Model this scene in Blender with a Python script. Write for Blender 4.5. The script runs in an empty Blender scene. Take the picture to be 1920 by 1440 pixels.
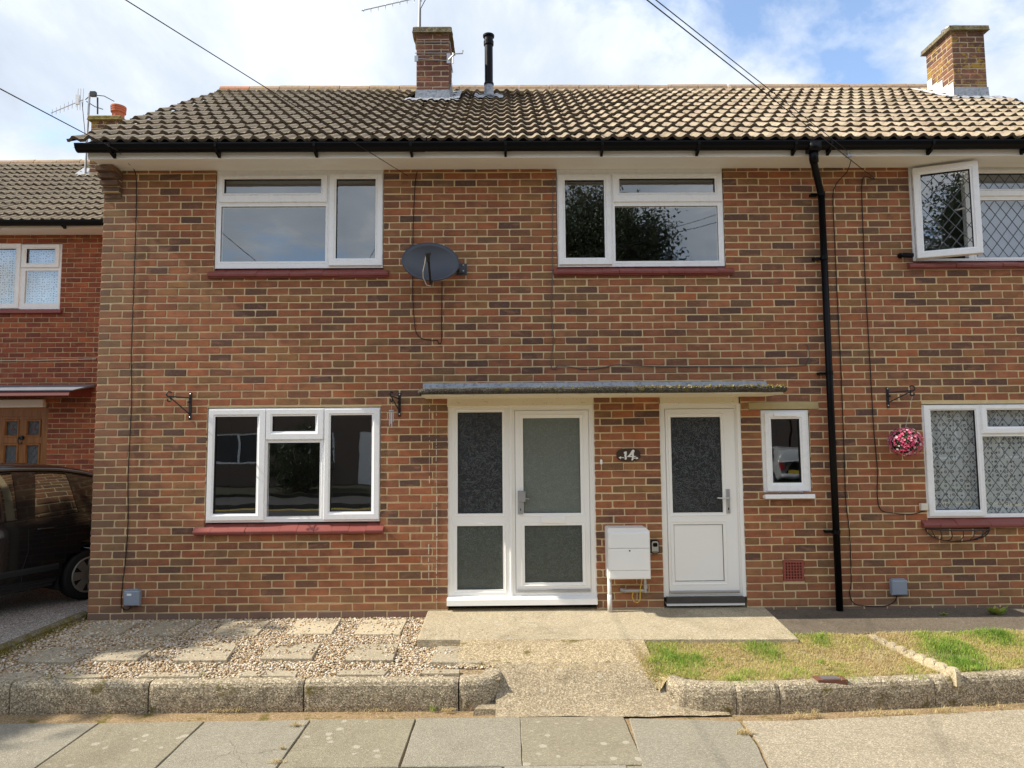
import bpy, math, random
import numpy as np
from mathutils import Vector, Matrix, noise as mnoise

RNG = random.Random(14)
NR = np.random.RandomState(14)
scene = bpy.context.scene
COL = scene.collection

# ------------------------------------------------------------------ camera
CAM = Vector((0.0, -7.0407, 1.7786))
PITCH, YAW, ROLL, FPX = 0.079184, 0.0093987, -0.0078076, 1290.0
fwd = Vector((math.sin(YAW) * math.cos(PITCH), math.cos(YAW) * math.cos(PITCH), math.sin(PITCH)))
r0 = Vector((math.cos(YAW), -math.sin(YAW), 0.0))
u0 = r0.cross(fwd)
rgt = r0 * math.cos(ROLL) + u0 * math.sin(ROLL)
upv = -r0 * math.sin(ROLL) + u0 * math.cos(ROLL)
cd = bpy.data.cameras.new('camera')
cd.sensor_fit = 'HORIZONTAL'
cd.sensor_width = 36.0
cd.lens = 36.0 * FPX / 1920.0
cd.clip_start = 0.05
cd.clip_end = 3000
cam = bpy.data.objects.new('camera', cd)
COL.objects.link(cam)
M = Matrix.Identity(4)
for i in range(3):
    M[i][0] = rgt[i]; M[i][1] = upv[i]; M[i][2] = -fwd[i]; M[i][3] = CAM[i]
cam.matrix_world = M
scene.camera = cam

# ------------------------------------------------------------------ sun direction, sky, exposure
TO_SUN = Vector((-1.06, -0.088, 1.0)).normalized()
SUN_EL = math.asin(TO_SUN.z)
SUN_AZ = math.atan2(TO_SUN.x, TO_SUN.y)          # clockwise from +Y
world = bpy.data.worlds.new('World')
scene.world = world
world.use_nodes = True
wt = world.node_tree
wt.nodes.clear()
def wn(t, **k):
    n = wt.nodes.new(t)
    for a, b in k.items():
        setattr(n, a, b)
    return n
def wl(a, b):
    wt.links.new(a, b)
def wmath(op, a, b=None, clamp=False):
    n = wn('ShaderNodeMath', operation=op, use_clamp=clamp)
    for i, v in enumerate((a, b)):
        if v is None: continue
        if isinstance(v, (int, float)): n.inputs[i].default_value = v
        else: wl(v, n.inputs[i])
    return n.outputs[0]
def wramp(fac, stops):
    n = wn('ShaderNodeValToRGB')
    cr = n.color_ramp
    while len(cr.elements) > 1: cr.elements.remove(cr.elements[-1])
    cr.elements[0].position, cr.elements[0].color = stops[0][0], stops[0][1]
    for p, c in stops[1:]:
        e = cr.elements.new(p); e.color = c
    wl(fac, n.inputs[0])
    return n.outputs[0]
SKY_STRENGTH = 0.15
nsky = wn('ShaderNodeTexSky', sky_type='NISHITA', sun_disc=False, sun_elevation=SUN_EL,
          sun_rotation=SUN_AZ % (2 * math.pi), air_density=1.0, dust_density=0.6, ozone_density=1.5)
tcw = wn('ShaderNodeTexCoord')
sep = wn('ShaderNodeSeparateXYZ'); wl(tcw.outputs['Generated'], sep.inputs[0])
zz = wmath('ADD', wmath('MAXIMUM', sep.outputs[2], 0.0), 0.30)
cmb = wn('ShaderNodeCombineXYZ')
wl(wmath('DIVIDE', sep.outputs[0], zz), cmb.inputs[0])
wl(wmath('DIVIDE', sep.outputs[1], zz), cmb.inputs[1])
CLOUD_OFF = (-21.07, 46.15, 0.0)
def wnoise(scale, off, detail=8, rough=0.58, dist=0.3):
    mp = wn('ShaderNodeMapping'); wl(cmb.outputs[0], mp.inputs[0]); mp.inputs['Location'].default_value = off
    n = wn('ShaderNodeTexNoise'); wl(mp.outputs[0], n.inputs['Vector'])
    n.inputs['Scale'].default_value = scale; n.inputs['Detail'].default_value = detail
    n.inputs['Roughness'].default_value = rough; n.inputs['Distortion'].default_value = dist
    return n.outputs['Fac']
cover = wramp(wnoise(1.5, CLOUD_OFF), [(0.37, (0.05, 0.05, 0.05, 1)), (0.46, (1, 1, 1, 1))])
shade = wnoise(1.7, (3.92, 17.78, 0), 9, 0.60, 0.35)
ccol = wramp(shade, [(0.34, (0.34, 0.385, 0.455, 1)), (0.48, (0.42, 0.465, 0.53, 1)), (0.58, (0.53, 0.565, 0.615, 1)), (0.66, (0.76, 0.78, 0.80, 1)), (0.75, (1.0, 1.0, 1.0, 1))])
csc = wn('ShaderNodeVectorMath', operation='SCALE'); wl(ccol, csc.inputs[0]); csc.inputs['Scale'].default_value = 1.0 / SKY_STRENGTH
mx = wn('ShaderNodeMix', data_type='RGBA')
wl(cover, mx.inputs['Factor']); wl(nsky.outputs[0], mx.inputs['A']); wl(csc.outputs[0], mx.inputs['B'])
bg = wn('ShaderNodeBackground'); bg.inputs['Strength'].default_value = SKY_STRENGTH
wl(mx.outputs['Result'], bg.inputs[0])
wo = wn('ShaderNodeOutputWorld'); wl(bg.outputs[0], wo.inputs[0])

sl = bpy.data.lights.new('sun', 'SUN')
sl.energy = 3.6
sl.angle = math.radians(0.5)
sl.color = (1.0, 0.93, 0.80)
so = bpy.data.objects.new('sun', sl); COL.objects.link(so)
so.rotation_euler = (-TO_SUN).to_track_quat('-Z', 'Y').to_euler()
so.location = TO_SUN * 60

vs = scene.view_settings
vs.view_transform = 'Standard'
try: vs.look = 'None'
except Exception: pass
vs.gamma = 1.0
vs.use_curve_mapping = False
vs.exposure = 0.97
scene.render.engine = 'CYCLES'
scene.cycles.use_denoising = True
scene.cycles.max_bounces = 8
scene.cycles.diffuse_bounces = 4
scene.cycles.transparent_max_bounces = 16
scene.cycles.caustics_reflective = False
scene.cycles.caustics_refractive = False

# ------------------------------------------------------------------ rays through picture points onto real planes
def _ray(px, py):
    return fwd + rgt * ((px - 960) / FPX) + upv * ((720 - py) / FPX)
def F(px, py, Y=0.0):
    d = _ray(px, py); t = (Y - CAM.y) / d.y
    p = CAM + d * t
    return p.x, p.z
def G(px, py, Z=0.0):
    d = _ray(px, py); t = (Z - CAM.z) / d.z
    p = CAM + d * t
    return p.x, p.y

# ------------------------------------------------------------------ object helpers
def link(o, parent=None):
    COL.objects.link(o)
    if parent is not None: o.parent = parent
    return o
def tag(o, label=None, cat=None, group=None, kind=None):
    if label: o['label'] = label
    if cat: o['category'] = cat
    if group: o['group'] = group
    if kind: o['kind'] = kind
    return o
def thing(name, label, cat, loc=(0, 0, 0), rz=0.0, group=None):
    o = bpy.data.objects.new(name, None)
    o.empty_display_size = 0.1
    o.location = loc; o.rotation_euler = (0, 0, rz)
    link(o)
    return tag(o, label, cat, group)

class MB:
    """gathers polygons, then links them as one mesh object"""
    def __init__(s): s.v = []; s.f = []; s.m = []; s.t = []
    def add(s, vs, fs, m=0, t=0.0):
        b = len(s.v); s.v += [tuple(p) for p in vs]
        for f in fs: s.f.append(tuple(i + b for i in f)); s.m.append(m); s.t.append(t)
    def quad(s, a, b, c, d, m=0, t=0.0): s.add([a, b, c, d], [(0, 1, 2, 3)], m, t)
    def box(s, x0, x1, y0, y1, z0, z1, m=0, t=0.0):
        s.add([(x0, y0, z0), (x1, y0, z0), (x1, y1, z0), (x0, y1, z0), (x0, y0, z1), (x1, y0, z1), (x1, y1, z1), (x0, y1, z1)],
              [(3, 2, 1, 0), (4, 5, 6, 7), (0, 1, 5, 4), (1, 2, 6, 5), (2, 3, 7, 6), (3, 0, 4, 7)], m, t)
    def bbox(s, x0, x1, y0, y1, z0, z1, b=0.006, m=0):
        """box with chamfered edges on the -Y face"""
        s.add([(x0, y1, z0), (x1, y1, z0), (x1, y1, z1), (x0, y1, z1),
               (x0, y0 + b, z0), (x1, y0 + b, z0), (x1, y0 + b, z1), (x0, y0 + b, z1),
               (x0 + b, y0, z0 + b), (x1 - b, y0, z0 + b), (x1 - b, y0, z1 - b), (x0 + b, y0, z1 - b)],
              [(3, 2, 1, 0), (0, 1, 5, 4), (1, 2, 6, 5), (2, 3, 7, 6), (3, 0, 4, 7),
               (4, 5, 9, 8), (5, 6, 10, 9), (6, 7, 11, 10), (7, 4, 8, 11), (8, 9, 10, 11)], m)
    def prism(s, pts, z0, z1, m=0):
        """vertical prism over a counter-clockwise outline in x, y"""
        n = len(pts)
        s.add([(p[0], p[1], z0) for p in pts] + [(p[0], p[1], z1) for p in pts],
              [tuple(range(n - 1, -1, -1)), tuple(range(n, 2 * n))] + [(i, (i + 1) % n, n + (i + 1) % n, n + i) for i in range(n)], m)
    def prismy(s, pts, y0, y1, m=0):
        """prism along Y over an outline in x, z (counter-clockwise seen from -Y)"""
        n = len(pts)
        s.add([(p[0], y0, p[1]) for p in pts] + [(p[0], y1, p[1]) for p in pts],
              [tuple(range(n)), tuple(range(2 * n - 1, n - 1, -1))] + [(i, n + i, n + (i + 1) % n, (i + 1) % n) for i in range(n)], m)
    def prismx(s, pts, x0, x1, m=0):
        """prism along X over an outline in y, z"""
        n = len(pts)
        s.add([(x0, p[0], p[1]) for p in pts] + [(x1, p[0], p[1]) for p in pts],
              [tuple(range(n - 1, -1, -1)), tuple(range(n, 2 * n))] + [(i, (i + 1) % n, n + (i + 1) % n, n + i) for i in range(n)], m)
    def tube(s, pts, r, n=6, m=0, cap=True, t=0.0):
        pts = [Vector(p) for p in pts]
        rs = r if isinstance(r, (list, tuple)) else [r] * len(pts)
        base = len(s.v); k = len(pts); prev = None
        for i, p in enumerate(pts):
            d = (pts[min(i + 1, k - 1)] - pts[max(i - 1, 0)]).normalized()
            a = prev if prev is not None else (Vector((0, 0, 1)) if abs(d.z) < 0.9 else Vector((0, -1, 0)))
            a = (a - d * a.dot(d))
            if a.length < 1e-5: a = Vector((1, 0, 0)) - d * d.x
            a.normalize(); b = d.cross(a); prev = a
            for j in range(n):
                q = p + (a * math.cos(2 * math.pi * j / n) + b * math.sin(2 * math.pi * j / n)) * rs[i]
                s.v.append(tuple(q))
        for i in range(k - 1):
            for j in range(n):
                s.f.append((base + i * n + j, base + i * n + (j + 1) % n, base + (i + 1) * n + (j + 1) % n, base + (i + 1) * n + j)); s.m.append(m); s.t.append(t)
        if cap:
            s.f.append(tuple(base + j for j in range(n - 1, -1, -1))); s.m.append(m); s.t.append(t)
            s.f.append(tuple(base + (k - 1) * n + j for j in range(n))); s.m.append(m); s.t.append(t)
    def lathe(s, prof, c=(0, 0, 0), axis='z', n=16, m=0):
        """prof: (radius, height) pairs"""
        base = len(s.v)
        for r, h in prof:
            for j in range(n):
                a = 2 * math.pi * j / n
                if axis == 'z': p = (c[0] + r * math.cos(a), c[1] + r * math.sin(a), c[2] + h)
                else: p = (c[0] + r * math.cos(a), c[1] - h, c[2] + r * math.sin(a))
                s.v.append(p)
        for i in range(len(prof) - 1):
            for j in range(n):
                s.f.append((base + i * n + j, base + i * n + (j + 1) % n, base + (i + 1) * n + (j + 1) % n, base + (i + 1) * n + j)); s.m.append(m); s.t.append(0.0)
        s.f.append(tuple(base + j for j in range(n - 1, -1, -1))); s.m.append(m); s.t.append(0.0)
        s.f.append(tuple(base + (len(prof) - 1) * n + j for j in range(n))); s.m.append(m); s.t.append(0.0)
    def ring(s, x0, x1, z0, z1, prof, mats=None):
        """mitred rectangular frame facing -Y; prof: (inset, y) pairs from outside to inside"""
        base = len(s.v); k = len(prof)
        for t, y in prof:
            s.v += [(x0 + t, y, z0 + t), (x1 - t, y, z0 + t), (x1 - t, y, z1 - t), (x0 + t, y, z1 - t)]
        for i in range(k - 1):
            for j in range(4):
                a = base + 4 * i + j; b = base + 4 * i + (j + 1) % 4
                s.f.append((a, b, b + 4, a + 4)); s.m.append(mats[i] if mats else 0); s.t.append(0.0)
    def mesh(s, name, mats=(), smooth=False, tint=False):
        me = bpy.data.meshes.new(name)
        me.from_pydata(s.v, [], s.f)
        for m in (mats if isinstance(mats, (list, tuple)) else [mats]): me.materials.append(m)
        if any(s.m): me.polygons.foreach_set('material_index', s.m)
        if smooth: me.polygons.foreach_set('use_smooth', [True] * len(s.f))
        if tint:
            a = me.attributes.new('tint', 'FLOAT', 'FACE'); a.data.foreach_set('value', s.t)
        me.update()
        return me
    def build(s, name, mats=(), parent=None, smooth=False, tint=False, loc=None):
        o = bpy.data.objects.new(name, s.mesh(name, mats, smooth, tint))
        if loc: o.location = loc
        return link(o, parent)

def bigmesh(name, verts, tris, mat, tint=None, smooth=False):
    me = bpy.data.meshes.new(name)
    nv, nt = len(verts), len(tris)
    me.vertices.add(nv); me.vertices.foreach_set('co', np.ascontiguousarray(verts, dtype=np.float32).ravel())
    me.loops.add(nt * 3); me.loops.foreach_set('vertex_index', np.ascontiguousarray(tris, dtype=np.int32).ravel())
    me.polygons.add(nt); me.polygons.foreach_set('loop_start', np.arange(0, nt * 3, 3, dtype=np.int32))
    if smooth: me.polygons.foreach_set('use_smooth', np.ones(nt, dtype=bool))
    me.update(calc_edges=True)
    me.validate()
    if tint is not None:
        a = me.attributes.new('tint', 'FLOAT', 'FACE'); a.data.foreach_set('value', np.ascontiguousarray(tint, dtype=np.float32))
    me.materials.append(mat)
    return bpy.data.objects.new(name, me)

# ------------------------------------------------------------------ materials
def rgba(c): return (c[0], c[1], c[2], 1.0)
class NM:
    def __init__(s, name):
        s.mat = bpy.data.materials.new(name); s.mat.use_nodes = True
        s.t = s.mat.node_tree; s.t.nodes.clear()
        s.out = s.n('ShaderNodeOutputMaterial')
        s._pos = None
    def n(s, typ, **k):
        nd = s.t.nodes.new(typ)
        for a, b in k.items(): setattr(nd, a, b)
        return nd
    def l(s, a, b): s.t.links.new(a, b)
    def pos(s):
        if s._pos is None: s._pos = s.n('ShaderNodeNewGeometry').outputs['Position']
        return s._pos
    def obj(s): return s.n('ShaderNodeTexCoord').outputs['Object']
    def noise(s, scale, detail=4, rough=0.55, vec=None, dist=0.0, stretch=None):
        v = vec if vec is not None else s.pos()
        if stretch:
            mp = s.n('ShaderNodeMapping'); s.l(v, mp.inputs[0]); mp.inputs['Scale'].default_value = stretch; v = mp.outputs[0]
        nd = s.n('ShaderNodeTexNoise'); s.l(v, nd.inputs['Vector'])
        nd.inputs['Scale'].default_value = scale; nd.inputs['Detail'].default_value = detail
        nd.inputs['Roughness'].default_value = rough; nd.inputs['Distortion'].default_value = dist
        return nd.outputs['Fac']
    def voro(s, scale, vec=None, feature='F1', out='Distance', rand=1.0):
        nd = s.n('ShaderNodeTexVoronoi', feature=feature); s.l(vec if vec is not None else s.pos(), nd.inputs['Vector'])
        nd.inputs['Scale'].default_value = scale; nd.inputs['Randomness'].default_value = rand
        return nd.outputs[out]
    def ramp(s, fac, stops, interp='LINEAR'):
        nd = s.n('ShaderNodeValToRGB'); cr = nd.color_ramp; cr.interpolation = interp
        while len(cr.elements) > 1: cr.elements.remove(cr.elements[-1])
        def cc(c): return (c, c, c, 1.0) if isinstance(c, (int, float)) else rgba(c)
        cr.elements[0].position, cr.elements[0].color = stops[0][0], cc(stops[0][1])
        for p, c in stops[1:]:
            e = cr.elements.new(p); e.color = cc(c)
        s.l(fac, nd.inputs[0]); return nd.outputs[0]
    def math(s, op, a, b=None, clamp=False):
        nd = s.n('ShaderNodeMath', operation=op, use_clamp=clamp)
        for i, v in enumerate((a, b)):
            if v is None: continue
            if isinstance(v, (int, float)): nd.inputs[i].default_value = v
            else: s.l(v, nd.inputs[i])
        return nd.outputs[0]
    def mix(s, fac, a, b, blend='MIX'):
        nd = s.n('ShaderNodeMix', data_type='RGBA', blend_type=blend)
        for k, v in (('Factor', fac), ('A', a), ('B', b)):
            if isinstance(v, (int, float)): nd.inputs[k].default_value = v if k == 'Factor' else (v, v, v, 1)
            elif isinstance(v, tuple): nd.inputs[k].default_value = rgba(v)
            else: s.l(v, nd.inputs[k])
        return nd.outputs['Result']
    def bump(s, h, strength=0.3, dist=0.01):
        nd = s.n('ShaderNodeBump'); nd.inputs['Strength'].default_value = strength; nd.inputs['Distance'].default_value = dist
        s.l(h, nd.inputs['Height']); return nd.outputs[0]
    def attr(s, name='tint'):
        return s.n('ShaderNodeAttribute', attribute_name=name).outputs['Fac']
    def rand(s): return s.n('ShaderNodeObjectInfo').outputs['Random']
    def bsdf(s, color, rough=0.8, spec=0.3, metal=0.0, bump=None, coat=0.0, sss=None):
        nd = s.n('ShaderNodeBsdfPrincipled')
        for k, v in (('Base Color', color), ('Roughness', rough), ('Metallic', metal), ('Specular IOR Level', spec), ('Coat Weight', coat)):
            if isinstance(v, tuple): nd.inputs[k].default_value = rgba(v)
            elif isinstance(v, (int, float)): nd.inputs[k].default_value = v
            else: s.l(v, nd.inputs[k])
        if bump is not None: s.l(bump, nd.inputs['Normal'])
        return nd
    def done(s, nd):
        s.l(nd.outputs[0], s.out.inputs[0]); return s.mat

def plain(name, color, rough=0.6, spec=0.4, metal=0.0, var=0.12, scale=6.0, bumpy=0.0, coat=0.0):
    """a plain material with soft grain"""
    m = NM(name)
    k = m.noise(scale, 5, 0.6)
    c = m.mix(k, tuple(x * (1 - var) for x in color), tuple(min(1, x * (1 + var)) for x in color))
    r = m.math('MULTIPLY_ADD', k, 0.2); r.node.inputs[2].default_value = rough - 0.1
    b = m.bump(m.noise(scale * 30, 3), bumpy, 0.004) if bumpy else None
    return m.done(m.bsdf(c, r, spec, metal, b, coat))

BRICK_STOPS = [(0.03, (0.105, 0.060, 0.048)), (0.08, (0.152, 0.075, 0.050)), (0.15, (0.222, 0.094, 0.053)), (0.25, (0.302, 0.108, 0.053)),
               (0.40, (0.378, 0.125, 0.056)), (0.54, (0.349, 0.139, 0.068)), (0.65, (0.290, 0.132, 0.056)), (0.74, (0.437, 0.136, 0.053)),
               (0.80, (0.413, 0.167, 0.086)), (0.87, (0.332, 0.164, 0.064)), (0.94, (0.250, 0.132, 0.056)), (1.0, (0.163, 0.094, 0.059))]
RED_STOPS = [(0.0, (0.15, 0.04, 0.028)), (0.2, (0.25, 0.055, 0.032)), (0.5, (0.30, 0.068, 0.036)), (0.8, (0.34, 0.085, 0.042)), (0.95, (0.46, 0.12, 0.045)), (1.0, (0.20, 0.06, 0.04))]
def brick_mat(name, stuff, stops, lichen=0.0, house=True):
    m = NM(name)
    t = m.attr() if stuff else m.rand()
    big = m.noise(0.55, 3, 0.5)
    patch = m.noise(2.2, 3, 0.55)
    base = m.ramp(t, stops)
    fine = m.noise(38, 6, 0.65)
    blot = m.noise(9, 4, 0.6, dist=0.6)
    c = m.mix(m.math('MULTIPLY', m.ramp(blot, [(0.35, 0.0), (0.66, 1.0)]), 0.55), base, m.mix(0.6, base, (0.115, 0.062, 0.048)))
    kiln = m.noise(5.5, 4, 0.6, stretch=(1.0, 1.0, 2.2), dist=0.4)
    c = m.mix(m.math('MULTIPLY', m.ramp(kiln, [(0.50, 0.0), (0.66, 1.0)]), 0.42), c, (0.115, 0.062, 0.046))
    c = m.mix(m.math('MULTIPLY', m.ramp(kiln, [(0.34, 1.0), (0.46, 0.0)]), 0.38), c, (0.43, 0.19, 0.10))
    c = m.mix(m.math('MULTIPLY', m.ramp(fine, [(0.45, 0.0), (0.72, 1.0)]), 0.32), c, m.mix(0.5, c, (0.46, 0.25, 0.15)))
    c = m.mix(m.ramp(patch, [(0.45, 0.0), (0.75, 0.20)]), c, (0.29, 0.165, 0.080))
    if house:
        stk = m.math('MULTIPLY', m.ramp(m.noise(3.0, 4, 0.6, stretch=(5.0, 1.0, 0.35)), [(0.54, 0.0), (0.72, 1.0)]), 0.38)
        c = m.mix(stk, c, m.mix(0.35, c, (0.07, 0.05, 0.04)))
        pal = m.math('MULTIPLY', m.ramp(m.noise(2.4, 5, 0.65, stretch=(2.6, 1.0, 0.8)), [(0.62, 0.0), (0.76, 1.0)]), 0.18)
        c = m.mix(pal, c, (0.50, 0.37, 0.24))
        sx = m.n('ShaderNodeSeparateXYZ'); m.l(m.pos(), sx.inputs[0])
        # weathered grey-olive bricks at the free corner
        cor = m.math('ADD', m.math('MULTIPLY', sx.outputs[0], -1.6), m.math('MULTIPLY', patch, 1.2))
        c = m.mix(m.math('MULTIPLY', m.ramp(m.math('SUBTRACT', cor, 6.2), [(0.0, 0.0), (1.0, 1.0)]), 0.38), c, m.mix(m.noise(5, 3), (0.175, 0.125, 0.092), (0.275, 0.200, 0.120)))
        # buff splash band near the ground
        low = m.ramp(m.math('ADD', sx.outputs[2], m.math('MULTIPLY', patch, 0.5)), [(0.25, 0.55), (0.75, 0.0)])
        c = m.mix(low, c, m.mix(0.55, c, (0.38, 0.20, 0.10)))
        foot = m.ramp(sx.outputs[2], [(0.070, 1.0), (0.078, 0.0)])
        c = m.mix(m.math('MULTIPLY', foot, 0.75), c, (0.185, 0.13, 0.105))
        # pale pitting and lime specks
    sp = m.ramp(m.noise(120, 2, 0.5), [(0.70, 0.0), (0.76, 1.0)])
    spm = m.math('MULTIPLY', sp, m.ramp(m.noise(1.7, 2), [(0.5, 0.0), (0.75, 0.7)]))
    c = m.mix(spm, c, (0.62, 0.52, 0.40))
    if lichen > 0:
        lm = m.ramp(m.noise(8.5, 5, 0.62, dist=0.8), [(0.61 - lichen * 0.1, 0.0), (0.66 - lichen * 0.1, 1.0)])
        c = m.mix(m.math('MULTIPLY', lm, 0.85), c, m.ramp(m.noise(60, 3), [(0.3, (0.24, 0.15, 0.03)), (0.7, (0.42, 0.27, 0.05))]))
    h = m.math('ADD', m.math('MULTIPLY', m.noise(70, 5, 0.7), 0.6), m.math('MULTIPLY', m.noise(420, 2), 0.4))
    return m.done(m.bsdf(c, 0.88, 0.25, bump=m.bump(h, 0.55, 0.004)))
def mortar_mat(name, c0, c1):
    m = NM(name)
    c = m.mix(m.noise(3.2, 4), c0, c1)
    c = m.mix(m.ramp(m.noise(1.3, 4, 0.6), [(0.52, 0.0), (0.66, 0.55)]), c, tuple(x * k for x, k in zip(c0, (0.62, 0.66, 0.78))))
    c = m.mix(m.ramp(m.noise(14, 3), [(0.5, 0.0), (0.8, 0.35)]), c, tuple(x * 0.55 for x in c0))
    c = m.mix(m.ramp(m.noise(150, 3), [(0.35, 0.45), (0.6, 0.0)]), c, tuple(x * 0.6 for x in c0))
    return m.done(m.bsdf(c, 0.95, 0.15, bump=m.bump(m.noise(260, 4), 0.7, 0.004)))
M_BRICK = brick_mat('brick_faces', False, BRICK_STOPS)
M_BRICKS = brick_mat('brick_faces_joined', True, BRICK_STOPS)
M_CHIM = brick_mat('chimney_brick', False, [(0.0, (0.11, 0.050, 0.042)), (0.5, (0.155, 0.058, 0.043)), (1.0, (0.20, 0.074, 0.050))], 0.22, False)
M_CHIML = brick_mat('lichened_chimney_brick', False, [(0.0, (0.085, 0.05, 0.042)), (0.5, (0.15, 0.068, 0.05)), (1.0, (0.235, 0.105, 0.062))], 0.85, False)
M_SOOTY = brick_mat('dirty_brick', False, [(0.0, (0.085, 0.062, 0.048)), (1.0, (0.15, 0.105, 0.072))], 0.0, False)
M_RBRICK = brick_mat('red_brick_faces', False, RED_STOPS, 0.0, False)
M_RBRICKS = brick_mat('red_brick_faces_joined', True, RED_STOPS, 0.0, False)
M_MORTAR = mortar_mat('sandy_mortar', (0.78, 0.61, 0.345), (0.64, 0.49, 0.28))
M_RMORTAR = mortar_mat('pale_mortar', (0.58, 0.44, 0.25), (0.48, 0.35, 0.20))
M_CMORTAR = mortar_mat('chimney_mortar', (0.62, 0.50, 0.34), (0.46, 0.35, 0.23))

def tile_mat(name, stuff):
    m = NM(name)
    t = m.attr() if stuff else m.rand()
    c = m.ramp(t, [(0.0, (0.33, 0.265, 0.185)), (0.4, (0.40, 0.325, 0.23)), (0.75, (0.44, 0.36, 0.255)), (0.9, (0.41, 0.315, 0.225)), (1.0, (0.29, 0.235, 0.165))])
    c = m.mix(m.ramp(m.noise(5, 5, 0.65), [(0.38, 0.55), (0.60, 0.0)]), c, (0.17, 0.125, 0.085))
    c = m.mix(m.ramp(m.noise(26, 5, 0.7), [(0.50, 0.0), (0.66, 0.6)]), c, (0.15, 0.11, 0.078))
    sx = m.n('ShaderNodeSeparateXYZ'); m.l(m.pos(), sx.inputs[0])
    # darker towards the gable end: shade sides of the rolls painted into the colour
    darkened = m.math('ADD', m.math('MULTIPLY', sx.outputs[0], -0.30), m.math('MULTIPLY', m.noise(1.2, 4), 1.0))
    c = m.mix(m.ramp(darkened, [(0.15, 0.0), (1.10, 0.72)]), c, m.mix(m.noise(40, 4), (0.10, 0.082, 0.062), (0.29, 0.24, 0.175)))
    lich = m.ramp(m.noise(19, 4, 0.55, dist=0.4), [(0.61, 0.0), (0.66, 1.0)])
    c = m.mix(m.math('MULTIPLY', lich, m.ramp(m.noise(1.1, 2), [(0.46, 0.0), (0.62, 0.9)])), c, (0.30, 0.245, 0.10))
    pale = m.ramp(m.noise(30, 3, 0.5), [(0.69, 0.0), (0.72, 0.7)])
    c = m.mix(pale, c, (0.55, 0.52, 0.44))
    return m.done(m.bsdf(c, 0.92, 0.2, bump=m.bump(m.noise(190, 4, 0.7), 0.6, 0.004)))
M_TILE = tile_mat('concrete_tile', False)
M_TILES = tile_mat('concrete_tile_joined', True)
M_TEDGE = plain('shade_toned_tile_edge', (0.115, 0.093, 0.07), 0.95, 0.1, var=0.4, scale=9)  # darker tile noses: their shade and some dirt put into the colour
M_BATTEN = plain('dark_underlay', (0.03, 0.026, 0.022), 0.9, 0.1)
def ridge_mat(name, a, b):
    m = NM(name)
    c = m.mix(m.noise(8, 5), a, b)
    c = m.mix(m.ramp(m.noise(22, 4, 0.6), [(0.52, 0.0), (0.62, 0.75)]), c, (0.20, 0.17, 0.12))
    c = m.mix(m.ramp(m.noise(11, 4, 0.6), [(0.60, 0.0), (0.68, 0.9)]), c, (0.42, 0.28, 0.06))
    return m.done(m.bsdf(c, 0.9, 0.2, bump=m.bump(m.noise(120, 4), 0.6, 0.005)))
M_RIDGE = ridge_mat('weathered_ridge_tile', (0.42, 0.28, 0.18), (0.34, 0.26, 0.19))
M_RIDGE_ORANGE = ridge_mat('orange_ridge_tile', (0.52, 0.23, 0.12), (0.44, 0.20, 0.11))
M_BED = plain('ridge_bedding_mortar', (0.44, 0.37, 0.25), 0.95, 0.1, var=0.3, scale=20, bumpy=0.5)

def upvc(name, c0):
    m = NM(name)
    st = m.math('MULTIPLY', m.ramp(m.noise(4.0, 5, 0.65, stretch=(9.0, 1.0, 0.6)), [(0.50, 0.0), (0.75, 1.0)]), 0.07)
    c = m.mix(st, c0, (0.52, 0.49, 0.42))
    c = m.mix(m.ramp(m.noise(70, 3, 0.6), [(0.70, 0.0), (0.78, 0.25)]), c, (0.42, 0.38, 0.32))
    return m.done(m.bsdf(c, m.ramp(m.noise(9, 4), [(0.3, 0.20), (0.7, 0.38)]), 0.5))
M_UPVC = upvc('white_plastic', (0.90, 0.90, 0.90))
M_UPVC_CREAM = NM('cream_tinged_plastic')
def _doorwhite(m):
    c = m.mix(m.noise(2.0, 3), (0.87, 0.86, 0.82), (0.91, 0.90, 0.87))
    d = m.ramp(m.noise(45, 4, 0.6), [(0.72, 0.0), (0.80, 0.4)])
    return m.done(m.bsdf(m.mix(d, c, (0.45, 0.40, 0.32)), 0.32, 0.5))
M_DOORW = _doorwhite(M_UPVC_CREAM)
M_GASKET = plain('black_gasket', (0.02, 0.02, 0.02), 0.5, 0.3)
M_SOFFIT = plain('white_soffit_board', (0.86, 0.85, 0.82), 0.45, 0.4, var=0.04, scale=1.5)
M_BLACKP = plain('black_gutter_plastic', (0.004, 0.004, 0.005), 0.36, 0.14, var=0.2)
M_IRON = plain('black_wrought_iron', (0.010, 0.010, 0.011), 0.45, 0.5)
M_CABLE = plain('black_cable', (0.016, 0.014, 0.014), 0.6, 0.3)
M_GCABLE = plain('grey_cable', (0.13, 0.12, 0.11), 0.6, 0.3)
M_WCABLE = plain('pale_cable', (0.55, 0.50, 0.40), 0.6, 0.3)
M_LEAD = NM('grey_lead')
def _lead(m):
    c = m.mix(m.noise(5, 5), (0.25, 0.27, 0.30), (0.42, 0.44, 0.475))
    c = m.mix(m.ramp(m.noise(30, 5, 0.7), [(0.50, 0.0), (0.68, 0.8)]), c, (0.12, 0.12, 0.12))
    return m.done(m.bsdf(c, 0.55, 0.4, 0.25, m.bump(m.noise(22, 4), 0.5, 0.012)))
M_LEADF = _lead(M_LEAD)
M_WHITELEAD = plain('white_streaked_flashing', (0.66, 0.66, 0.66), 0.6, 0.3, var=0.25, scale=9, bumpy=0.3)
M_SILL = NM('red_painted_sill')
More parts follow.
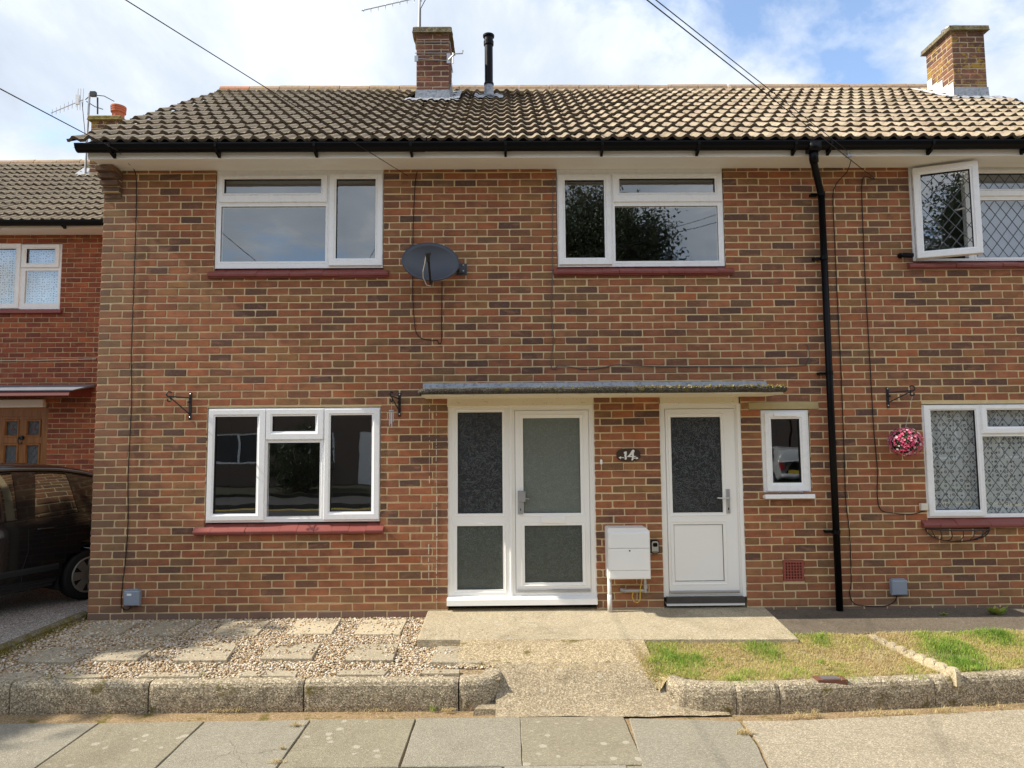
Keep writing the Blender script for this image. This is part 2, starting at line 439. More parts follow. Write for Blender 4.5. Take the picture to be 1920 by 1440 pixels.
def _sill(m):
    c = m.mix(m.noise(7, 5), (0.205, 0.052, 0.043), (0.27, 0.076, 0.062))
    c = m.mix(m.ramp(m.noise(40, 4, 0.65), [(0.60, 0.0), (0.70, 0.6)]), c, (0.20, 0.05, 0.04))
    c = m.mix(m.ramp(m.noise(3.3, 3), [(0.58, 0.0), (0.75, 0.35)]), c, (0.48, 0.22, 0.18))
    return m.done(m.bsdf(c, 0.42, 0.45, bump=m.bump(m.noise(60, 4), 0.35, 0.004)))
M_SILLP = _sill(M_SILL)

def glass_mat(name, refl=0.13, tint=0.80, wobble=0.5):
    """double glazing: clear panes that mirror part of the street"""
    m = NM(name)
    b = m.bump(m.noise(2.3, 2), 0.03 * wobble, 0.05)
    tr = m.n('ShaderNodeBsdfTransparent'); tr.inputs[0].default_value = (tint, tint * 1.01, tint, 1)
    gl = m.n('ShaderNodeBsdfGlossy'); gl.inputs['Roughness'].default_value = 0.003; gl.inputs[0].default_value = (0.93, 0.97, 1.0, 1)
    m.l(b, gl.inputs['Normal'])
    fr = m.n('ShaderNodeLayerWeight'); fr.inputs[0].default_value = 0.5
    fac = m.math('ADD', m.math('MULTIPLY', m.math('POWER', fr.outputs['Facing'], 4.0), 0.8), refl + 0.06, clamp=True)
    ms = m.n('ShaderNodeMixShader'); m.l(fac, ms.inputs[0]); m.l(tr.outputs[0], ms.inputs[1]); m.l(gl.outputs[0], ms.inputs[2])
    return m.done(ms)
M_GLASS = glass_mat('double_glazing', 0.145, 0.92)
def frosted(name, c, scale):
    m = NM(name)
    swirl = m.math('ABSOLUTE', m.math('SUBTRACT', m.noise(scale, 2, 0.5, dist=1.6), 0.5))
    line = m.ramp(swirl, [(0.0, 1.0), (0.045, 0.0)])
    h = m.math('ADD', line, m.noise(scale * 3, 3))
    col = m.mix(m.math('MULTIPLY', line, 0.16), c, tuple(min(1, x * 2.6 + 0.03) for x in c))
    return m.done(m.bsdf(col, 0.22, 0.6, bump=m.bump(h, 0.35, 0.012)))
M_FROST_D = frosted('dark_patterned_glass', (0.022, 0.026, 0.030), 15)
M_FROST_G = frosted('grey_green_patterned_glass', (0.125, 0.145, 0.125), 30)
M_FROST_M = frosted('dim_patterned_glass', (0.055, 0.068, 0.058), 26)
M_ROOM = plain('dim_room_wall', (0.34, 0.33, 0.31), 0.9, 0.1, var=0.2, scale=1.2)
M_ROOM_PALE = plain('pale_room_wall', (0.55, 0.53, 0.50), 0.9, 0.1, var=0.1, scale=1.2)
M_LEADC = plain('lead_came', (0.11, 0.115, 0.125), 0.5, 0.4, 0.3)
M_METER = plain('white_meter_plastic', (0.84, 0.84, 0.83), 0.35, 0.45, var=0.02)
M_CREAMBOX = plain('cream_plastic', (0.72, 0.66, 0.55), 0.45, 0.4)
M_BOXGREY = plain('blue_grey_plastic', (0.27, 0.31, 0.37), 0.45, 0.4, var=0.05)
M_STEEL = plain('satin_steel', (0.55, 0.55, 0.56), 0.35, 0.5, 0.8)
M_ALU = plain('weathered_aluminium', (0.42, 0.42, 0.43), 0.45, 0.5, 0.7)
M_DISH = plain('dark_grey_dish', (0.060, 0.066, 0.082), 0.42, 0.45, var=0.08, scale=4)
M_CREAMR = NM('cream_masonry_paint')
def _creamr(m):
    c = m.mix(m.noise(4, 5), (0.70, 0.62, 0.46), (0.78, 0.71, 0.56))
    fl = m.ramp(m.noise(34, 4, 0.6, stretch=(1, 1, 1.6)), [(0.63, 0.0), (0.67, 0.75)])
    c = m.mix(fl, c, (0.36, 0.27, 0.17))
    return m.done(m.bsdf(c, 0.8, 0.2, bump=m.bump(m.noise(45, 4), 0.5, 0.01)))
M_CREAM = _creamr(M_CREAMR)
M_BUFF = plain('buff_stone_lintel', (0.44, 0.35, 0.18), 0.9, 0.2, var=0.2, scale=12, bumpy=0.4)
M_TERRA = plain('orange_clay_pot', (0.52, 0.155, 0.08), 0.8, 0.2, var=0.12, scale=12)
M_AIRB = plain('terracotta_air_brick', (0.30, 0.085, 0.06), 0.85, 0.2, var=0.12, scale=20)
M_BLACK = plain('black_void', (0.004, 0.004, 0.004), 0.9, 0.0)
M_DARKSTEP = plain('dark_threshold_timber', (0.075, 0.066, 0.058), 0.7, 0.3, var=0.35, scale=18)

def conc_mat(name, a, b, dark, speck=0.5, moss=0.0, scale=1.0, lich=0.0):
    """aged concrete: mottled tone, exposed stones, stains, pale lichen discs and moss"""
    m = NM(name)
    c = m.mix(m.ramp(m.noise(1.6 * scale, 4), [(0.3, 0.0), (0.7, 1.0)]), a, b)
    c = m.mix(m.ramp(m.noise(3.7 * scale, 5, 0.6), [(0.52, 0.0), (0.72, 0.55)]), c, dark)
    g = m.n('ShaderNodeTexVoronoi'); m.l(m.pos(), g.inputs['Vector']); g.inputs['Scale'].default_value = 135 / scale
    bw = m.n('ShaderNodeSeparateColor'); m.l(g.outputs['Color'], bw.inputs[0])
    grain = m.ramp(bw.outputs[0], [(0.0, tuple(x * 0.35 for x in a)), (0.35, tuple(x * 0.85 for x in a)), (0.7, b), (1.0, tuple(min(1, x * 1.7 + 0.06) for x in b))])
    c = m.mix(speck, c, grain)
    if lich > 0:
        vd = m.voro(7.5, vec=None)
        lm = m.ramp(m.math('ADD', vd, m.math('MULTIPLY', m.noise(30, 3), 0.25)), [(0.29, 1.0), (0.33, 0.0)])
        lm = m.math('MULTIPLY', lm, m.ramp(m.noise(0.9, 3), [(0.5 - lich * 0.15, 0.0), (0.60 - lich * 0.1, 0.8)]))
        c = m.mix(m.math('MULTIPLY', lm, 0.8), c, (0.44, 0.41, 0.33))
    gum = m.ramp(m.math('ADD', m.voro(2.6), m.math('MULTIPLY', m.noise(45, 2), 0.03)), [(0.045, 0.55), (0.055, 0.0)])
    c = m.mix(gum, c, tuple(x * 0.45 for x in dark))
    c = m.mix(m.ramp(m.noise(0.9 * scale, 5, 0.65, dist=0.8), [(0.56, 0.0), (0.68, 0.35)]), c, tuple(x * 0.7 for x in dark))
    wv = m.n('ShaderNodeVectorMath', operation='ADD'); m.l(m.pos(), wv.inputs[0])
    wn_ = m.n('ShaderNodeTexNoise'); m.l(m.pos(), wn_.inputs['Vector']); wn_.inputs['Scale'].default_value = 3.0; wn_.inputs['Detail'].default_value = 5
    ws = m.n('ShaderNodeVectorMath', operation='SCALE'); m.l(wn_.outputs['Color'], ws.inputs[0]); ws.inputs['Scale'].default_value = 0.45
    m.l(ws.outputs[0], wv.inputs[1])
    ck = m.ramp(m.voro(0.75, wv.outputs[0], 'DISTANCE_TO_EDGE'), [(0.0, 1.0), (0.004, 0.0)])
    ck = m.math('MULTIPLY', ck, m.ramp(m.noise(0.8, 2), [(0.50, 0.0), (0.58, 0.5)]))
    c = m.mix(ck, c, (0.05, 0.04, 0.028))
    if moss > 0:
        mm = m.ramp(m.noise(6, 5, 0.65), [(0.62 - 0.2 * moss, 0.0), (0.72 - 0.2 * moss, 1.0)])
        c = m.mix(mm, c, m.mix(m.noise(60, 3), (0.045, 0.042, 0.02), (0.22, 0.17, 0.04)))
    h = m.math('ADD', g.outputs['Distance'], m.math('MULTIPLY', m.noise(200, 3), 0.4))
    return m.done(m.bsdf(c, 0.95, 0.08, bump=m.bump(h, 0.5, 0.006)))
M_SLAB = conc_mat('warm_concrete_apron', (0.385, 0.32, 0.215), (0.45, 0.385, 0.27), (0.22, 0.175, 0.112), 0.45, 0.0, 1.0, 0.5)
M_PATH = conc_mat('gravelly_concrete_path', (0.345, 0.272, 0.17), (0.43, 0.345, 0.22), (0.23, 0.178, 0.108), 0.75, 0.15)
M_PATH2 = conc_mat('lichened_concrete_ramp', (0.285, 0.228, 0.148), (0.365, 0.298, 0.20), (0.19, 0.145, 0.09), 0.6, 0.0, 1.0, 1.0)
M_DARKP = conc_mat('dark_concrete_strip', (0.135, 0.110, 0.080), (0.16, 0.132, 0.098), (0.09, 0.073, 0.054), 0.45)
M_KERB = conc_mat('exposed_aggregate_kerb', (0.315, 0.262, 0.182), (0.40, 0.335, 0.235), (0.175, 0.142, 0.095), 0.85, 0.15, 1.1, 0.25)
M_PAVE = [conc_mat('grey_paving_slab', (0.262, 0.236, 0.182), (0.288, 0.262, 0.205), (0.215, 0.192, 0.146), 0.3),
          conc_mat('lichen_spotted_paving_slab', (0.250, 0.220, 0.160), (0.275, 0.245, 0.175), (0.21, 0.18, 0.125), 0.3, 0.0, 1.0, 1.0),
          conc_mat('pale_paving_slab', (0.285, 0.260, 0.204), (0.308, 0.283, 0.225), (0.24, 0.216, 0.166), 0.3, 0.0, 1.0, 0.2)]
M_STEP = [conc_mat('grey_stepping_slab', (0.35, 0.30, 0.215), (0.42, 0.36, 0.26), (0.25, 0.21, 0.145), 0.4),
          conc_mat('buff_stepping_slab', (0.47, 0.40, 0.28), (0.53, 0.45, 0.315), (0.36, 0.30, 0.205), 0.3)]
M_TAN = conc_mat('tan_concrete_pavement', (0.335, 0.285, 0.205), (0.375, 0.32, 0.235), (0.275, 0.23, 0.16), 0.5)
M_DRIVE = conc_mat('pink_grey_gravel_concrete', (0.23, 0.195, 0.165), (0.36, 0.315, 0.275), (0.16, 0.135, 0.11), 0.9, 0.0, 1.0)
M_MOSSY = conc_mat('mossy_concrete_edge', (0.14, 0.115, 0.07), (0.20, 0.165, 0.10), (0.08, 0.07, 0.04), 0.6, 0.9)
M_SANDGAP = conc_mat('sandy_joint_dirt', (0.34, 0.24, 0.13), (0.26, 0.18, 0.10), (0.15, 0.11, 0.06), 0.7, 0.25)
M_GROUND = conc_mat('garden_earth', (0.25, 0.18, 0.10), (0.33, 0.25, 0.15), (0.16, 0.11, 0.065), 0.6)
M_ASPH = conc_mat('asphalt', (0.06, 0.06, 0.06), (0.085, 0.083, 0.08), (0.045, 0.045, 0.045), 0.5)
M_YELLOW = plain('yellow_road_paint', (0.62, 0.42, 0.05), 0.7, 0.2)
M_EDGE = conc_mat('pale_edging_concrete', (0.46, 0.38, 0.25), (0.52, 0.44, 0.30), (0.22, 0.18, 0.12), 0.4, 0.12, 1.0, 0.6)
M_EDGED = conc_mat('grey_edging_concrete', (0.22, 0.19, 0.135), (0.27, 0.23, 0.165), (0.13, 0.11, 0.075), 0.5, 0.3, 1.0, 0.4)
M_CANOPY = conc_mat('mossy_canopy_concrete', (0.050, 0.044, 0.034), (0.085, 0.074, 0.056), (0.025, 0.022, 0.018), 0.7, 0.2)
M_CAP = conc_mat('mossy_chimney_cap', (0.15, 0.125, 0.085), (0.22, 0.185, 0.12), (0.07, 0.06, 0.04), 0.7, 0.45)
M_CAPY = conc_mat('yellow_lichened_cap', (0.26, 0.20, 0.07), (0.20, 0.165, 0.08), (0.10, 0.08, 0.04), 0.4, 0.5)
M_SOIL = conc_mat('lawn_soil', (0.34, 0.27, 0.15), (0.42, 0.34, 0.19), (0.22, 0.165, 0.09), 0.7)

def ramp_mat(name, stops, rough=0.8, spec=0.3, interp='LINEAR', tr=0.0):
    m = NM(name)
    c = m.ramp(m.attr(), stops, interp)
    c = m.mix(m.math('MULTIPLY', m.noise(140, 3), 0.35), c, m.mix(0.5, c, (0.12, 0.09, 0.05)))
    b = m.bsdf(c, rough, spec)
    if tr > 0:
        t = m.n('ShaderNodeBsdfTranslucent'); m.l(c, t.inputs[0])
        ms = m.n('ShaderNodeMixShader'); ms.inputs[0].default_value = tr
        m.l(b.outputs[0], ms.inputs[1]); m.l(t.outputs[0], ms.inputs[2])
        return m.done(ms)
    return m.done(b)
M_STONE = ramp_mat('gravel_stones', [(0.0, (0.30, 0.19, 0.095)), (0.2, (0.48, 0.345, 0.19)), (0.4, (0.58, 0.47, 0.31)), (0.6, (0.72, 0.65, 0.53)), (0.75, (0.45, 0.265, 0.115)),
                                    (0.85, (0.44, 0.41, 0.36)), (0.94, (0.78, 0.73, 0.64)), (1.0, (0.27, 0.20, 0.14))], 0.6, 0.35)
M_GRASS = ramp_mat('grass_blades', [(0.0, (0.62, 0.48, 0.25)), (0.35, (0.64, 0.57, 0.22)), (0.55, (0.52, 0.54, 0.13)), (0.8, (0.36, 0.47, 0.08)), (1.0, (0.20, 0.36, 0.05))], 0.6, 0.25, tr=0.35)
M_DRYG = ramp_mat('dry_grass', [(0.0, (0.54, 0.40, 0.20)), (0.6, (0.66, 0.53, 0.29)), (1.0, (0.46, 0.39, 0.14))], 0.7, 0.2, tr=0.25)
M_LEAF = ramp_mat('leaves', [(0.0, (0.014, 0.026, 0.010)), (0.5, (0.028, 0.050, 0.016)), (1.0, (0.05, 0.085, 0.022))], 0.5, 0.4, tr=0.25)
M_PETAL = ramp_mat('pink_petals', [(0.0, (0.05, 0.10, 0.03)), (0.08, (0.03, 0.05, 0.02)), (0.10, (0.62, 0.055, 0.16)), (0.55, (0.74, 0.12, 0.24)), (0.85, (0.82, 0.30, 0.40)), (1.0, (0.85, 0.68, 0.70))], 0.6, 0.3, tr=0.2)
M_BARK = plain('bark', (0.09, 0.065, 0.045), 0.9, 0.1, var=0.3, scale=14, bumpy=0.6)
def paint_mat(name, c):
    m = NM(name)
    return m.done(m.bsdf(m.mix(m.noise(3, 2), c, tuple(x * 1.1 for x in c)), 0.12, 0.35, coat=0.45))
M_CARBLACK = paint_mat('black_car_paint', (0.006, 0.006, 0.007))
M_CARGREY = paint_mat('silver_car_paint', (0.28, 0.29, 0.30))
M_RUBBER = plain('tyre_rubber', (0.012, 0.012, 0.012), 0.75, 0.3)
M_RIM = plain('silver_wheel_trim', (0.33, 0.31, 0.27), 0.4, 0.5, 0.6)
M_CARGLASS = glass_mat('car_window_glass', 0.11, 0.40, 0.3)
M_CARIN = plain('car_interior', (0.02, 0.02, 0.02), 0.8, 0.2)
M_LAMPRED = plain('red_lamp_lens', (0.35, 0.015, 0.012), 0.2, 0.5)
M_OAK = NM('varnished_oak')
def _oak(m):
    w = m.noise(6, 5, 0.6, stretch=(7, 1, 0.5))
    c = m.ramp(w, [(0.3, (0.16, 0.060, 0.014)), (0.6, (0.30, 0.125, 0.030)), (0.8, (0.36, 0.165, 0.045))])
    return m.done(m.bsdf(c, 0.38, 0.4, bump=m.bump(w, 0.15, 0.004)))
M_OAKW = _oak(M_OAK)
def lace_mat(name, sc):
    m = NM(name)
    mp = m.n('ShaderNodeMapping'); m.l(m.pos(), mp.inputs[0]); mp.inputs['Scale'].default_value = (sc, 0.001, sc * 0.8)
    v = m.n('ShaderNodeTexVoronoi'); m.l(mp.outputs[0], v.inputs['Vector']); v.inputs['Scale'].default_value = 1.0; v.inputs['Randomness'].default_value = 0.35
    ringm = m.ramp(v.outputs['Distance'], [(0.08, 0.8), (0.11, 0.0), (0.15, 0.0), (0.19, 1.0), (0.29, 1.0), (0.33, 0.0)])
    fold = m.noise(3, 3, 0.5, stretch=(7, 0.01, 0.15))
    c = m.mix(m.math('MULTIPLY', ringm, 0.95), m.mix(fold, (0.74, 0.80, 0.80), (0.95, 0.98, 0.97)), (0.07, 0.08, 0.085))
    return m.done(m.bsdf(c, 0.9, 0.1))
M_LACE = lace_mat('lace_curtain', 26)
M_LACE2 = lace_mat('floral_lace_curtain', 34)
M_BLUECURT = plain('grey_blue_blind', (0.34, 0.37, 0.44), 0.9, 0.1, var=0.12, scale=3)
M_RENDER = plain('white_render', (0.72, 0.71, 0.67), 0.9, 0.2, var=0.06, scale=3)
# ------------------------------------------------------------------ the ground and what lies out of sight in front of the houses
def sheet(name, pts, mat, kind='structure', parent=None, sub=0):
    b = MB(); b.add(pts, [tuple(range(len(pts)))])
    o = b.build(name, mat, parent)
    if parent is None: o['kind'] = kind
    return o
ZP = -0.24                                     # pavement level
sheet('ground', [(-400, -400, -0.62), (400, -400, -0.62), (400, 400, -0.62), (-400, 400, -0.62)], M_GROUND)
sheet('road', [(-60, -14.8, -0.36), (60, -14.8, -0.36), (60, -5.3, -0.36), (-60, -5.3, -0.36)], M_ASPH)
for y0 in (-14.35, -14.60, -5.62, -5.87):
    b = MB(); b.quad((-60, y0, -0.356), (60, y0, -0.356), (60, y0 + 0.1, -0.356), (-60, y0 + 0.1, -0.356))
    b.build('road_marking', M_YELLOW)['kind'] = 'structure'
b = MB(); b.box(-60, 60, -17.6, -14.8, -0.6, -0.22); b.build('far_pavement', M_ASPH)['kind'] = 'structure'
b = MB(); b.box(-60, 60, -40, -17.6, -0.6, -0.1); b.build('far_gardens', plain('dark_front_gardens', (0.05, 0.048, 0.035), 0.9, 0.1, var=0.4, scale=1.5))['kind'] = 'structure'  # gardens across the road in their own dark grass tone

# ------------------------------------------------------------------ brick laying
BL, BC, JT = 0.2286, 0.0762, 0.0114
def brick_geo(w, h, rng, depth=0.022, wob=0.0028):
    """front face looks to -Y at y=0, outline centred on the origin, worn corners"""
    c = rng.uniform(0.002, 0.0085)
    out = []
    hw, hh = w / 2, h / 2
    for sx, sz in ((-1, -1), (1, -1), (1, 1), (-1, 1)):
        k = c * rng.uniform(0.4, 1.7)
        a = (sx * (hw - k), sz * hh); d = (sx * hw, sz * (hh - k * 0.8))
        out += [a, d] if (sx * sz > 0) else [d, a]
    # order counter-clockwise from bottom-left
    o2 = [out[1], out[0]] if False else out
    o2 = sorted(o2, key=lambda p: math.atan2(p[1] / hh, p[0] / hw))
    o2 = [(x + rng.uniform(-wob, wob), z + rng.uniform(-wob, wob)) for x, z in o2]
    yo = rng.uniform(-0.0015, 0.0015)
    n = len(o2); v = []
    e = 0.0045
    for x, z in o2: v.append((x * (1 - e / hw), yo, z * (1 - e / hh)))
    for x, z in o2: v.append((x, yo + 0.0045, z))
    for x, z in o2: v.append((x, depth, z))
    f = [tuple(range(n))]
    for i in range(n):
        j = (i + 1) % n
        f.append((i, n + i, n + j, j)); f.append((n + i, 2 * n + i, 2 * n + j, n + j))
    return v, f
def lay(X0, X1, zrows, openings, zmax, phase=0.0, hdr=1, jit=0.006, rng=RNG):
    """stretcher bond -> (x0, x1, z0, z1) of every brick"""
    res = []
    for i in zrows:
        za, zb = i * BC + JT / 2, min((i + 1) * BC - JT / 2, zmax)
        if zb - za < 0.02: continue
        zc = (za + zb) / 2
        segs = [(X0, X1)]
        for a, c, d, e in openings:
            if d < zc < e:
                ns = []
                for s, t in segs:
                    if c <= s or a >= t: ns.append((s, t))
                    else:
                        if a - s > 0.03: ns.append((s, a))
                        if t - c > 0.03: ns.append((c, t))
                segs = ns
        off = X0 + phase + (BL / 2 if (i + hdr) % 2 else 0.0)
        for s, t in segs:
            k0 = math.floor((s - off) / BL)
            cuts = [s]
            k = k0 + 1
            while off + k * BL < t:
                x = off + k * BL + rng.uniform(-jit, jit)
                if x - cuts[-1] > 0.055 and t - x > 0.055: cuts.append(x)
                k += 1
            cuts.append(t)
            for q in range(len(cuts) - 1):
                a = cuts[q] + (JT / 2 if q else 0.0); c = cuts[q + 1] - (JT / 2 if q < len(cuts) - 2 else 0.0)
                dz = rng.uniform(-0.001, 0.001)
                res.append((a, c, za + dz, zb + dz))
    return res
def make_brick_wall(parent, bricks, Y, mat_o, mat_s, keep=300, meshes=None, seen=None):
    """the bricks that show largest become parts, the rest one joined part"""
    rng = random.Random(5)
    def score(b):
        c = Vector(((b[0] + b[1]) / 2, Y, (b[2] + b[3]) / 2))
        full = (b[1] - b[0]) > 0.2 and (b[3] - b[2]) > 0.06
        d = (c - CAM).length
        vis = seen(c.x, c.z) if seen else True
        return (0 if (full and vis) else 1, d)
    order = sorted(bricks, key=score)
    var = []
    for k in range(14):
        m = MB(); v, f = brick_geo(BL - JT, BC - JT, rng); m.add(v, f)
        var.append(m.mesh('brick', mat_o))
    n = 0; rest = []
    for b in order:
        full = abs((b[1] - b[0]) - (BL - JT)) < 0.010 and abs((b[3] - b[2]) - (BC - JT)) < 0.002
        c = ((b[0] + b[1]) / 2, (b[2] + b[3]) / 2)
        if n < keep and full and (seen is None or seen(*c)):
            o = bpy.data.objects.new('brick', rng.choice(var)); o.location = (c[0], Y, c[1]); link(o, parent); n += 1
        else: rest.append(b)
    m = MB()
    for b in rest:
        v, f = brick_geo(b[1] - b[0], b[3] - b[2], rng)
        cx, cz = (b[0] + b[1]) / 2, (b[2] + b[3]) / 2
        m.add([(x + cx, y + Y, z + cz) for x, y, z in v], f, 0, rng.random())
    if rest:
        o = m.build('brickwork', mat_s, parent, tint=True); o['kind'] = 'stuff'
def plate(b, x0, x1, z0, z1, holes, yf, yb, m=0):
    """wall slab with rectangular openings"""
    xs = sorted({x0, x1} | {min(max(h[i], x0), x1) for h in holes for i in (0, 1)})
    zs = sorted({z0, z1} | {min(max(h[i], z0), z1) for h in holes for i in (2, 3)})
    nx, nz = len(xs) - 1, len(zs) - 1
    def solid(i, j):
        if i < 0 or j < 0 or i >= nx or j >= nz: return False
        cx, cz = (xs[i] + xs[i + 1]) / 2, (zs[j] + zs[j + 1]) / 2
        return not any(h[0] < cx < h[1] and h[2] < cz < h[3] for h in holes)
    for i in range(nx):
        for j in range(nz):
            if not solid(i, j): continue
            a, c, d, e = xs[i], xs[i + 1], zs[j], zs[j + 1]
            b.quad((a, yf, d), (c, yf, d), (c, yf, e), (a, yf, e), m)
            b.quad((a, yb, d), (a, yb, e), (c, yb, e), (c, yb, d), m)
            if not solid(i - 1, j): b.quad((a, yb, d), (a, yf, d), (a, yf, e), (a, yb, e), m)
            if not solid(i + 1, j): b.quad((c, yf, d), (c, yb, d), (c, yb, e), (c, yf, e), m)
            if not solid(i, j - 1): b.quad((a, yb, d), (c, yb, d), (c, yf, d), (a, yf, d), m)
            if not solid(i, j + 1): b.quad((a, yf, e), (c, yf, e), (c, yb, e), (a, yb, e), m)
def wrect(l, r, t, bt, Y):
    return (F(l, (t + bt) / 2, Y)[0], F(r, (t + bt) / 2, Y)[0], F((l + r) / 2, bt, Y)[1], F((l + r) / 2, t, Y)[1])

# ------------------------------------------------------------------ the houses of the terrace
XW, XPARTY, XEND = -4.178, 3.47, 6.75
ZSOF = 4.607
house = thing('terraced_house', 'brown brick house with white front doors and number fourteen on its wall', 'house', (0, 0, 0))
adj = thing('terraced_house', 'adjoining brick house beyond the black downpipe with leaded windows', 'house', (XPARTY, 0, 0))
# parts are laid out in world coordinates, so things keep their origin in the parts' offset
def under(parent):
    """an inverse parenting so that parts may keep world coordinates"""
    return Matrix.Translation(-Vector(parent.location))
class Part:
    pass
def adopt(o, parent):
    o.parent = parent
    o.matrix_parent_inverse = (Matrix.Translation(parent.location) @ parent.rotation_euler.to_matrix().to_4x4()).inverted()
    return o
_old_link = link
def link(o, parent=None):
    COL.objects.link(o)
    if parent is not None:
        if parent.type == 'EMPTY' and parent.parent is None: adopt(o, parent)
        else: o.parent = parent
    return o

YF = 0.016                 # face of the window frames
YG = 0.034                 # face of the panes
WINS = {
 'ul': dict(frame=(404, 718, 323, 502), sash=[((411, 613, 329, 379), (423, 603, 338, 363)), ((617, 717, 326, 498), (632, 704, 338, 485))], fixed=[(415, 611, 388, 491)], h=house),
 'um': dict(frame=(1045, 1357, 324, 499), sash=[((1047, 1146, 327, 496), (1060, 1132, 340, 484)), ((1149, 1354, 326, 378), (1161, 1338, 337, 362))], fixed=[(1153, 1346, 387, 490)], h=house),
 'll': dict(frame=(387, 712, 765, 979), sash=[((390, 496, 768, 976), (404, 482, 782, 962)), ((499, 606, 767, 824), (513, 592, 781, 808)), ((608, 711, 767, 974), (621, 697, 779, 958))], fixed=[(502, 600, 830, 968)], h=house),
 'sw': dict(frame=(1430, 1519, 769, 925), sash=[((1436, 1514, 773, 921), (1446, 1498, 786, 904))], fixed=[], h=house),
 'ur': dict(frame=(1709, 2055, 318, 488), sash=[((1820, 2050, 318, 367), (1832, 2038, 327, 355))], fixed=[(1826, 2044, 376, 483)], h=adj, opening=(1714, 1814, 322, 484)),
 'lr': dict(frame=(1735, 2075, 758, 970), sash=[((1737, 1840, 760, 968), (1747, 1829, 770, 955)), ((1842, 1955, 760, 812), (1848, 1944, 769, 799)), ((1957, 2072, 760, 968), (1968, 2060, 770, 955))], fixed=[(1844, 1949, 818, 962)], h=adj),
}
openings = []
for k, w in WINS.items():
    w['r'] = wrect(*w['frame'], 0.0)
SILLS = {'ul': (387, 727, 503, 517), 'um': (1038, 1378, 499, 512), 'll': (360, 718, 982, 1001), 'ur': (1706, 2080, 488, 500), 'lr': (1733, 2095, 970, 988)}
for k, w in WINS.items():
    x0, x1, z0, z1 = w['r']
    if k in ('ul', 'um', 'ur'): z1 = ZSOF + 0.05
    if k in SILLS: z0 = F(960, SILLS[k][3], -0.03)[1] if False else z0 - 0.045
    else: z0 -= 0.02
    openings.append((x0 - 0.008, x1 + 0.008, z0, z1 + 0.008))
DOOR = (F(841, 940, 0.03)[0], F(1115, 940, 0.03)[0], 0.07, F(975, 744, 0.0)[1])
WDOOR = (F(1240, 940, 0.03)[0], F(1391, 940, 0.03)[0], 0.07, F(1310, 741, 0.0)[1])
openings += [(DOOR[0] - 0.006, DOOR[1] + 0.006, -0.3, DOOR[3]), (WDOOR[0] - 0.004, WDOOR[1] + 0.012, -0.3, WDOOR[3])]
# buff lintel over the little window, the pale gap above the adjoining window and the air brick
LINTEL = wrect(1403, 1535, 753, 768, 0.0)
AIRB = wrect(1468, 1508, 1050, 1090, 0.0)
openings += [LINTEL, AIRB]
allb = lay(XW, XEND, range(-2, 62), openings, ZSOF, 0.0, 0)
def in_view(x, z, Y=0.0):
    p = Vector((x, Y, z)) - CAM
    d = p.dot(fwd); px = 960 + FPX * p.dot(rgt) / d; py = 720 - FPX * p.dot(upv) / d
    return 6 < px < 1914 and 6 < py < 1434
def hidden_front(x, z):
    # behind the canopy, the meter cupboard or the dish
    if not in_view(x, z): return True
    if -0.95 < x < 2.9 and 2.18 < z < 2.33: return True
    if 0.98 < x < 1.55 and 0.35 < z < 0.97: return True
    if z < 0.0: return True
    return False
for hs, lo, hi in ((house, XW, XPARTY), (adj, XPARTY, XEND)):
    b = MB()
    ho = [h for h in openings if h[0] < hi and h[1] > lo]
    plate(b, max(lo, XW) + (0.006 if lo == XW else 0.001), hi, -0.3, ZSOF + 0.12, ho, 0.0048, 0.11)
    wall = b.build('wall', M_MORTAR, hs)
    bs = [q for q in allb if lo <= (q[0] + q[1]) / 2 < hi]
    make_brick_wall(wall, bs, 0.0, M_BRICK, M_BRICKS, 300, seen=lambda x, z: not hidden_front(x, z))
# gable wall, back wall, party wall and the dim rooms behind the panes
YR, ZR = 3.15, 7.10           # ridge line
YE, ZE = -0.44, 4.70          # eaves line
b = MB()
b.add([(XW + .006, 0.11, -0.3), (XW + .006, 6.3, -0.3), (XW + .006, 6.3, 4.75), (XW + .006, YR, ZR - 0.1), (XW + .006, 0.11, 4.95)], [(0, 4, 3, 2, 1)])
gw = b.build('gable_wall', M_MORTAR, house)
b = MB(); rng = random.Random(61)
for a, c, d, e in lay(0.10, 6.3, range(-2, 62), [], 4.72, 0.0, 1):
    v, f = brick_geo(c - a, e - d, rng, 0.015)
    b.add([(XW + y, (a + c) / 2 - x, (d + e) / 2 + z) for x, y, z in v], f, 0, rng.random())
o = b.build('brickwork', M_BRICKS, gw, tint=True); o['kind'] = 'stuff'
b = MB(); b.box(XW + 0.006, XPARTY - 0.002, 6.2, 6.3, -0.3, 4.8); b.build('rear_wall', M_BRICKS, house)
b = MB(); b.box(XPARTY + 0.002, XEND, 6.2, 6.3, -0.3, 4.8); b.box(XEND - 0.1, XEND, 0.11, 6.2, -0.3, 4.9); b.build('rear_wall', M_BRICKS, adj)
def room(parent, x0, x1, z0, z1, y1, m=M_ROOM, name='room'):
    y0 = 0.112
    b = MB()
    b.quad((x0, y1, z0), (x1, y1, z0), (x1, y1, z1), (x0, y1, z1))
    b.quad((x0, y0, z0), (x0, y1, z0), (x0, y1, z1), (x0, y0, z1)); b.quad((x1, y1, z0), (x1, y0, z0), (x1, y0, z1), (x1, y1, z1))
    b.quad((x0, y0, z1), (x0, y1, z1), (x1, y1, z1), (x1, y0, z1)); b.quad((x0, y1, z0), (x0, y0, z0), (x1, y0, z0), (x1, y1, z0))
    b.build(name, m, parent)
room(house, XW + 0.12, -0.2, 2.55, 4.65, 3.0); room(house, 0.0, 2.6, 2.55, 4.65, 3.0)
room(house, XW + 0.12, -0.75, 0.1, 2.35, 3.2); room(house, 2.45, 3.4, 0.1, 2.35, 1.6)
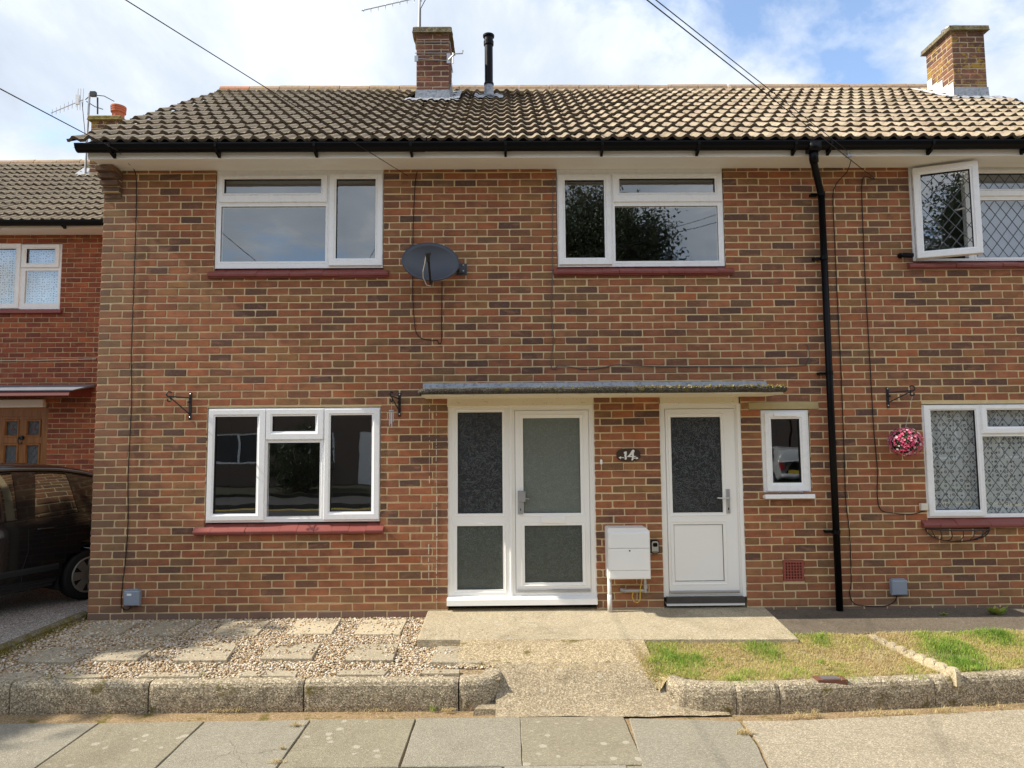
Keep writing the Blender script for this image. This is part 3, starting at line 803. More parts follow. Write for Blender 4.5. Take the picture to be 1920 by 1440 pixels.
room(adj, 3.52, 6.6, 2.55, 4.64, 2.6); room(adj, 3.52, 6.6, 0.1, 2.35, 2.6)
b = MB(); b.quad((3.55, 2.56, 3.95), (6.55, 2.56, 3.95), (6.55, 2.56, 4.62), (3.55, 2.56, 4.62)); b.build('pale_wall_top', M_ROOM_PALE, adj)

# ------------------------------------------------------------------ windows
SASHPROF = [(0.0, 0.016), (0.0, -0.004), (0.003, -0.007), (0.0, 0.0)]
def sash_obj(name, s, g, parent, y0=-0.006, yg=YG):
    """mitred white sash with chamfered bead and black gasket, plus its pane"""
    b = MB()
    w = min(g[0] - s[0], s[1] - g[1], g[2] - s[2], s[3] - g[3])
    def rr(k):     # interpolate between outer (0) and glass (1) rectangles
        return (s[0] + (g[0] - s[0]) * k, s[1] + (g[1] - s[1]) * k, s[2] + (g[2] - s[2]) * k, s[3] + (g[3] - s[3]) * k)
    prof = [(0.0, 0.030, 0), (0.0, y0 + 0.004, 0), (0.05, y0, 0), (0.66, y0, 0), (0.80, y0 + 0.010, 0), (0.955, y0 + 0.013, 0), (0.955, yg - 0.004, 1), (1.03, yg - 0.003, 1)]
    base = 0
    for k, y, m in prof:
        a, c, d, e = rr(k)
        b.v += [(a, y, d), (c, y, d), (c, y, e), (a, y, e)]
    for i in range(len(prof) - 1):
        for j in range(4):
            q = 4 * i + j; r = 4 * i + (j + 1) % 4
            b.f.append((q, r, r + 4, q + 4)); b.m.append(prof[i + 1][2]); b.t.append(0)
    o = b.build(name, [M_UPVC, M_GASKET], parent)
    return o
def pane_obj(g, parent, y=YG, mat=None, name='pane'):
    b = MB(); b.quad((g[0] - .004, y, g[2] - .004), (g[1] + .004, y, g[2] - .004), (g[1] + .004, y, g[3] + .004), (g[0] - .004, y, g[3] + .004))
    return b.build(name, mat or M_GLASS, parent)
def lead_lattice(g, parent, y, dx=0.118, dz=0.155, r=0.0040):
    """diamond leading over a pane"""
    b = MB()
    x0, x1, z0, z1 = g
    s = dz / dx
    n = int((x1 - x0 + (z1 - z0) / s) / dx) + 2
    for k in range(-n, n + 1):
        for sg in (1, -1):
            # line z = z0 + sg*s*(x - xk)
            pts = []
            xk = x0 + k * dx
            for x in (x0, x1):
                z = z0 + sg * s * (x - xk)
                if z0 <= z <= z1: pts.append((x, z))
            for z in (z0, z1):
                x = xk + (z - z0) / (sg * s)
                if x0 < x < x1: pts.append((x, z))
            if len(pts) >= 2:
                (ax, az), (bx, bz) = pts[0], pts[-1]
                if abs(ax - bx) + abs(az - bz) < 0.02: continue
                d = Vector((bx - ax, 0, bz - az)).normalized(); nn = Vector((-d.z, 0, d.x)) * r
                yy = y - 0.002 - (0.0006 if sg > 0 else 0.0)
                b.add([(ax + nn.x, yy, az + nn.z), (ax - nn.x, yy, az - nn.z), (bx - nn.x, yy, bz - nn.z), (bx + nn.x, yy, bz + nn.z),
                       (ax, yy - 0.0016, az), (bx, yy - 0.0016, bz)], [(0, 4, 5, 3), (4, 1, 2, 5)])
    b.build('leading', M_LEADC, parent)
for k, w in WINS.items():
    fr = w['r']
    holes = []; S = []
    for s, g in w['sash']:
        sr = wrect(*s, 0.0); gr = wrect(*g, YG); S.append((sr, gr)); holes.append((sr[0] + 0.02, sr[1] - 0.02, sr[2] + 0.02, sr[3] - 0.02))
    FX = [wrect(*g, YG) for g in w['fixed']]
    holes += FX
    if 'opening' in w:
        opn = wrect(*w['opening'], 0.0); holes.append(opn)
    b = MB(); plate(b, fr[0], fr[1], fr[2], fr[3] + (0.06 if k in ('ul', 'um', 'ur') else 0), holes, YF, 0.075)
    win = b.build('window', M_UPVC, w['h'])
    for sr, gr in S:
        so_ = sash_obj('sash', sr, gr, win)
        pane_obj(gr, win)
        if k in ('ur', 'lr'): lead_lattice(gr, win, YG)
    for gr in FX:
        # glazing bead and gasket round a fixed pane
        b = MB(); b.ring(gr[0] - 0.022, gr[1] + 0.022, gr[2] - 0.022, gr[3] + 0.022, [(0, YF + 0.002), (0.001, YF - 0.003), (0.018, YF + 0.008), (0.0185, YG - 0.004), (0.024, YG - 0.003)], [0, 0, 1, 1])
        b.build('glazing_bead', [M_UPVC, M_GASKET], win)
        pane_obj(gr, win)
        if k in ('ur', 'lr'): lead_lattice(gr, win, YG)
    if k == 'ur':
        # the casement that stands open
        s = opn; wdt = s[1] - s[0] + 0.02; hh = s[3] - s[2] + 0.03
        g0 = wrect(1725, 1800, 334, 470, 0.0)
        piv = bpy.data.objects.new('open_casement', None)
        a = math.radians(21)
        b = MB()
        sr = (0, wdt, -hh / 2, hh / 2); gg = (0.072, wdt - 0.078, -hh / 2 + 0.075, hh / 2 - 0.08)
        def rot(o):
            o.location = (s[0] - 0.008, -0.012, (s[2] + s[3]) / 2); o.rotation_euler = (0, 0, -a)
        cs = sash_obj('open_casement', sr, gg, win, -0.05, -0.005); rot(cs); cs['label'] = 'white casement standing open'
        b = MB(); b.quad((gg[0], -0.005, gg[2]), (gg[1], -0.005, gg[2]), (gg[1], -0.005, gg[3]), (gg[0], -0.005, gg[3])); p = b.build('pane', M_CARGLASS if False else M_GLASS, win); rot(p)
        n0 = len(bpy.data.objects)
        lead_lattice(gg, win, -0.005); rot(bpy.data.objects[[o.name for o in bpy.data.objects if o.name.startswith('leading')][-1]])
        b = MB(); b.tube([(wdt - 0.10, 0.015, 0.02), (wdt - 0.21, 0.03, 0.005)], 0.009, 6); h_ = b.build('handle', M_UPVC, win); rot(h_)
# trickle vent on the little window and a white cill
b = MB(); r_ = wrect(1450, 1494, 775, 781, -0.01); b.bbox(r_[0], r_[1], -0.022, -0.005, r_[2], r_[3], 0.004); b.build('trickle_vent', M_UPVC, house)
r_ = wrect(1432, 1525, 924, 934, -0.03); b = MB(); b.prismx([(0.03, r_[2] + 0.02), (-0.07, r_[3] - 0.012), (-0.075, r_[2]), (0.03, r_[2] - 0.0)], r_[0], r_[1]); b.build('window_sill', M_UPVC, house)
# curtains in the adjoining house
for (l, r, t, bt, mt) in ((1737, 2072, 762, 968, M_LACE),):
    x0, x1, z0, z1 = wrect(l, r, t, bt, 0.1)
    b = MB(); n = 120
    for i in range(n + 1):
        x = x0 + (x1 - x0) * i / n; y = 0.092 + 0.010 * math.sin(i * 1.3) + 0.008 * math.sin(i * 0.47)
        b.v += [(x, y, z0), (x, y, z1)]
    for i in range(n): b.f.append((2 * i, 2 * i + 2, 2 * i + 3, 2 * i + 1)); b.m.append(0); b.t.append(0)
    b.build('net_curtain', mt, adj, smooth=True)
x0, x1, z0, z1 = wrect(1824, 2046, 320, 486, 0.1)
b = MB(); b.quad((x0, 0.15, z0), (x1, 0.15, z0), (x1, 0.15, z1), (x0, 0.15, z1)); b.build('window_blind', M_BLUECURT, adj)

# red painted tile sills
for k, (l, r, t, bt) in SILLS.items():
    h = WINS[k]['h']
    yb = -0.055
    x0 = F(l, (t + bt) / 2, yb)[0]; x1 = F(r, (t + bt) / 2, yb)[0]
    if k in ('ur', 'lr'): x1 = WINS[k]['r'][1] + 0.09
    zt = F((l + min(r, 1920)) / 2, t, 0.0)[1]; zb = F((l + min(r, 1920)) / 2, bt, yb)[1]
    zf = zb + 0.034                          # front upper edge
    b = MB(); b.box(x0 + 0.006, x1 - 0.006, -0.03, 0.05, zb - 0.012, zb + 0.015); sill = b.build('window_sill', M_SILLP, h)
    n = max(2, round((x1 - x0) / 0.166)); rng = random.Random(len(k) + l)
    for i in range(n):
        a = x0 + (x1 - x0) * i / n + 0.0015; c = x0 + (x1 - x0) * (i + 1) / n - 0.0015
        d = rng.uniform(-0.004, 0.004); e = rng.uniform(-0.003, 0.003)
        y0 = yb + d
        b = MB(); b.prismx([(0.045, zb + 0.006 + e), (0.045, zt + e), (y0 + 0.012, zf + e), (y0 + 0.003, zf - 0.005 + e), (y0, zb + 0.02 + e), (y0 + 0.004, zb + e)], a, c)
        b.build('sill_tile', M_SILLP, sill)

# ------------------------------------------------------------------ entrance doors
YD = 0.030
df = wrect(841, 1115, 762, 1121, YD)
lg = [wrect(858, 942, 773, 963, YD), wrect(857, 943, 986, 1106, YD)]
leaf = wrect(966, 1106, 769, 1111, YD); leaf = (leaf[0], leaf[1], leaf[2], leaf[3])
b = MB(); plate(b, df[0], df[1], df[2], df[3], lg + [leaf], YD, YD + 0.07)
ent = b.build('door_frame', M_DOORW, house)
for g, mt in zip(lg, (M_FROST_D, M_FROST_M)):
    b = MB(); b.ring(g[0] - 0.026, g[1] + 0.026, g[2] - 0.026, g[3] + 0.026, [(0, YD + 0.002), (0.001, YD - 0.005), (0.018, YD + 0.006), (0.022, YD + 0.007), (0.0225, YD + 0.022), (0.03, YD + 0.023)], [0, 0, 0, 1, 1])
    b.build('glazing_bead', [M_DOORW, M_GASKET], ent)
    pane_obj(g, ent, YD + 0.024, mt)
cm = F(958, 940, YD)[0]
b = MB(); b.bbox(cm - 0.012, cm + 0.012, YD - 0.018, YD + 0.01, df[2], df[3], 0.004); b.build('mullion', M_DOORW, ent)
b = MB(); b.bbox(df[0] - 0.012, df[0] + 0.028, YD - 0.012, YD + 0.02, df[2], df[3], 0.004); b.bbox(df[1] - 0.024, df[1] + 0.012, YD - 0.012, YD + 0.02, df[2], df[3], 0.004); b.build('frame_trim', M_DOORW, ent)
gs = [wrect(981, 1088, 784, 962, YD), wrect(984, 1092, 985, 1092, YD)]
b = MB(); plate(b, leaf[0] + 0.004, leaf[1] - 0.004, leaf[2] + 0.005, leaf[3] - 0.004, gs, YD - 0.008, YD + 0.05)
door = b.build('front_door', M_DOORW, house)
for g, mt in zip(gs, (M_FROST_G, M_FROST_M)):
    b = MB(); b.ring(g[0] - 0.03, g[1] + 0.03, g[2] - 0.03, g[3] + 0.03, [(0, YD - 0.006), (0.001, YD - 0.014), (0.020, YD - 0.002), (0.026, YD - 0.001), (0.0265, YD + 0.014), (0.034, YD + 0.015)], [0, 0, 0, 1, 1])
    b.build('glazing_bead', [M_DOORW, M_GASKET], door)
    pane_obj(g, door, YD + 0.016, mt)
g = wrect(1014, 1060, 967, 981, YD); b = MB(); b.bbox(g[0], g[1], YD - 0.022, YD - 0.008, g[2], g[3], 0.006); b.box(g[0] + 0.012, g[1] - 0.012, YD - 0.0235, YD - 0.02, g[2] + 0.012, g[3] - 0.012); b.build('letterbox', M_DOORW, door)
g = wrect(971, 981, 920, 964, YD); b = MB(); b.bbox(g[0], g[1], YD - 0.022, YD - 0.008, g[2], g[3], 0.004, 0)
g2 = wrect(972, 985, 921, 940, YD); b.bbox(g2[0], g2[1], YD - 0.045, YD - 0.02, g2[2], g2[3], 0.006, 0)
zc = (g[2] * 0.8 + g[3] * 0.2); b.box((g[0] + g[1]) / 2 - 0.004, (g[0] + g[1]) / 2 + 0.004, YD - 0.024, YD - 0.018, zc - 0.012, zc + 0.012, 1)
b.tube([(g2[1] - 0.004, YD - 0.034, (g2[2] + g2[3]) / 2 - 0.02), (g2[1] + 0.04, YD - 0.034, (g2[2] + g2[3]) / 2 - 0.024)], 0.006, 6, 0)
b.build('handle', [M_ALU, M_BLACK], door)
b = MB(); b.bbox(leaf[0] + 0.01, leaf[1] - 0.01, YD - 0.024, YD - 0.008, leaf[2] + 0.012, leaf[2] + 0.035, 0.005); b.build('weather_bar', M_ALU, door)
g = wrect(838, 1120, 1121, 1136, -0.03)
b = MB(); b.prismx([(0.09, g[3] + 0.012), (YD - 0.01, g[3] + 0.010), (-0.055, g[3] - 0.012), (-0.06, g[2] + 0.012), (0.0, g[2]), (0.09, g[2])], g[0], g[1]); b.build('door_sill', M_DOORW, house)
# render band over the doors
for (l, r, t, bt) in ((838, 1113, 742, 762), (1237, 1385, 741, 757)):
    g = wrect(l, r, t, bt, 0.0)
    b = MB(); b.bbox(g[0], g[1], -0.006, 0.1, g[2], 2.205, 0.008); b.build('rendered_lintel', M_CREAM, house)
# side door
wf = wrect(1240, 1391, 757, 1119, YD)
wl_ = (wf[0] + 0.055, wf[1] - 0.05, wf[2] + 0.02, wf[3] - 0.05)
b = MB(); plate(b, wf[0], wf[1], wf[2], wf[3], [wl_], YD, YD + 0.07)
b.bbox(wf[1] - 0.028, wf[1] + 0.01, YD - 0.022, YD + 0.02, wf[2], wf[3], 0.004)
wfo = b.build('side_door_frame', M_DOORW, house)
wg = wrect(1259, 1353, 782, 961, YD); wp = wrect(1264, 1357, 983, 1090, YD)
b = MB(); plate(b, wl_[0] + 0.004, wl_[1] - 0.004, wl_[2] + 0.004, wl_[3] - 0.004, [wg, wp], YD - 0.008, YD + 0.05)
sd = b.build('side_door', M_DOORW, house)
for g in (wg, wp):
    b = MB(); b.ring(g[0] - 0.03, g[1] + 0.03, g[2] - 0.03, g[3] + 0.03, [(0, YD - 0.006), (0.001, YD - 0.014), (0.022, YD - 0.002), (0.027, YD - 0.001), (0.0275, YD + 0.010), (0.034, YD + 0.011)], [0, 0, 0, 1, 1])
    b.build('glazing_bead', [M_DOORW, M_GASKET], sd)
pane_obj(wg, sd, YD + 0.012, M_FROST_D)
b = MB(); b.bbox(wp[0] + 0.006, wp[1] - 0.006, YD + 0.004, YD + 0.02, wp[2] + 0.006, wp[3] - 0.006, 0.003); b.build('door_panel', M_DOORW, sd)
g = wrect(1361, 1368, 917, 962, YD); b = MB(); b.bbox(g[0], g[1], YD - 0.020, YD - 0.008, g[2], g[3], 0.004)
zc = g[3] * 0.55 + g[2] * 0.45
b.tube([((g[0] + g[1]) / 2, YD - 0.02, zc + 0.02), ((g[0] + g[1]) / 2, YD - 0.055, zc + 0.02)], 0.011, 8); b.tube([((g[0] + g[1]) / 2, YD - 0.05, zc + 0.02), (g[0] - 0.035, YD - 0.052, zc + 0.02), (g[0] - 0.10, YD - 0.05, zc + 0.024)], 0.008, 8)
zk = g[2] + 0.045; b.box((g[0] + g[1]) / 2 - 0.005, (g[0] + g[1]) / 2 + 0.005, YD - 0.0215, YD - 0.018, zk - 0.012, zk + 0.012, 1)
b.build('handle', [M_STEEL, M_BLACK], sd)
b = MB(); b.bbox(wl_[0] + 0.01, wl_[1] - 0.01, YD - 0.026, YD - 0.008, wl_[2] + 0.02, wl_[2] + 0.045, 0.005); b.build('weather_bar', M_ALU, sd)
g = wrect(1250, 1396, 1119, 1134, 0.0)
b = MB(); b.box(g[0], g[1], -0.02, 0.1, g[2] + 0.02, g[3]); b.build('door_sill', M_DARKSTEP, house)
b = MB(); b.box(g[0] + 0.0, g[1], -0.012, 0.1, g[2] - 0.005, g[2] + 0.019); b.build('step_edge', M_DOORW, house)
# buff lintel and terracotta air brick
b = MB(); b.bbox(LINTEL[0] + 0.003, LINTEL[1] - 0.003, -0.004, 0.1, LINTEL[2] + 0.003, LINTEL[3] - 0.003, 0.005); b.build('stone_lintel', M_BUFF, house)
b = MB(); gx0, gx1, gz0, gz1 = AIRB
hl = []
for i in range(6):
    for j in range(6):
        cx = gx0 + 0.035 + (gx1 - gx0 - 0.07) * i / 5; cz = gz0 + 0.035 + (gz1 - gz0 - 0.07) * j / 5
        hl.append((cx - 0.008, cx + 0.008, cz - 0.009, cz + 0.009))
plate(b, gx0 + 0.004, gx1 - 0.004, gz0 + 0.004, gz1 - 0.004, hl, -0.004, 0.03); b.quad((gx0, 0.05, gz0), (gx1, 0.05, gz0), (gx1, 0.05, gz1), (gx0, 0.05, gz1), 1)
b.build('air_brick', [M_AIRB, M_BLACK], house)

# ------------------------------------------------------------------ the canopy over the doors
cx0, cx1 = -0.842, 2.71
ZC0, ZC1 = 2.200, 2.262
o_ = []
def arc(cx, cy, r, a0, a1, n=6): return [(cx + r * math.cos(a0 + (a1 - a0) * i / n), cy + r * math.sin(a0 + (a1 - a0) * i / n)) for i in range(n + 1)]
outl = [(cx1, 0.02), (cx0, 0.02)] + arc(cx0 + 0.10, -0.45, 0.10, math.pi, 1.5 * math.pi) + [(cx0 + 0.12 + (cx1 - cx0 - 0.24) * i / 70, -0.55 + 0.006 * mnoise.noise(Vector((i * 0.9, 3, 0)))) for i in range(71)] + arc(cx1 - 0.10, -0.45, 0.10, 1.5 * math.pi, 2 * math.pi)
b = MB()
# slab with a rounded nose: stacked outlines
def inset(poly, d):
    cx, cy = (cx0 + cx1) / 2, -0.25
    return [(x + (d if x < cx else -d), y + (d if y < -0.1 else 0.0)) for x, y in poly]
lv = [(ZC0 + 0.004, 0.018), (ZC0 + 0.014, 0.004), (ZC0 + 0.03, 0.0), (ZC1 - 0.012, 0.003), (ZC1, 0.022)]
n = len(outl)
for z, d in lv: b.v += [(x, y, z + 0.009 * mnoise.noise(Vector((x * 5, y * 6, z * 9)))) for x, y in inset(outl, d)]
for i in range(len(lv) - 1):
    for j in range(n): b.f.append((i * n + j, i * n + (j + 1) % n, (i + 1) * n + (j + 1) % n, (i + 1) * n + j)); b.m.append(0); b.t.append(0)
b.f.append(tuple((len(lv) - 1) * n + j for j in range(n))); b.m.append(0); b.t.append(0)
b.f.append(tuple(range(n - 1, -1, -1))); b.m.append(0); b.t.append(0)
canopy = b.build('canopy', M_CANOPY, house)
b = MB(); b.prism(inset(outl, 0.03), ZC0 - 0.010, ZC0 + 0.003); b.build('painted_soffit', M_CREAM, canopy)
# moss along the front edge
rng = random.Random(3); vsx = []; 
b = MB()
for i in range(650):
    x = cx0 + 0.9 + (cx1 - cx0 - 0.95) * (rng.random() ** 0.8); s = rng.uniform(0.004, 0.010) * (1.7 if x > 1.2 else 1.0)
    y = -0.55 + rng.uniform(-0.003, 0.06); z = ZC1 - (0.012 if y < -0.53 else 0.0) + rng.uniform(-0.010, 0.004)
    a = rng.uniform(0, 6.28)
    b.add([(x + s * math.cos(a), y + s * math.sin(a), z), (x - s, y, z), (x, y - s * 0.6, z + s * 0.2), (x, y, z + s * 1.2)], [(0, 1, 3), (1, 2, 3), (2, 0, 3)], 0, rng.random())
mo = b.build('moss', ramp_mat('moss_tufts', [(0.0, (0.05, 0.045, 0.015)), (0.5, (0.13, 0.11, 0.025)), (0.8, (0.26, 0.19, 0.04)), (1.0, (0.33, 0.28, 0.12))], 0.9, 0.1), canopy, tint=True); mo['kind'] = 'stuff'
# lead flashing above
b = MB(); xs = [F(793, 720, -.01)[0] + i * (F(1437, 720, -.01)[0] - F(793, 720, -.01)[0]) / 40 for i in range(41)]
for i, x in enumerate(xs):
    wv = 0.004 * math.sin(i * 1.7) + 0.002 * math.sin(i * 4.1)
    b.v += [(x, -0.006, 2.350 + wv * 0.4), (x, -0.014, 2.328), (x, -0.03 + wv, 2.285 + wv), (x, -0.12, 2.268)]
for i in range(40):
    for j in range(3): b.f.append((i * 4 + j, i * 4 + j + 1, (i + 1) * 4 + j + 1, (i + 1) * 4 + j)); b.m.append(0); b.t.append(0)
b.build('lead_flashing', M_LEADF, canopy)
# pale paint drips running down the bricks beside the door
b = MB(); rng = random.Random(8)
for px, y0, y1 in ((805, 755, 900), (818, 760, 905), (819, 905, 1140), (804, 1020, 1075)):
    z = F(px, y0, 0)[1]; ze = F(px, y1, 0)[1]
    while z > ze:
        l = rng.uniform(0.02, 0.11); x = F(px, 900, 0)[0] + rng.uniform(-0.002, 0.002); w = rng.uniform(0.0015, 0.0038)
        b.box(x - w, x + w, -0.0035, 0.004, z - l, z); z -= l + rng.uniform(0.0, 0.035)
b.build('paint_drip', plain('lime_drip', (0.66, 0.60, 0.48), 0.8, 0.2), house)

# ------------------------------------------------------------------ eaves: soffit, fascia, gutter
XFL = F(166, 290, -0.34)[0]
for hs, lo, hi in ((house, XFL, XPARTY), (adj, XPARTY, XEND)):
    b = MB()
    for i, (ya, yb) in enumerate(((-0.335, -0.228), (-0.226, -0.120), (-0.118, 0.012))):
        b.box(lo + (0.0 if lo != XFL else 0.17 * (i > 0) * 0), hi - 0.001, ya, yb, ZSOF, ZSOF + 0.012)
    b.build('soffit', M_SOFFIT, hs)
    b = MB(); b.prismx([(-0.334, ZSOF - 0.022), (-0.334, ZSOF + 0.13), (-0.352, ZSOF + 0.13), (-0.352, ZSOF - 0.018), (-0.349, ZSOF - 0.022)], lo, hi - 0.001)
    if hs is house:
        b.box(lo, lo + 0.012, -0.334, 0.012, ZSOF + 0.0125, ZSOF + 0.13)
    b.build('fascia', M_SOFFIT, hs)
    gl0 = F(143, 276, -0.43)[0] if hs is house else lo
    b = MB(); N = 10
    prof = [(-0.412 + 0.058 * math.cos(math.pi + math.pi * i / N), 4.700 + 0.074 * math.sin(math.pi + math.pi * i / N)) for i in range(N + 1)]
    prof[0] = (-0.472, 4.702); prof.insert(1, (-0.472, 4.690))
    n = len(prof)
    b.add([(gl0, y, z) for y, z in prof] + [(hi, y, z) for y, z in prof], [(i, i + n, i + n + 1, i + 1) for i in range(n - 1)])
    if hs is house: b.add([(gl0, y, z) for y, z in prof], [tuple(range(n))])
    gut = b.build('gutter', M_BLACKP, hs, smooth=False)
    for px in (213, 410, 593, 772, 948, 1128, 1307, 1487, 1553, 1742, 1918):
        x = F(px, 290, -0.38)[0]
        if not lo <= x < hi: continue
        b = MB(); b.prismx([(-0.352, 4.695), (-0.352, 4.590), (-0.362, 4.588), (-0.430, 4.612), (-0.474, 4.66), (-0.476, 4.706), (-0.47, 4.706)], x - 0.012, x + 0.012)
        b.build('bracket', M_BLACKP, gut)
    for px in ((772,) if hs is house else ()):
        x = F(px + 10, 280, -0.45)[0]
        b = MB(); pr = [(y - 0.004 if y < -0.42 else y, z - 0.004) for y, z in prof]
        b.add([(x - 0.07, y, z) for y, z in pr] + [(x + 0.07, y, z) for y, z in pr], [(i, i + n, i + n + 1, i + 1) for i in range(n - 1)]); b.build('gutter_union', M_BLACKP, gut)
# downpipe with swan neck, at the party line
px0 = 3.31
b = MB()
xg = F(1525, 285, -0.41)[0]
b.tube([(xg, -0.412, 4.63), (xg, -0.412, 4.535), (xg + 0.012, -0.395, 4.50)], [0.044, 0.044, 0.042], 12)
b.tube([(xg, -0.41, 4.56), (xg + 0.01, -0.39, 4.50), (px0 - 0.01, -0.075, 4.31), (px0, -0.065, 4.27)], 0.034, 12)
b.tube([(px0, -0.065, 4.29), (px0, -0.065, 0.03)], 0.034, 14)
b.box(xg - 0.055, xg + 0.055, -0.474, -0.355, 4.606, 4.69)
dp = b.build('downpipe', M_BLACKP, house, smooth=True)
for z in (4.30, 3.62, 2.42, 0.82):
    b = MB(); b.tube([(px0, -0.065, z - 0.02), (px0, -0.065, z + 0.02)], 0.0385, 14); b.box(px0 - 0.10, px0 - 0.03, -0.052, 0.002, z - 0.012, z + 0.012); b.build('pipe_clip', M_BLACKP, dp)
# corbelled brick kneeler below the boxed eaves end
rng = random.Random(2)
b0 = MB(); b0.box(XW + 0.012, XW + 0.180, -0.05, 0.02, 4.36, ZSOF - 0.003); kn = b0.build('corbel', M_MORTAR, house)
for i in range(5):
    z0 = 4.30 + 0.0 + i * 0.0605; yo = -0.010 - 0.042 * i
    v, f = brick_geo(0.185, 0.056, rng, -yo + 0.02)
    b = MB(); b.add(v, f); o = b.build('brick', M_SOOTY, kn); o.location = (XW + 0.094, yo, z0 + 0.03)
# ------------------------------------------------------------------ roofs of double-roll concrete tiles
TW, TROLL = 0.294, 0.147
def tile_mesh(rng, length=0.40):
    """local x across, y up the slope, z out of the roof; nose at y=0"""
    per = [(0, 0.001), (.022, 0.0), (.040, .011), (.056, .026), (.0735, .031), (.091, .026), (.107, .011), (.125, 0.0)]
    pts = [(x + TROLL * k, h) for k in (0, 1) for x, h in per] + [(TW - 0.002, 0.004)]
    th = 0.031
    j = lambda s: rng.uniform(-s, s)
    v = []; f = []
    n = len(pts)
    up = [(x, 0.0 + j(0.004), h + 0.046 + j(0.002)) for x, h in pts]
    for x, y, z in up: v.append((x, y, z))
    for (x, h) in pts: v.append((x, length, h * 0.96 + 0.004))
    for i in range(n - 1): f.append((i, i + 1, n + i + 1, n + i))
    b = len(v)
    for x, y, z in up: v.append((x, y, z))
    for x, y, z in up: v.append((x, y + 0.004, z - th))
    for i in range(n - 1): f.append((b + n + i, b + n + i + 1, b + i + 1, b + i))
    # left edge
    k = len(v); v += [up[0], (up[0][0], length, 0.004), (up[0][0], length, -0.016), (up[0][0], 0.004, up[0][2] - th)]
    f.append((k, k + 1, k + 2, k + 3))
    smooth = [True] * (n - 1) + [False] * (len(f) - n + 1)
    return v, f, smooth
def roof(parent, x0, ncols, rows, YEv, ZEv, YRd, ZRd, keep, rng, seen, skip=None, name='roof', xend=None, base_x0=None):
    L = math.hypot(YRd - YEv, ZRd - ZEv); ang = math.atan2(ZRd - ZEv, YRd - YEv)
    g = (L - 0.04) / rows
    b = MB()
    bx0 = x0 + 0.03 if base_x0 is None else base_x0; bx1 = xend if xend is not None else x0 + ncols * TW
    b.quad((bx0, YEv + 0.03, ZEv - 0.02), (bx1, YEv + 0.03, ZEv - 0.02), (bx1, YRd, ZRd - 0.03), (bx0, YRd, ZRd - 0.03))
    b.quad((bx1, 2 * YRd - YEv, ZEv - 0.02), (bx0, 2 * YRd - YEv, ZEv - 0.02), (bx0, YRd, ZRd - 0.03), (bx1, YRd, ZRd - 0.03), 1)
    ro = b.build(name, [M_BATTEN, M_TILES], parent)
    var = []
    for k in range(10):
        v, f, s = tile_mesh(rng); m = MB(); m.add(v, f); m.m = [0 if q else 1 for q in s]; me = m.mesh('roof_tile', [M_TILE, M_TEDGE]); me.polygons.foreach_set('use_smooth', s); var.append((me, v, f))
    todo = []
    for r in range(rows):
        for c in range(ncols):
            s = r * g; x = x0 + c * TW
            if skip and skip(x + TW / 2, s + g / 2): continue
            p = Vector((x, YEv + s * math.cos(ang), ZEv + s * math.sin(ang)))
            ctr = p + Vector((TW / 2, 0.15 * math.cos(ang), 0.15 * math.sin(ang)))
            todo.append(((0 if seen(ctr) else 1), (ctr - CAM).length, p))
    todo.sort(key=lambda t: (t[0], t[1]))
    rest = MB(); restn = 0
    for q, (nv, d, p) in enumerate(todo):
        k = rng.randrange(10); me, v, f = var[k]
        ax = ang + rng.uniform(-0.006, 0.006); az = rng.uniform(-0.006, 0.006)
        p = p + Vector((rng.uniform(-.003, .003), rng.uniform(-.006, .006), rng.uniform(-.002, .004)))
        if nv == 0 and q < keep:
            o = bpy.data.objects.new('roof_tile', me); o.location = p; o.rotation_euler = (ax, 0, az); link(o, ro)
        else:
            Mx = Matrix.Translation(p) @ Matrix.Rotation(az, 4, 'Z') @ Matrix.Rotation(ax, 4, 'X')
            rest.add([tuple(Mx @ Vector(a)) for a in v], f, 0, rng.random()); restn += 1
    if restn:
        o = rest.build('roof_tiling', M_TILES, ro, tint=True); o['kind'] = 'stuff'
    return ro, ang, g
def seen3(p, m=6):
    q = p - CAM; d = q.dot(fwd); px = 960 + FPX * q.dot(rgt) / d; py = 720 - FPX * q.dot(upv) / d
    return m < px < 1920 - m and m < py < 1440 - m
CH1 = (-1.205, -0.750, 2.10, 2.60)       # chimney of number 14: x0, x1, y0, y1
CH2 = (6.256, 6.725, 2.10, 2.68)
slope = math.atan2(ZR - ZE, YR - YE)
def roof_z(y): return ZE + (y - YE) * math.tan(slope)
def skip_ch(x, s):
    y = YE + s * math.cos(slope)
    return any(c[0] - 0.02 < x < c[1] + 0.02 and c[2] + 0.02 < y < c[3] + 0.1 for c in (CH1, CH2))
XV = -4.29
n14 = round((XPARTY - XV) / TW)
rng = random.Random(21)
r14, sl_, g_ = roof(house, XV, n14, 13, YE, ZE, YR, ZR, 300, rng, seen3, skip_ch)
radj, sl_, g_ = roof(adj, XV + n14 * TW, 12, 13, YE, ZE, YR, ZR, 300, rng, seen3, skip_ch)
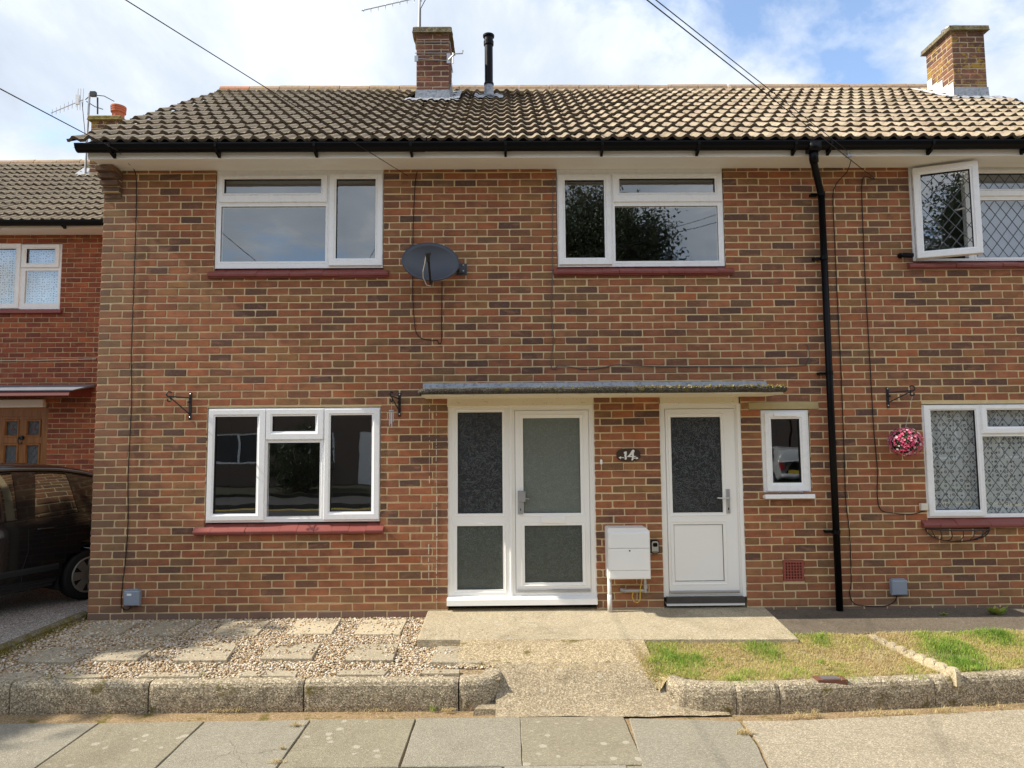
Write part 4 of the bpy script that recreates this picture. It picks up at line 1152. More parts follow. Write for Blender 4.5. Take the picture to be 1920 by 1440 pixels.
def ridge(parent, x0, x1, orange=0, y=YR, z=ZR):
    """half-round ridge tiles bedded on mortar"""
    b = MB(); n = int((x1 - x0) / 0.06)
    for i in range(n + 1):
        x = x0 + (x1 - x0) * i / n; w = 0.02 * mnoise.noise(Vector((x * 3, 0.3, 0)))
        b.v += [(x, y - 0.155 + w, z - 0.105), (x, y - 0.135 + w * .5, z - 0.035), (x, y, z + 0.02), (x, y + 0.15, z - 0.08)]
    for i in range(n):
        for j in range(3): b.f.append((i * 4 + j, (i + 1) * 4 + j, (i + 1) * 4 + j + 1, i * 4 + j + 1)); b.m.append(0); b.t.append(0)
    b.build('ridge_bedding', M_BED, parent)
    x = x0; k = 0; r2 = random.Random(int(x0 * 10))
    while x < x1 - 0.05:
        l = min(0.455, x1 - x); b = MB(); N = 8; R = 0.125
        dz = r2.uniform(-0.006, 0.006); dr = r2.uniform(-0.004, 0.004)
        vv = []
        for xx, dd in ((x + 0.004, dr), (x + l - 0.006, -dr)):
            for j in range(N + 1):
                a = math.pi * j / N
                vv.append((xx, y - R * math.cos(a), z - 0.035 + dz + dd + R * 0.98 * math.sin(a)))
        ff = [(j, j + N + 1, j + N + 2, j + 1) for j in range(N)] + [tuple(range(N + 1)), tuple(range(2 * N + 1, N, -1))]
        b.add(vv, ff); b.build('ridge_tile', M_RIDGE_ORANGE if k < orange else M_RIDGE, parent)
        x += l; k += 1
ridge(r14, XV - 0.02, XPARTY, 1)
ridge(radj, XPARTY, XEND)

# ------------------------------------------------------------------ chimneys
def chimney(parent, c, zb, zt, bm, cap_m, lead_m, side_lead_m, seed, left=True, cap_t=0.085):
    x0, x1, y0, y1 = c
    rng = random.Random(seed)
    b = MB(); b.box(x0 + 0.0045, x1 - 0.0045, y0 + 0.0045, y1 - 0.0045, zb - 0.5, zt); st = b.build('chimney', M_CMORTAR, parent)
    var = {}
    def brick(w):
        k = round(w, 3)
        if k not in var:
            var[k] = []
            for _ in range(4):
                v, f = brick_geo(w, BC - JT, rng, 0.02); m = MB(); m.add(v, f); var[k].append(m.mesh('brick', bm))
        return rng.choice(var[k])
    nrow = int((zt - zb) / BC) + 1
    W = x1 - x0; Dp = y1 - y0
    for i in range(nrow):
        zc = zt - (i + 0.5) * BC
        def course(length, odd):
            cuts = [0.0, BL / 2] if odd else [0.0]
            while cuts[-1] + BL < length - 0.05: cuts.append(cuts[-1] + BL)
            cuts.append(length); return [(a, d) for a, d in zip(cuts[:-1], cuts[1:])]
        for a, d in course(W, i % 2):
            o = bpy.data.objects.new('brick', brick(d - a - JT)); o.location = (x0 + (a + d) / 2, y0, zc); link(o, st)
        for a, d in course(Dp, (i + 1) % 2):
            o = bpy.data.objects.new('brick', brick(d - a - JT))
            if left: o.location = (x0, y0 + (a + d) / 2, zc); o.rotation_euler = (0, 0, -math.pi / 2)
            else: o.location = (x1, y0 + (a + d) / 2, zc); o.rotation_euler = (0, 0, math.pi / 2)
            link(o, st)
    b = MB(); ov = 0.045; n = 10
    # worn cap slab
    lv = [(zt + 0.002, -0.006), (zt + 0.012, 0.0), (zt + cap_t * 0.75, 0.004), (zt + cap_t, 0.03)]
    def ring(d):
        X0, X1, Y0, Y1 = x0 - ov + d, x1 + ov - d, y0 - ov + d, y1 + ov - d
        P = [(X0 + (X1 - X0) * i / n, Y0) for i in range(n)] + [(X1, Y0 + (Y1 - Y0) * i / n) for i in range(n)] + [(X1 - (X1 - X0) * i / n, Y1) for i in range(n)] + [(X0, Y1 - (Y1 - Y0) * i / n) for i in range(n)]
        return P
    for z, d in lv:
        for x, y in ring(d): 
            w = 0.010 * mnoise.noise(Vector((x * 17, y * 17, z * 20))); b.v.append((x + w, y + w, z + w * 0.6))
    m_ = 4 * n
    for i in range(len(lv) - 1):
        for j in range(m_): b.f.append((i * m_ + j, i * m_ + (j + 1) % m_, (i + 1) * m_ + (j + 1) % m_, (i + 1) * m_ + j)); b.m.append(0); b.t.append(0)
    b.f.append(tuple((len(lv) - 1) * m_ + j for j in range(m_))); b.m.append(0); b.t.append(0)
    b.f.append(tuple(range(m_ - 1, -1, -1))); b.m.append(0); b.t.append(0)
    b.build('chimney_cap', cap_m, st)
    return st
def apron(parent, c, mat, side_mat, left, e0=0.10, wide=0.14):
    """lead dressed up the brick and over the tiles"""
    x0, x1, y0, y1 = c
    b = MB(); n = 44; xa, xb = x0 - wide, x1 + wide
    for i in range(n + 1):
        x = xa + (xb - xa) * i / n
        for k, (dy, up) in enumerate(((0.0, 0.0), (-0.06, 0.0), (-0.12, 0.0), (-0.17 + 0.012 * math.sin(i * 0.9), 0.0))):
            y = y0 - 0.006 + dy
            z = roof_z(y) + 0.065 + 0.022 * max(0.0, math.cos(2 * math.pi * (x - XV - 0.0735) / TROLL)) * (1 if k else 0.4) + 0.004 * math.sin(i * 2.1 + k)
            b.v.append((x, y, z))
    for i in range(n):
        for k in range(3): b.f.append((i * 4 + k, i * 4 + k + 1, (i + 1) * 4 + k + 1, (i + 1) * 4 + k)); b.m.append(0); b.t.append(0)
    zt = roof_z(y0) + 0.065
    b.quad((x0 - 0.012, y0 - 0.009, zt - 0.02), (x1 + 0.012, y0 - 0.009, zt - 0.02), (x1 + 0.006, y0 - 0.007, zt + e0), (x0 - 0.006, y0 - 0.007, zt + e0))
    # stepped flashing up the visible side
    xs = x0 - 0.008 if left else x1 + 0.008
    k = 0; y = y0
    while y < y1 - 0.02:
        ya, yb = y, min(y + 0.114, y1 + 0.01)
        zz = roof_z(yb) + 0.10 + (0.10 if k % 2 == 0 else 0.05)
        b.quad((xs, ya, roof_z(ya) - 0.02), (xs, yb, roof_z(yb) - 0.02), (xs, yb, zz), (xs, ya, zz), 1); y += 0.114; k += 1
    xo = xs + (-wide if left else wide)
    b.quad((xs, y0 - 0.1, roof_z(y0 - 0.1) + 0.075), (xo, y0 - 0.1, roof_z(y0 - 0.1) + 0.085), (xo, y1 + 0.1, roof_z(y1 + 0.1) + 0.085), (xs, y1 + 0.1, roof_z(y1 + 0.1) + 0.075), 1)
    b.build('flashing', [mat, side_mat], parent, smooth=True)
st1 = chimney(house, CH1, 6.40, 7.385, M_CHIM, M_CAP, M_LEADF, M_LEADF, 4, left=False, cap_t=0.095)
apron(st1, CH1, M_LEADF, M_LEADF, False, 0.115)
b = MB(); b.lathe([(0.065, 0.0), (0.065, 0.04), (0.085, 0.05), (0.085, 0.062), (0.07, 0.07), (0.085, 0.08), (0.085, 0.092), (0.07, 0.10), (0.085, 0.11), (0.08, 0.125), (0.05, 0.14), (0.0, 0.145)], (-0.93, 2.38, 7.475), n=14)
b.build('chimney_pot', M_ALU, st1)
st2 = chimney(adj, CH2, 6.40, 7.40, M_CHIML, M_CAP, M_LEADF, M_WHITELEAD, 9, left=True, cap_t=0.085)
apron(st2, CH2, M_LEADF, M_WHITELEAD, True, 0.13, 0.20)
b = MB(); b.lathe([(0.10, 0.0), (0.10, 0.05), (0.115, 0.055), (0.115, 0.075), (0.10, 0.08), (0.115, 0.085), (0.115, 0.10), (0.0, 0.11)], (6.42, 2.35, 7.485), n=14); b.build('chimney_pot', M_ALU, st2)
# black flue with lead slate
fx, fy = -0.205, 2.28
b = MB(); zf0 = roof_z(fy)
b.lathe([(0.058, 0.22), (0.058, 0.80), (0.070, 0.805), (0.072, 0.86), (0.062, 0.865), (0.062, 0.92), (0.080, 0.925), (0.082, 0.95), (0.066, 0.955), (0.0, 0.958)], (fx, fy, zf0), n=18)
b.lathe([(0.068, 0.215), (0.070, 0.24), (0.066, 0.25)], (fx, fy, zf0), n=18)
fl = b.build('flue_pipe', M_BLACKP, house, smooth=False)
b = MB(); b.lathe([(0.088, 0.03), (0.075, 0.07), (0.066, 0.12), (0.063, 0.225)], (fx, fy, zf0), n=18); b.build('lead_sleeve', M_LEADF, fl, smooth=True)
b = MB(); n = 24
for i in range(n + 1):
    x = fx - 0.20 + 0.40 * i / n
    for k, dy in enumerate((0.14, 0.0, -0.08, -0.14)):
        y = fy + dy; b.v.append((x, y, roof_z(y) + 0.062 + 0.026 * max(0.0, math.cos(2 * math.pi * (x - XV - 0.0735) / TROLL)) + 0.003 * math.sin(i + k)))
for i in range(n):
    for k in range(3): b.f.append((i * 4 + k, i * 4 + k + 1, (i + 1) * 4 + k + 1, (i + 1) * 4 + k)); b.m.append(0); b.t.append(0)
b.build('lead_slate', M_LEADF, fl, smooth=True)

# ------------------------------------------------------------------ the red brick neighbour set back on the left
YN = 3.3
nb = thing('terraced_house', 'red brick house set back behind the black car with an oak door', 'house', (-8, YN, 0))
NX0, NX1, NZS = -13.0, -5.0, 4.93
NYE, NZE, NYR, NZR = YN - 0.42, 4.98, YN + 3.15, 7.33
nwf = wrect(-160, 113, 458, 580, YN); ndoor = (-9.0 + 1.15, -6.84, 0.1, 2.27)
nops = [(nwf[0] - .01, nwf[1] + .01, nwf[2] - 0.03, nwf[3] + 0.01), (-7.95, -6.835, -0.3, 2.36)]
nbr = lay(NX0, NX1, range(-2, 66), nops, NZS, 0.05, 0)
b = MB(); plate(b, NX0, NX1, -0.3, NZS + 0.1, nops, YN + 0.0065, YN + 0.12); nwall = b.build('wall', M_RMORTAR, nb)
nbr = [q for q in nbr if q[1] > -10.8]
make_brick_wall(nwall, nbr, YN, M_RBRICK, M_RBRICKS, 300, seen=lambda x, z: in_view(x, z, YN) and x < -6.0)
b = MB(); b.box(NX0, NX1, YN + 6.2, YN + 6.3, -0.3, 5.0); b.box(NX1 - 0.1, NX1, YN + 0.13, YN + 6.2, -0.3, 5.0); b.build('rear_wall', M_RBRICKS, nb)
b = MB(); b.add([(NX1, YN + 0.13, 5.0), (NX1, YN + 6.2, 5.0), (NX1, NYR, NZR - 0.1)], [(0, 1, 2)]); b.build('gable_wall', M_RBRICKS, nb)
rng = random.Random(31)
nroof, _, _ = roof(nb, NX0, 27, 13, NYE, NZE, NYR, NZR, 300, rng, lambda p: seen3(p) and p.x < -6.0)
ridge(nroof, NX0, NX1, 0, NYR, NZR)
b = MB(); b.box(NX0, NX1, YN - 0.33, YN + 0.01, NZS, NZS + 0.012); b.prismx([(YN - 0.331, NZS - 0.006), (YN - 0.331, NZS + 0.12), (YN - 0.35, NZS + 0.12), (YN - 0.35, NZS - 0.006)], NX0, NX1); b.build('fascia', M_SOFFIT, nb)
b = MB(); prof = [(YN - 0.41 + 0.058 * math.cos(math.pi + math.pi * i / 8), NZS + 0.09 + 0.08 * math.sin(math.pi + math.pi * i / 8)) for i in range(9)]; n = 9
b.add([(NX0, y, z) for y, z in prof] + [(NX1, y, z) for y, z in prof], [(i, i + n, i + n + 1, i + 1) for i in range(n - 1)]); ngut = b.build('gutter', M_BLACKP, nb)
xb_ = F(118, 432, YN - 0.4)[0]; b = MB(); b.prismx([(YN - 0.352, NZS + 0.09), (YN - 0.352, NZS - 0.02), (YN - 0.44, NZS + 0.02), (YN - 0.47, NZS + 0.09)], xb_ - 0.02, xb_ + 0.02); b.build('bracket', M_BLACKP, ngut)
# its upstairs window
gA = wrect(-125, 27, 467, 569, YN); gB = wrect(50, 102, 467, 493, YN); gC = wrect(45, 107, 507, 568, YN)
sA = (gA[0] - 0.08, gA[1] + 0.08, gA[2] - 0.08, gA[3] + 0.08); sB = (gB[0] - 0.075, gB[1] + 0.075, gB[2] - 0.07, gB[3] + 0.07)
b = MB(); plate(b, nwf[0], nwf[1], nwf[2], nwf[3], [(sA[0] + .02, sA[1] - .02, sA[2] + .02, sA[3] - .02), (sB[0] + .02, sB[1] - .02, sB[2] + .02, sB[3] - .02), gC], YN + 0.016, YN + 0.075); nw = b.build('window', M_UPVC, nb)
for s, g in ((sA, gA), (sB, gB)):
    o = sash_obj('sash', (s[0], s[1], s[2], s[3]), g, nw, -0.01, 0.034); o.location = (0, YN, 0)
    pane_obj(g, nw, YN + 0.034)
pane_obj(gC, nw, YN + 0.034)
b = MB(); n = 90
for i in range(n + 1):
    x = nwf[0] + 0.05 + (nwf[1] - nwf[0] - 0.1) * i / n; y = YN + 0.15 + 0.02 * math.sin(i * 0.9)
    b.v += [(x, y, nwf[2]), (x, y, nwf[3])]
for i in range(n): b.f.append((2 * i, 2 * i + 2, 2 * i + 3, 2 * i + 1)); b.m.append(0); b.t.append(0)
b.build('net_curtain', M_LACE2, nb, smooth=True)
b = MB()
for (z0, z1) in ((2.6, 4.9), (0.1, 2.5)):
    b.quad((NX0 + 1, YN + 2, z0), (NX1 - 0.2, YN + 2, z0), (NX1 - 0.2, YN + 2, z1), (NX0 + 1, YN + 2, z1)); b.quad((NX0 + 1, YN + 0.13, z0), (NX1 - 0.2, YN + 0.13, z0), (NX1 - 0.2, YN + 2, z0), (NX0 + 1, YN + 2, z0)); b.quad((NX0 + 1, YN + 0.13, z1), (NX0 + 1, YN + 2, z1), (NX1 - 0.2, YN + 2, z1), (NX1 - 0.2, YN + 0.13, z1))
b.build('room', M_ROOM, nb)
b = MB(); r_ = wrect(-160, 118, 580, 587, YN - 0.05); b.prismx([(YN + 0.05, r_[3] + 0.01), (YN - 0.05, r_[3] - 0.012), (YN - 0.055, r_[2]), (YN + 0.05, r_[2])], nwf[0] - 0.05, nwf[1] + 0.06); b.build('window_sill', M_SILLP, nb)
# canopy, lintel and oak door
b = MB(); b.prismx([(YN + 0.0, 2.60), (YN - 0.52, 2.50), (YN - 0.54, 2.44), (YN - 0.5, 2.425), (YN + 0.0, 2.46)], -9.0, F(132, 740, YN - 0.5)[0]); ncan = b.build('canopy', plain('red_painted_canopy', (0.15, 0.035, 0.03), 0.6, 0.3, var=0.3), nb)
b = MB(); b.prismx([(YN - 0.002, 2.635), (YN - 0.01, 2.635), (YN - 0.50, 2.525), (YN - 0.53, 2.520), (YN - 0.53, 2.507), (YN - 0.004, 2.602)], -9.0, F(139, 735, YN - 0.5)[0]); b.build('lead_flashing', plain('dull_grey_lead', (0.17, 0.18, 0.21), 0.7, 0.2, var=0.3, scale=6), ncan)
r_ = wrect(-120, 83, 752, 764, YN - 0.02); b = MB(); b.bbox(-8.3, r_[1], YN - 0.05, YN + 0.1, r_[2], r_[3] + 0.02, 0.006); b.build('door_lintel', M_SOFFIT, nb)
dx0, dx1 = -7.95, -6.84
b = MB(); plate(b, dx0, dx1, 0.0, 2.30, [(dx0 + 0.09, dx1 - 0.095, 0.05, 2.17)], YN + 0.03, YN + 0.12); nfr = b.build('door_frame', M_OAKW, nb)
b = MB(); pl = []
cxs = [F(16, 830, YN)[0], F(57, 830, YN)[0]]
for cx in cxs:
    zt_, zb_ = F(30, 788, YN)[1], F(30, 818, YN)[1]; pl.append((cx - 0.085, cx + 0.085, zb_ + 0.02, zt_ - 0.02))
    zt_, zb_ = F(30, 832, YN)[1], F(30, 920, YN)[1]; pl.append((cx - 0.085, cx + 0.085, zb_, zt_ - 0.03))
plate(b, dx0 + 0.09, dx1 - 0.095, 0.05, 2.17, pl, YN + 0.05, YN + 0.1)
nd = b.build('front_door', M_OAKW, nb)
M_STAIN = frosted('leaded_door_glass', (0.06, 0.075, 0.085), 25)
for g in pl:
    b = MB(); b.ring(g[0] - 0.035, g[1] + 0.035, g[2] - 0.035, g[3] + 0.035, [(0, YN + 0.05), (0.008, YN + 0.036), (0.025, YN + 0.036), (0.04, YN + 0.06)]); b.build('panel_moulding', M_OAKW, nd)
    pane_obj(g, nd, YN + 0.07, M_STAIN)
    lead_lattice(g, nd, YN + 0.068, 0.085, 0.12, 0.004)
    b = MB(); cz = (g[2] + g[3]) / 2; cx = (g[0] + g[1]) / 2; b.add([(cx, YN + 0.066, cz + 0.035), (cx - 0.03, YN + 0.066, cz), (cx, YN + 0.066, cz - 0.035), (cx + 0.03, YN + 0.066, cz)], [(0, 1, 2, 3)]); b.build('stained_glass', plain('red_stained_glass', (0.20, 0.03, 0.04), 0.3), nd)
b = MB(); kz = F(34, 826, YN)[1]; kx = (cxs[0] + cxs[1]) / 2
b.lathe([(0.035, -0.0), (0.03, 0.03), (0.0, 0.035)], (kx, YN + 0.05, kz + 0.04), 'y', 10)
b.tube([(kx + 0.035 * math.cos(a), YN + 0.012, kz + 0.0 + 0.05 * math.sin(a)) for a in [i * math.pi / 6 for i in range(12)]], 0.009, 6); b.build('door_knocker', M_IRON, nd)
# white cable across the red bricks
b = MB(); b.tube([(-8.6, YN - 0.006, F(-40, 677, YN)[1]), (F(60, 676, YN)[0], YN - 0.006, F(60, 676, YN)[1]), (F(180, 673, YN)[0], YN - 0.006, F(180, 673, YN)[1])], 0.007, 5)
tag(b.build('cable', M_WCABLE), 'thin white cable fixed straight across the red brick wall', 'cable')
# chimney with orange pot
ncx0, ncx1 = F(167, 216, YN + 2.1)[0], F(226, 216, YN + 2.1)[0]
NC = (ncx0 + 0.04, ncx1 - 0.01, YN + 2.1, YN + 2.7)
nst = chimney(nb, NC, 6.75, 7.74, M_CHIML, M_CAPY, M_LEADF, M_LEADF, 12, left=False, cap_t=0.09)
b = MB(); px_, py_ = (NC[0] + NC[1]) / 2 + 0.12, YN + 2.3
b.lathe([(0.105, 0.0), (0.105, 0.16), (0.115, 0.17), (0.13, 0.18), (0.13, 0.21), (0.12, 0.215), (0.132, 0.225), (0.132, 0.25), (0.12, 0.255), (0.135, 0.265), (0.135, 0.30), (0.115, 0.30), (0.11, 0.24)], (px_, py_, 7.80), n=20); b.build('chimney_pot', M_TERRA, nst, smooth=False)
b = MB(); xq, zq = F(175, 300, YN + 2.3); b.quad((xq - 0.25, YN + 2.0, 6.6), (xq + 0.7, YN + 2.0, 6.6), (xq + 0.7, YN + 2.4, 6.95), (xq - 0.25, YN + 2.4, 6.95)); b.build('flashing', M_LEADF, nst)
def yagi(name, label, pole, boom, nel, span, cable=None, extra=None, r=0.008, mat=M_ALU, vert=True, reflector=True):
    t = thing(name, label, 'aerial', tuple(pole[0]))
    b = MB(); b.tube(pole, 0.019, 8); b.build('mast', M_ALU, t)
    b = MB(); b.tube(boom, r, 6); b.build('boom', mat, t)
    A, B = Vector(boom[0]), Vector(boom[-1])
    for i in range(nel):
        p = A + (B - A) * (i + 0.3) / nel
        l = span * (0.75 + 0.35 * i / nel)
        b = MB(); b.tube([p - Vector((0, 0.0, l / 2)), p + Vector((0, 0.0, l / 2))], 0.0045, 5); b.build('element', mat, t)
    if reflector:
        for sx in (-0.05, 0.0, 0.05):
            b = MB(); p = B + Vector((sx - 0.05, 0, 0)); b.tube([p - Vector((0, 0, 0.20)), p + Vector((0, 0, 0.22))], 0.005, 5); b.build('element', mat, t)
        b = MB(); b.box(B.x - 0.13, B.x - 0.07, B.y - 0.02, B.y + 0.02, B.z - 0.09, B.z + 0.09); b.build('dipole_box', M_UPVC, t)
    b = MB(); b.tube([(boom[-1][0], boom[-1][1] - 0.03, boom[-1][2] - 0.05), (pole[0][0] + 0.03, pole[0][1] - 0.02, pole[0][2] + 0.4), (pole[0][0] + 0.03, pole[0][1] - 0.02, pole[0][2] + 0.0)], 0.006, 5); b.build('lead_wire', M_CABLE, t)
    return t
ny = NC[2] + 0.1
mx_, mz0 = F(160, 318, ny); mz1 = F(160, 176, ny)[1]
bx, bz = F(97, 213, ny); ex, ez = F(157, 188, ny)
ya = yagi('tv_aerial', 'tv aerial on a tall mast by the orange chimney pot', [(mx_, ny, 6.75), (mx_ + 0.02, ny, mz1 + 0.02)], [(bx, ny - 0.02, bz), (ex, ny - 0.02, ez)], 8, 0.17)
b = MB(); q = [F(172, 182, ny), F(176, 176, ny), F(190, 180, ny), F(214, 193, ny)]
b.tube([(x, ny, z) for x, z in (F(160, 187, ny), F(168, 180, ny), F(175, 178, ny))], 0.008, 5); b.tube([(F(175, 178, ny)[0], ny, F(175, 178, ny)[1]), (F(195, 180, ny)[0], ny, F(195, 180, ny)[1]), (F(214, 190, ny)[0], ny, F(214, 190, ny)[1])], 0.008, 5)
b.tube([(F(162, 190, ny)[0], ny, F(162, 190, ny)[1]), (F(178, 200, ny)[0], ny, F(178, 200, ny)[1]), (F(193, 205, ny)[0], ny, F(193, 205, ny)[1])], 0.008, 5)
b.tube([(F(183, 183, ny)[0], ny, F(183, 183, ny)[1]), (F(183, 214, ny)[0], ny, F(183, 214, ny)[1])], 0.014, 6); cx_, cz_ = F(175, 177, ny); b.box(cx_ - 0.05, cx_ + 0.05, ny - 0.03, ny + 0.03, cz_ - 0.04, cz_ + 0.05)
b.build('mounting_arms', M_IRON, ya)
ax, az = F(785, 46, 2.22)
y2 = yagi('tv_aerial', 'tv aerial at the top edge above the central chimney', [(ax, 2.22, 7.42), (ax + 0.02, 2.22, 8.3)], [(F(678, 20, 2.22)[0], 2.22, F(678, 20, 2.22)[1]), (F(800, -8, 2.22)[0], 2.22, F(800, -8, 2.22)[1])], 9, 0.14, reflector=False)
b = MB()
for zz in (7.26, 7.10):
    b.tube([(CH1[0] - 0.012, CH1[2] - 0.012, zz), (CH1[1] + 0.012, CH1[2] - 0.012, zz), (CH1[1] + 0.012, CH1[3], zz)], 0.006, 5)
b.build('lashing_wire', M_ALU, y2)
b = MB(); b.box(CH1[0] - 0.02, CH1[0] + 0.03, CH1[2] - 0.02, CH1[2] - 0.005, 6.98, 7.06); b.box(CH1[1] - 0.03, CH1[1] + 0.02, CH1[2] - 0.022, CH1[2] - 0.005, 6.95, 7.09)
b.tube([(CH1[1] + 0.0, CH1[2] - 0.02, 7.00), (CH1[1] + 0.07, CH1[2] - 0.06, 7.05)], 0.015, 6); b.tube([(CH1[1] + 0.06, CH1[2] - 0.06, 7.06), (CH1[1] + 0.19, CH1[2] - 0.06, 7.065), (CH1[1] + 0.195, CH1[2] - 0.06, 7.11)], 0.010, 6); b.tube([(CH1[1] + 0.06, CH1[2] - 0.05, 7.08), (CH1[1] + 0.055, CH1[2] - 0.05, 6.93)], 0.010, 6)
b.tube([(CH1[0] + 0.02, CH1[2] - 0.012, 7.02), (CH1[1] - 0.02, CH1[2] - 0.012, 6.99)], 0.008, 5)
b.build('bracket', M_ALU, y2)
# ------------------------------------------------------------------ front garden, paths, pavement
def pts(lst, Z): return [G(px, py, Z) for px, py in lst]
def gridsheet(name, poly_px_rows, mat, n=40, amp=0.0, fr=6.0, thick=None):
    """sheet lofted through rows of (px, py, z) points from back to front"""
    rows = []
    for row in poly_px_rows:
        P = [Vector((*G(px, py, z), z)) for px, py, z in row]
        rr = []
        for i in range(n + 1):
            t = i / n * (len(P) - 1); k = min(int(t), len(P) - 2); rr.append(P[k].lerp(P[k + 1], t - k))
        rows.append(rr)
    b = MB()
    for rr in rows:
        for p in rr: b.v.append((p.x, p.y, p.z + amp * mnoise.noise(Vector((p.x * fr, p.y * fr, 1.7)))))
    for r in range(len(rows) - 1):
        for i in range(n): b.f.append(((r + 1) * (n + 1) + i, (r + 1) * (n + 1) + i + 1, r * (n + 1) + i + 1, r * (n + 1) + i)); b.m.append(0); b.t.append(0)
    o = b.build(name, mat); o['kind'] = 'structure'
    return o
b = MB(); b.box(-60, -0.06, -1.62, 12, -0.6, -0.055); b.box(-0.06, 1.35, -1.36, 12, -0.6, -0.03); b.box(1.35, 60, -1.60, 12, -0.6, -0.075); b.build('garden_ground', M_GROUND)['kind'] = 'structure'
XDR = -4.275
def gz(y): return -0.040 * max(0.0, min(1.0, (-0.85 - y) / 0.75))
b = MB(); ys_ = [0.02, -0.85, -1.1, -1.34, -1.66]
for y in ys_: b.v += [(XDR + 0.02, y, -0.006 + gz(y)), (0.35 if y > -1.2 else -0.06, y, -0.006 + gz(y))]
for i in range(4): b.f.append((2 * i + 2, 2 * i + 3, 2 * i + 1, 2 * i)); b.m.append(0); b.t.append(0)
garden = b.build('front_garden', M_GROUND); garden['kind'] = 'structure'
SLABS = [[(180, 1169), (257, 1168), (225, 1188), (146, 1190)], [(282, 1167), (372, 1166), (334, 1190), (254, 1191)], [(425, 1164), (507, 1164), (482, 1189), (398, 1189)],
         [(559, 1161), (640, 1161), (622, 1187), (536, 1187)], [(682, 1161), (764, 1161), (750, 1189), (663, 1188)],
         [(100, 1212), (182, 1212), (137, 1240), (36, 1240)], [(212, 1210), (297, 1210), (256, 1237), (170, 1237)], [(360, 1206), (447, 1206), (425, 1237), (325, 1237)],
         [(510, 1206), (602, 1206), (585, 1234), (488, 1234)], [(665, 1207), (748, 1207), (737, 1236), (645, 1237)], [(822, 1208), (908, 1208), (902, 1241), (806, 1240)],
         [(-30, 1262), (84, 1262), (45, 1286), (-80, 1286)], [(105, 1264), (205, 1264), (180, 1284), (80, 1284)], [(272, 1261), (375, 1261), (360, 1279), (245, 1280)],
         [(455, 1258), (560, 1258), (548, 1274), (440, 1275)], [(640, 1257), (730, 1256), (718, 1270), (625, 1271)], [(795, 1256), (862, 1255), (860, 1268), (785, 1269)]]
STEPXY = []
rng = random.Random(6)
for i, q in enumerate(SLABS):
    z = 0.022 + rng.uniform(-0.003, 0.003)
    if i >= 11: z -= 0.036
    elif i >= 5: z -= 0.014
    P = [(x, max(y, -1.60)) for x, y in pts(q[::-1], z)]
    STEPXY.append(P)
    b = MB(); n = len(P)
    cx = sum(p[0] for p in P) / n; cy = sum(p[1] for p in P) / n
    inn = [(cx + (x - cx) * 0.975, cy + (y - cy) * 0.975) for x, y in P]
    tl = [rng.uniform(-0.003, 0.003) for _ in P]
    b.add([(x, y, -0.07) for x, y in P] + [(x, y, z - 0.006 + t) for (x, y), t in zip(P, tl)] + [(x, y, z + t) for (x, y), t in zip(inn, tl)],
          [(j, (j + 1) % n, n + (j + 1) % n, n + j) for j in range(n)] + [(n + j, n + (j + 1) % n, 2 * n + (j + 1) % n, 2 * n + j) for j in range(n)] + [tuple(range(2 * n, 3 * n))])
    b.build('stepping_slab', M_STEP[1] if i in (2, 3, 4) else M_STEP[0], garden)
def inpoly(x, y, P):
    c = False; j = len(P) - 1
    for i in range(len(P)):
        if (P[i][1] > y) != (P[j][1] > y) and x < (P[j][0] - P[i][0]) * (y - P[i][1]) / (P[j][1] - P[i][1]) + P[i][0]: c = not c
        j = i
    return c
# concrete apron by the doors, the dark strip beside it, the path down to the pavement
ZA = 0.07
ap = pts([(782, 1198), (1497, 1197)], ZA)
APX0, APX1 = -0.80, 2.60
b = MB(); nX = 60
outl = [(-0.775, ap[0][1])] + [(-0.775 + (2.47 + 0.775) * i / 30, ap[0][1] + (ap[1][1] - ap[0][1]) * i / 30 + 0.008 * mnoise.noise(Vector((i * 0.7, 0, 0)))) for i in range(1, 30)] + [(2.47, ap[1][1]), (2.60, 0.1), (-0.795, 0.1)]
b.prism([(x, y) for x, y in outl], -0.1, ZA - 0.008); ins = [(x + (0.01 if x < 0 else -0.008 if x > 2.3 else 0), y + (0.012 if y < -0.5 else 0)) for x, y in outl]
n = len(outl); b.add([(x, y, ZA - 0.008) for x, y in outl] + [(x, y, ZA) for x, y in ins], [(j, (j + 1) % n, n + (j + 1) % n, n + j) for j in range(n)] + [tuple(range(n, 2 * n))])
b.build('concrete_apron', M_SLAB)['kind'] = 'structure'
b = MB(); b.prism([(2.475, -0.86), (XEND + 3, -0.86), (XEND + 3, 0.1), (2.6, 0.1)], -0.1, 0.045); b.build('side_path', M_DARKP)['kind'] = 'structure'
def path_sheet(name, mat, rows, x0, xw, n=50, amp=0.005, fr=8.0):
    b = MB()
    for y, z in rows:
        x1 = xw if (xw < 1.3 or y < -1.70) else 1.21
        for i in range(n + 1):
            x = x0 + (x1 - x0) * i / n
            yy = y + 0.02 * mnoise.noise(Vector((x * 3, y * 5, 4)))
            b.v.append((x, yy, z + amp * mnoise.noise(Vector((x * fr, y * fr, 1.7))) + 0.5 * amp * mnoise.noise(Vector((x * 30, y * 30, 2.7)))))
    for r in range(len(rows) - 1):
        for i in range(n): b.f.append(((r + 1) * (n + 1) + i, (r + 1) * (n + 1) + i + 1, r * (n + 1) + i + 1, r * (n + 1) + i)); b.m.append(0); b.t.append(0)
    b.build(name, mat)['kind'] = 'structure'
path_sheet('garden_path', M_PATH, [(-0.94, 0.066), (-1.05, 0.058), (-1.15, 0.046), (-1.25, 0.030), (-1.33, 0.014), (-1.40, 0.000), (-1.425, -0.02)], -0.40, 1.16)
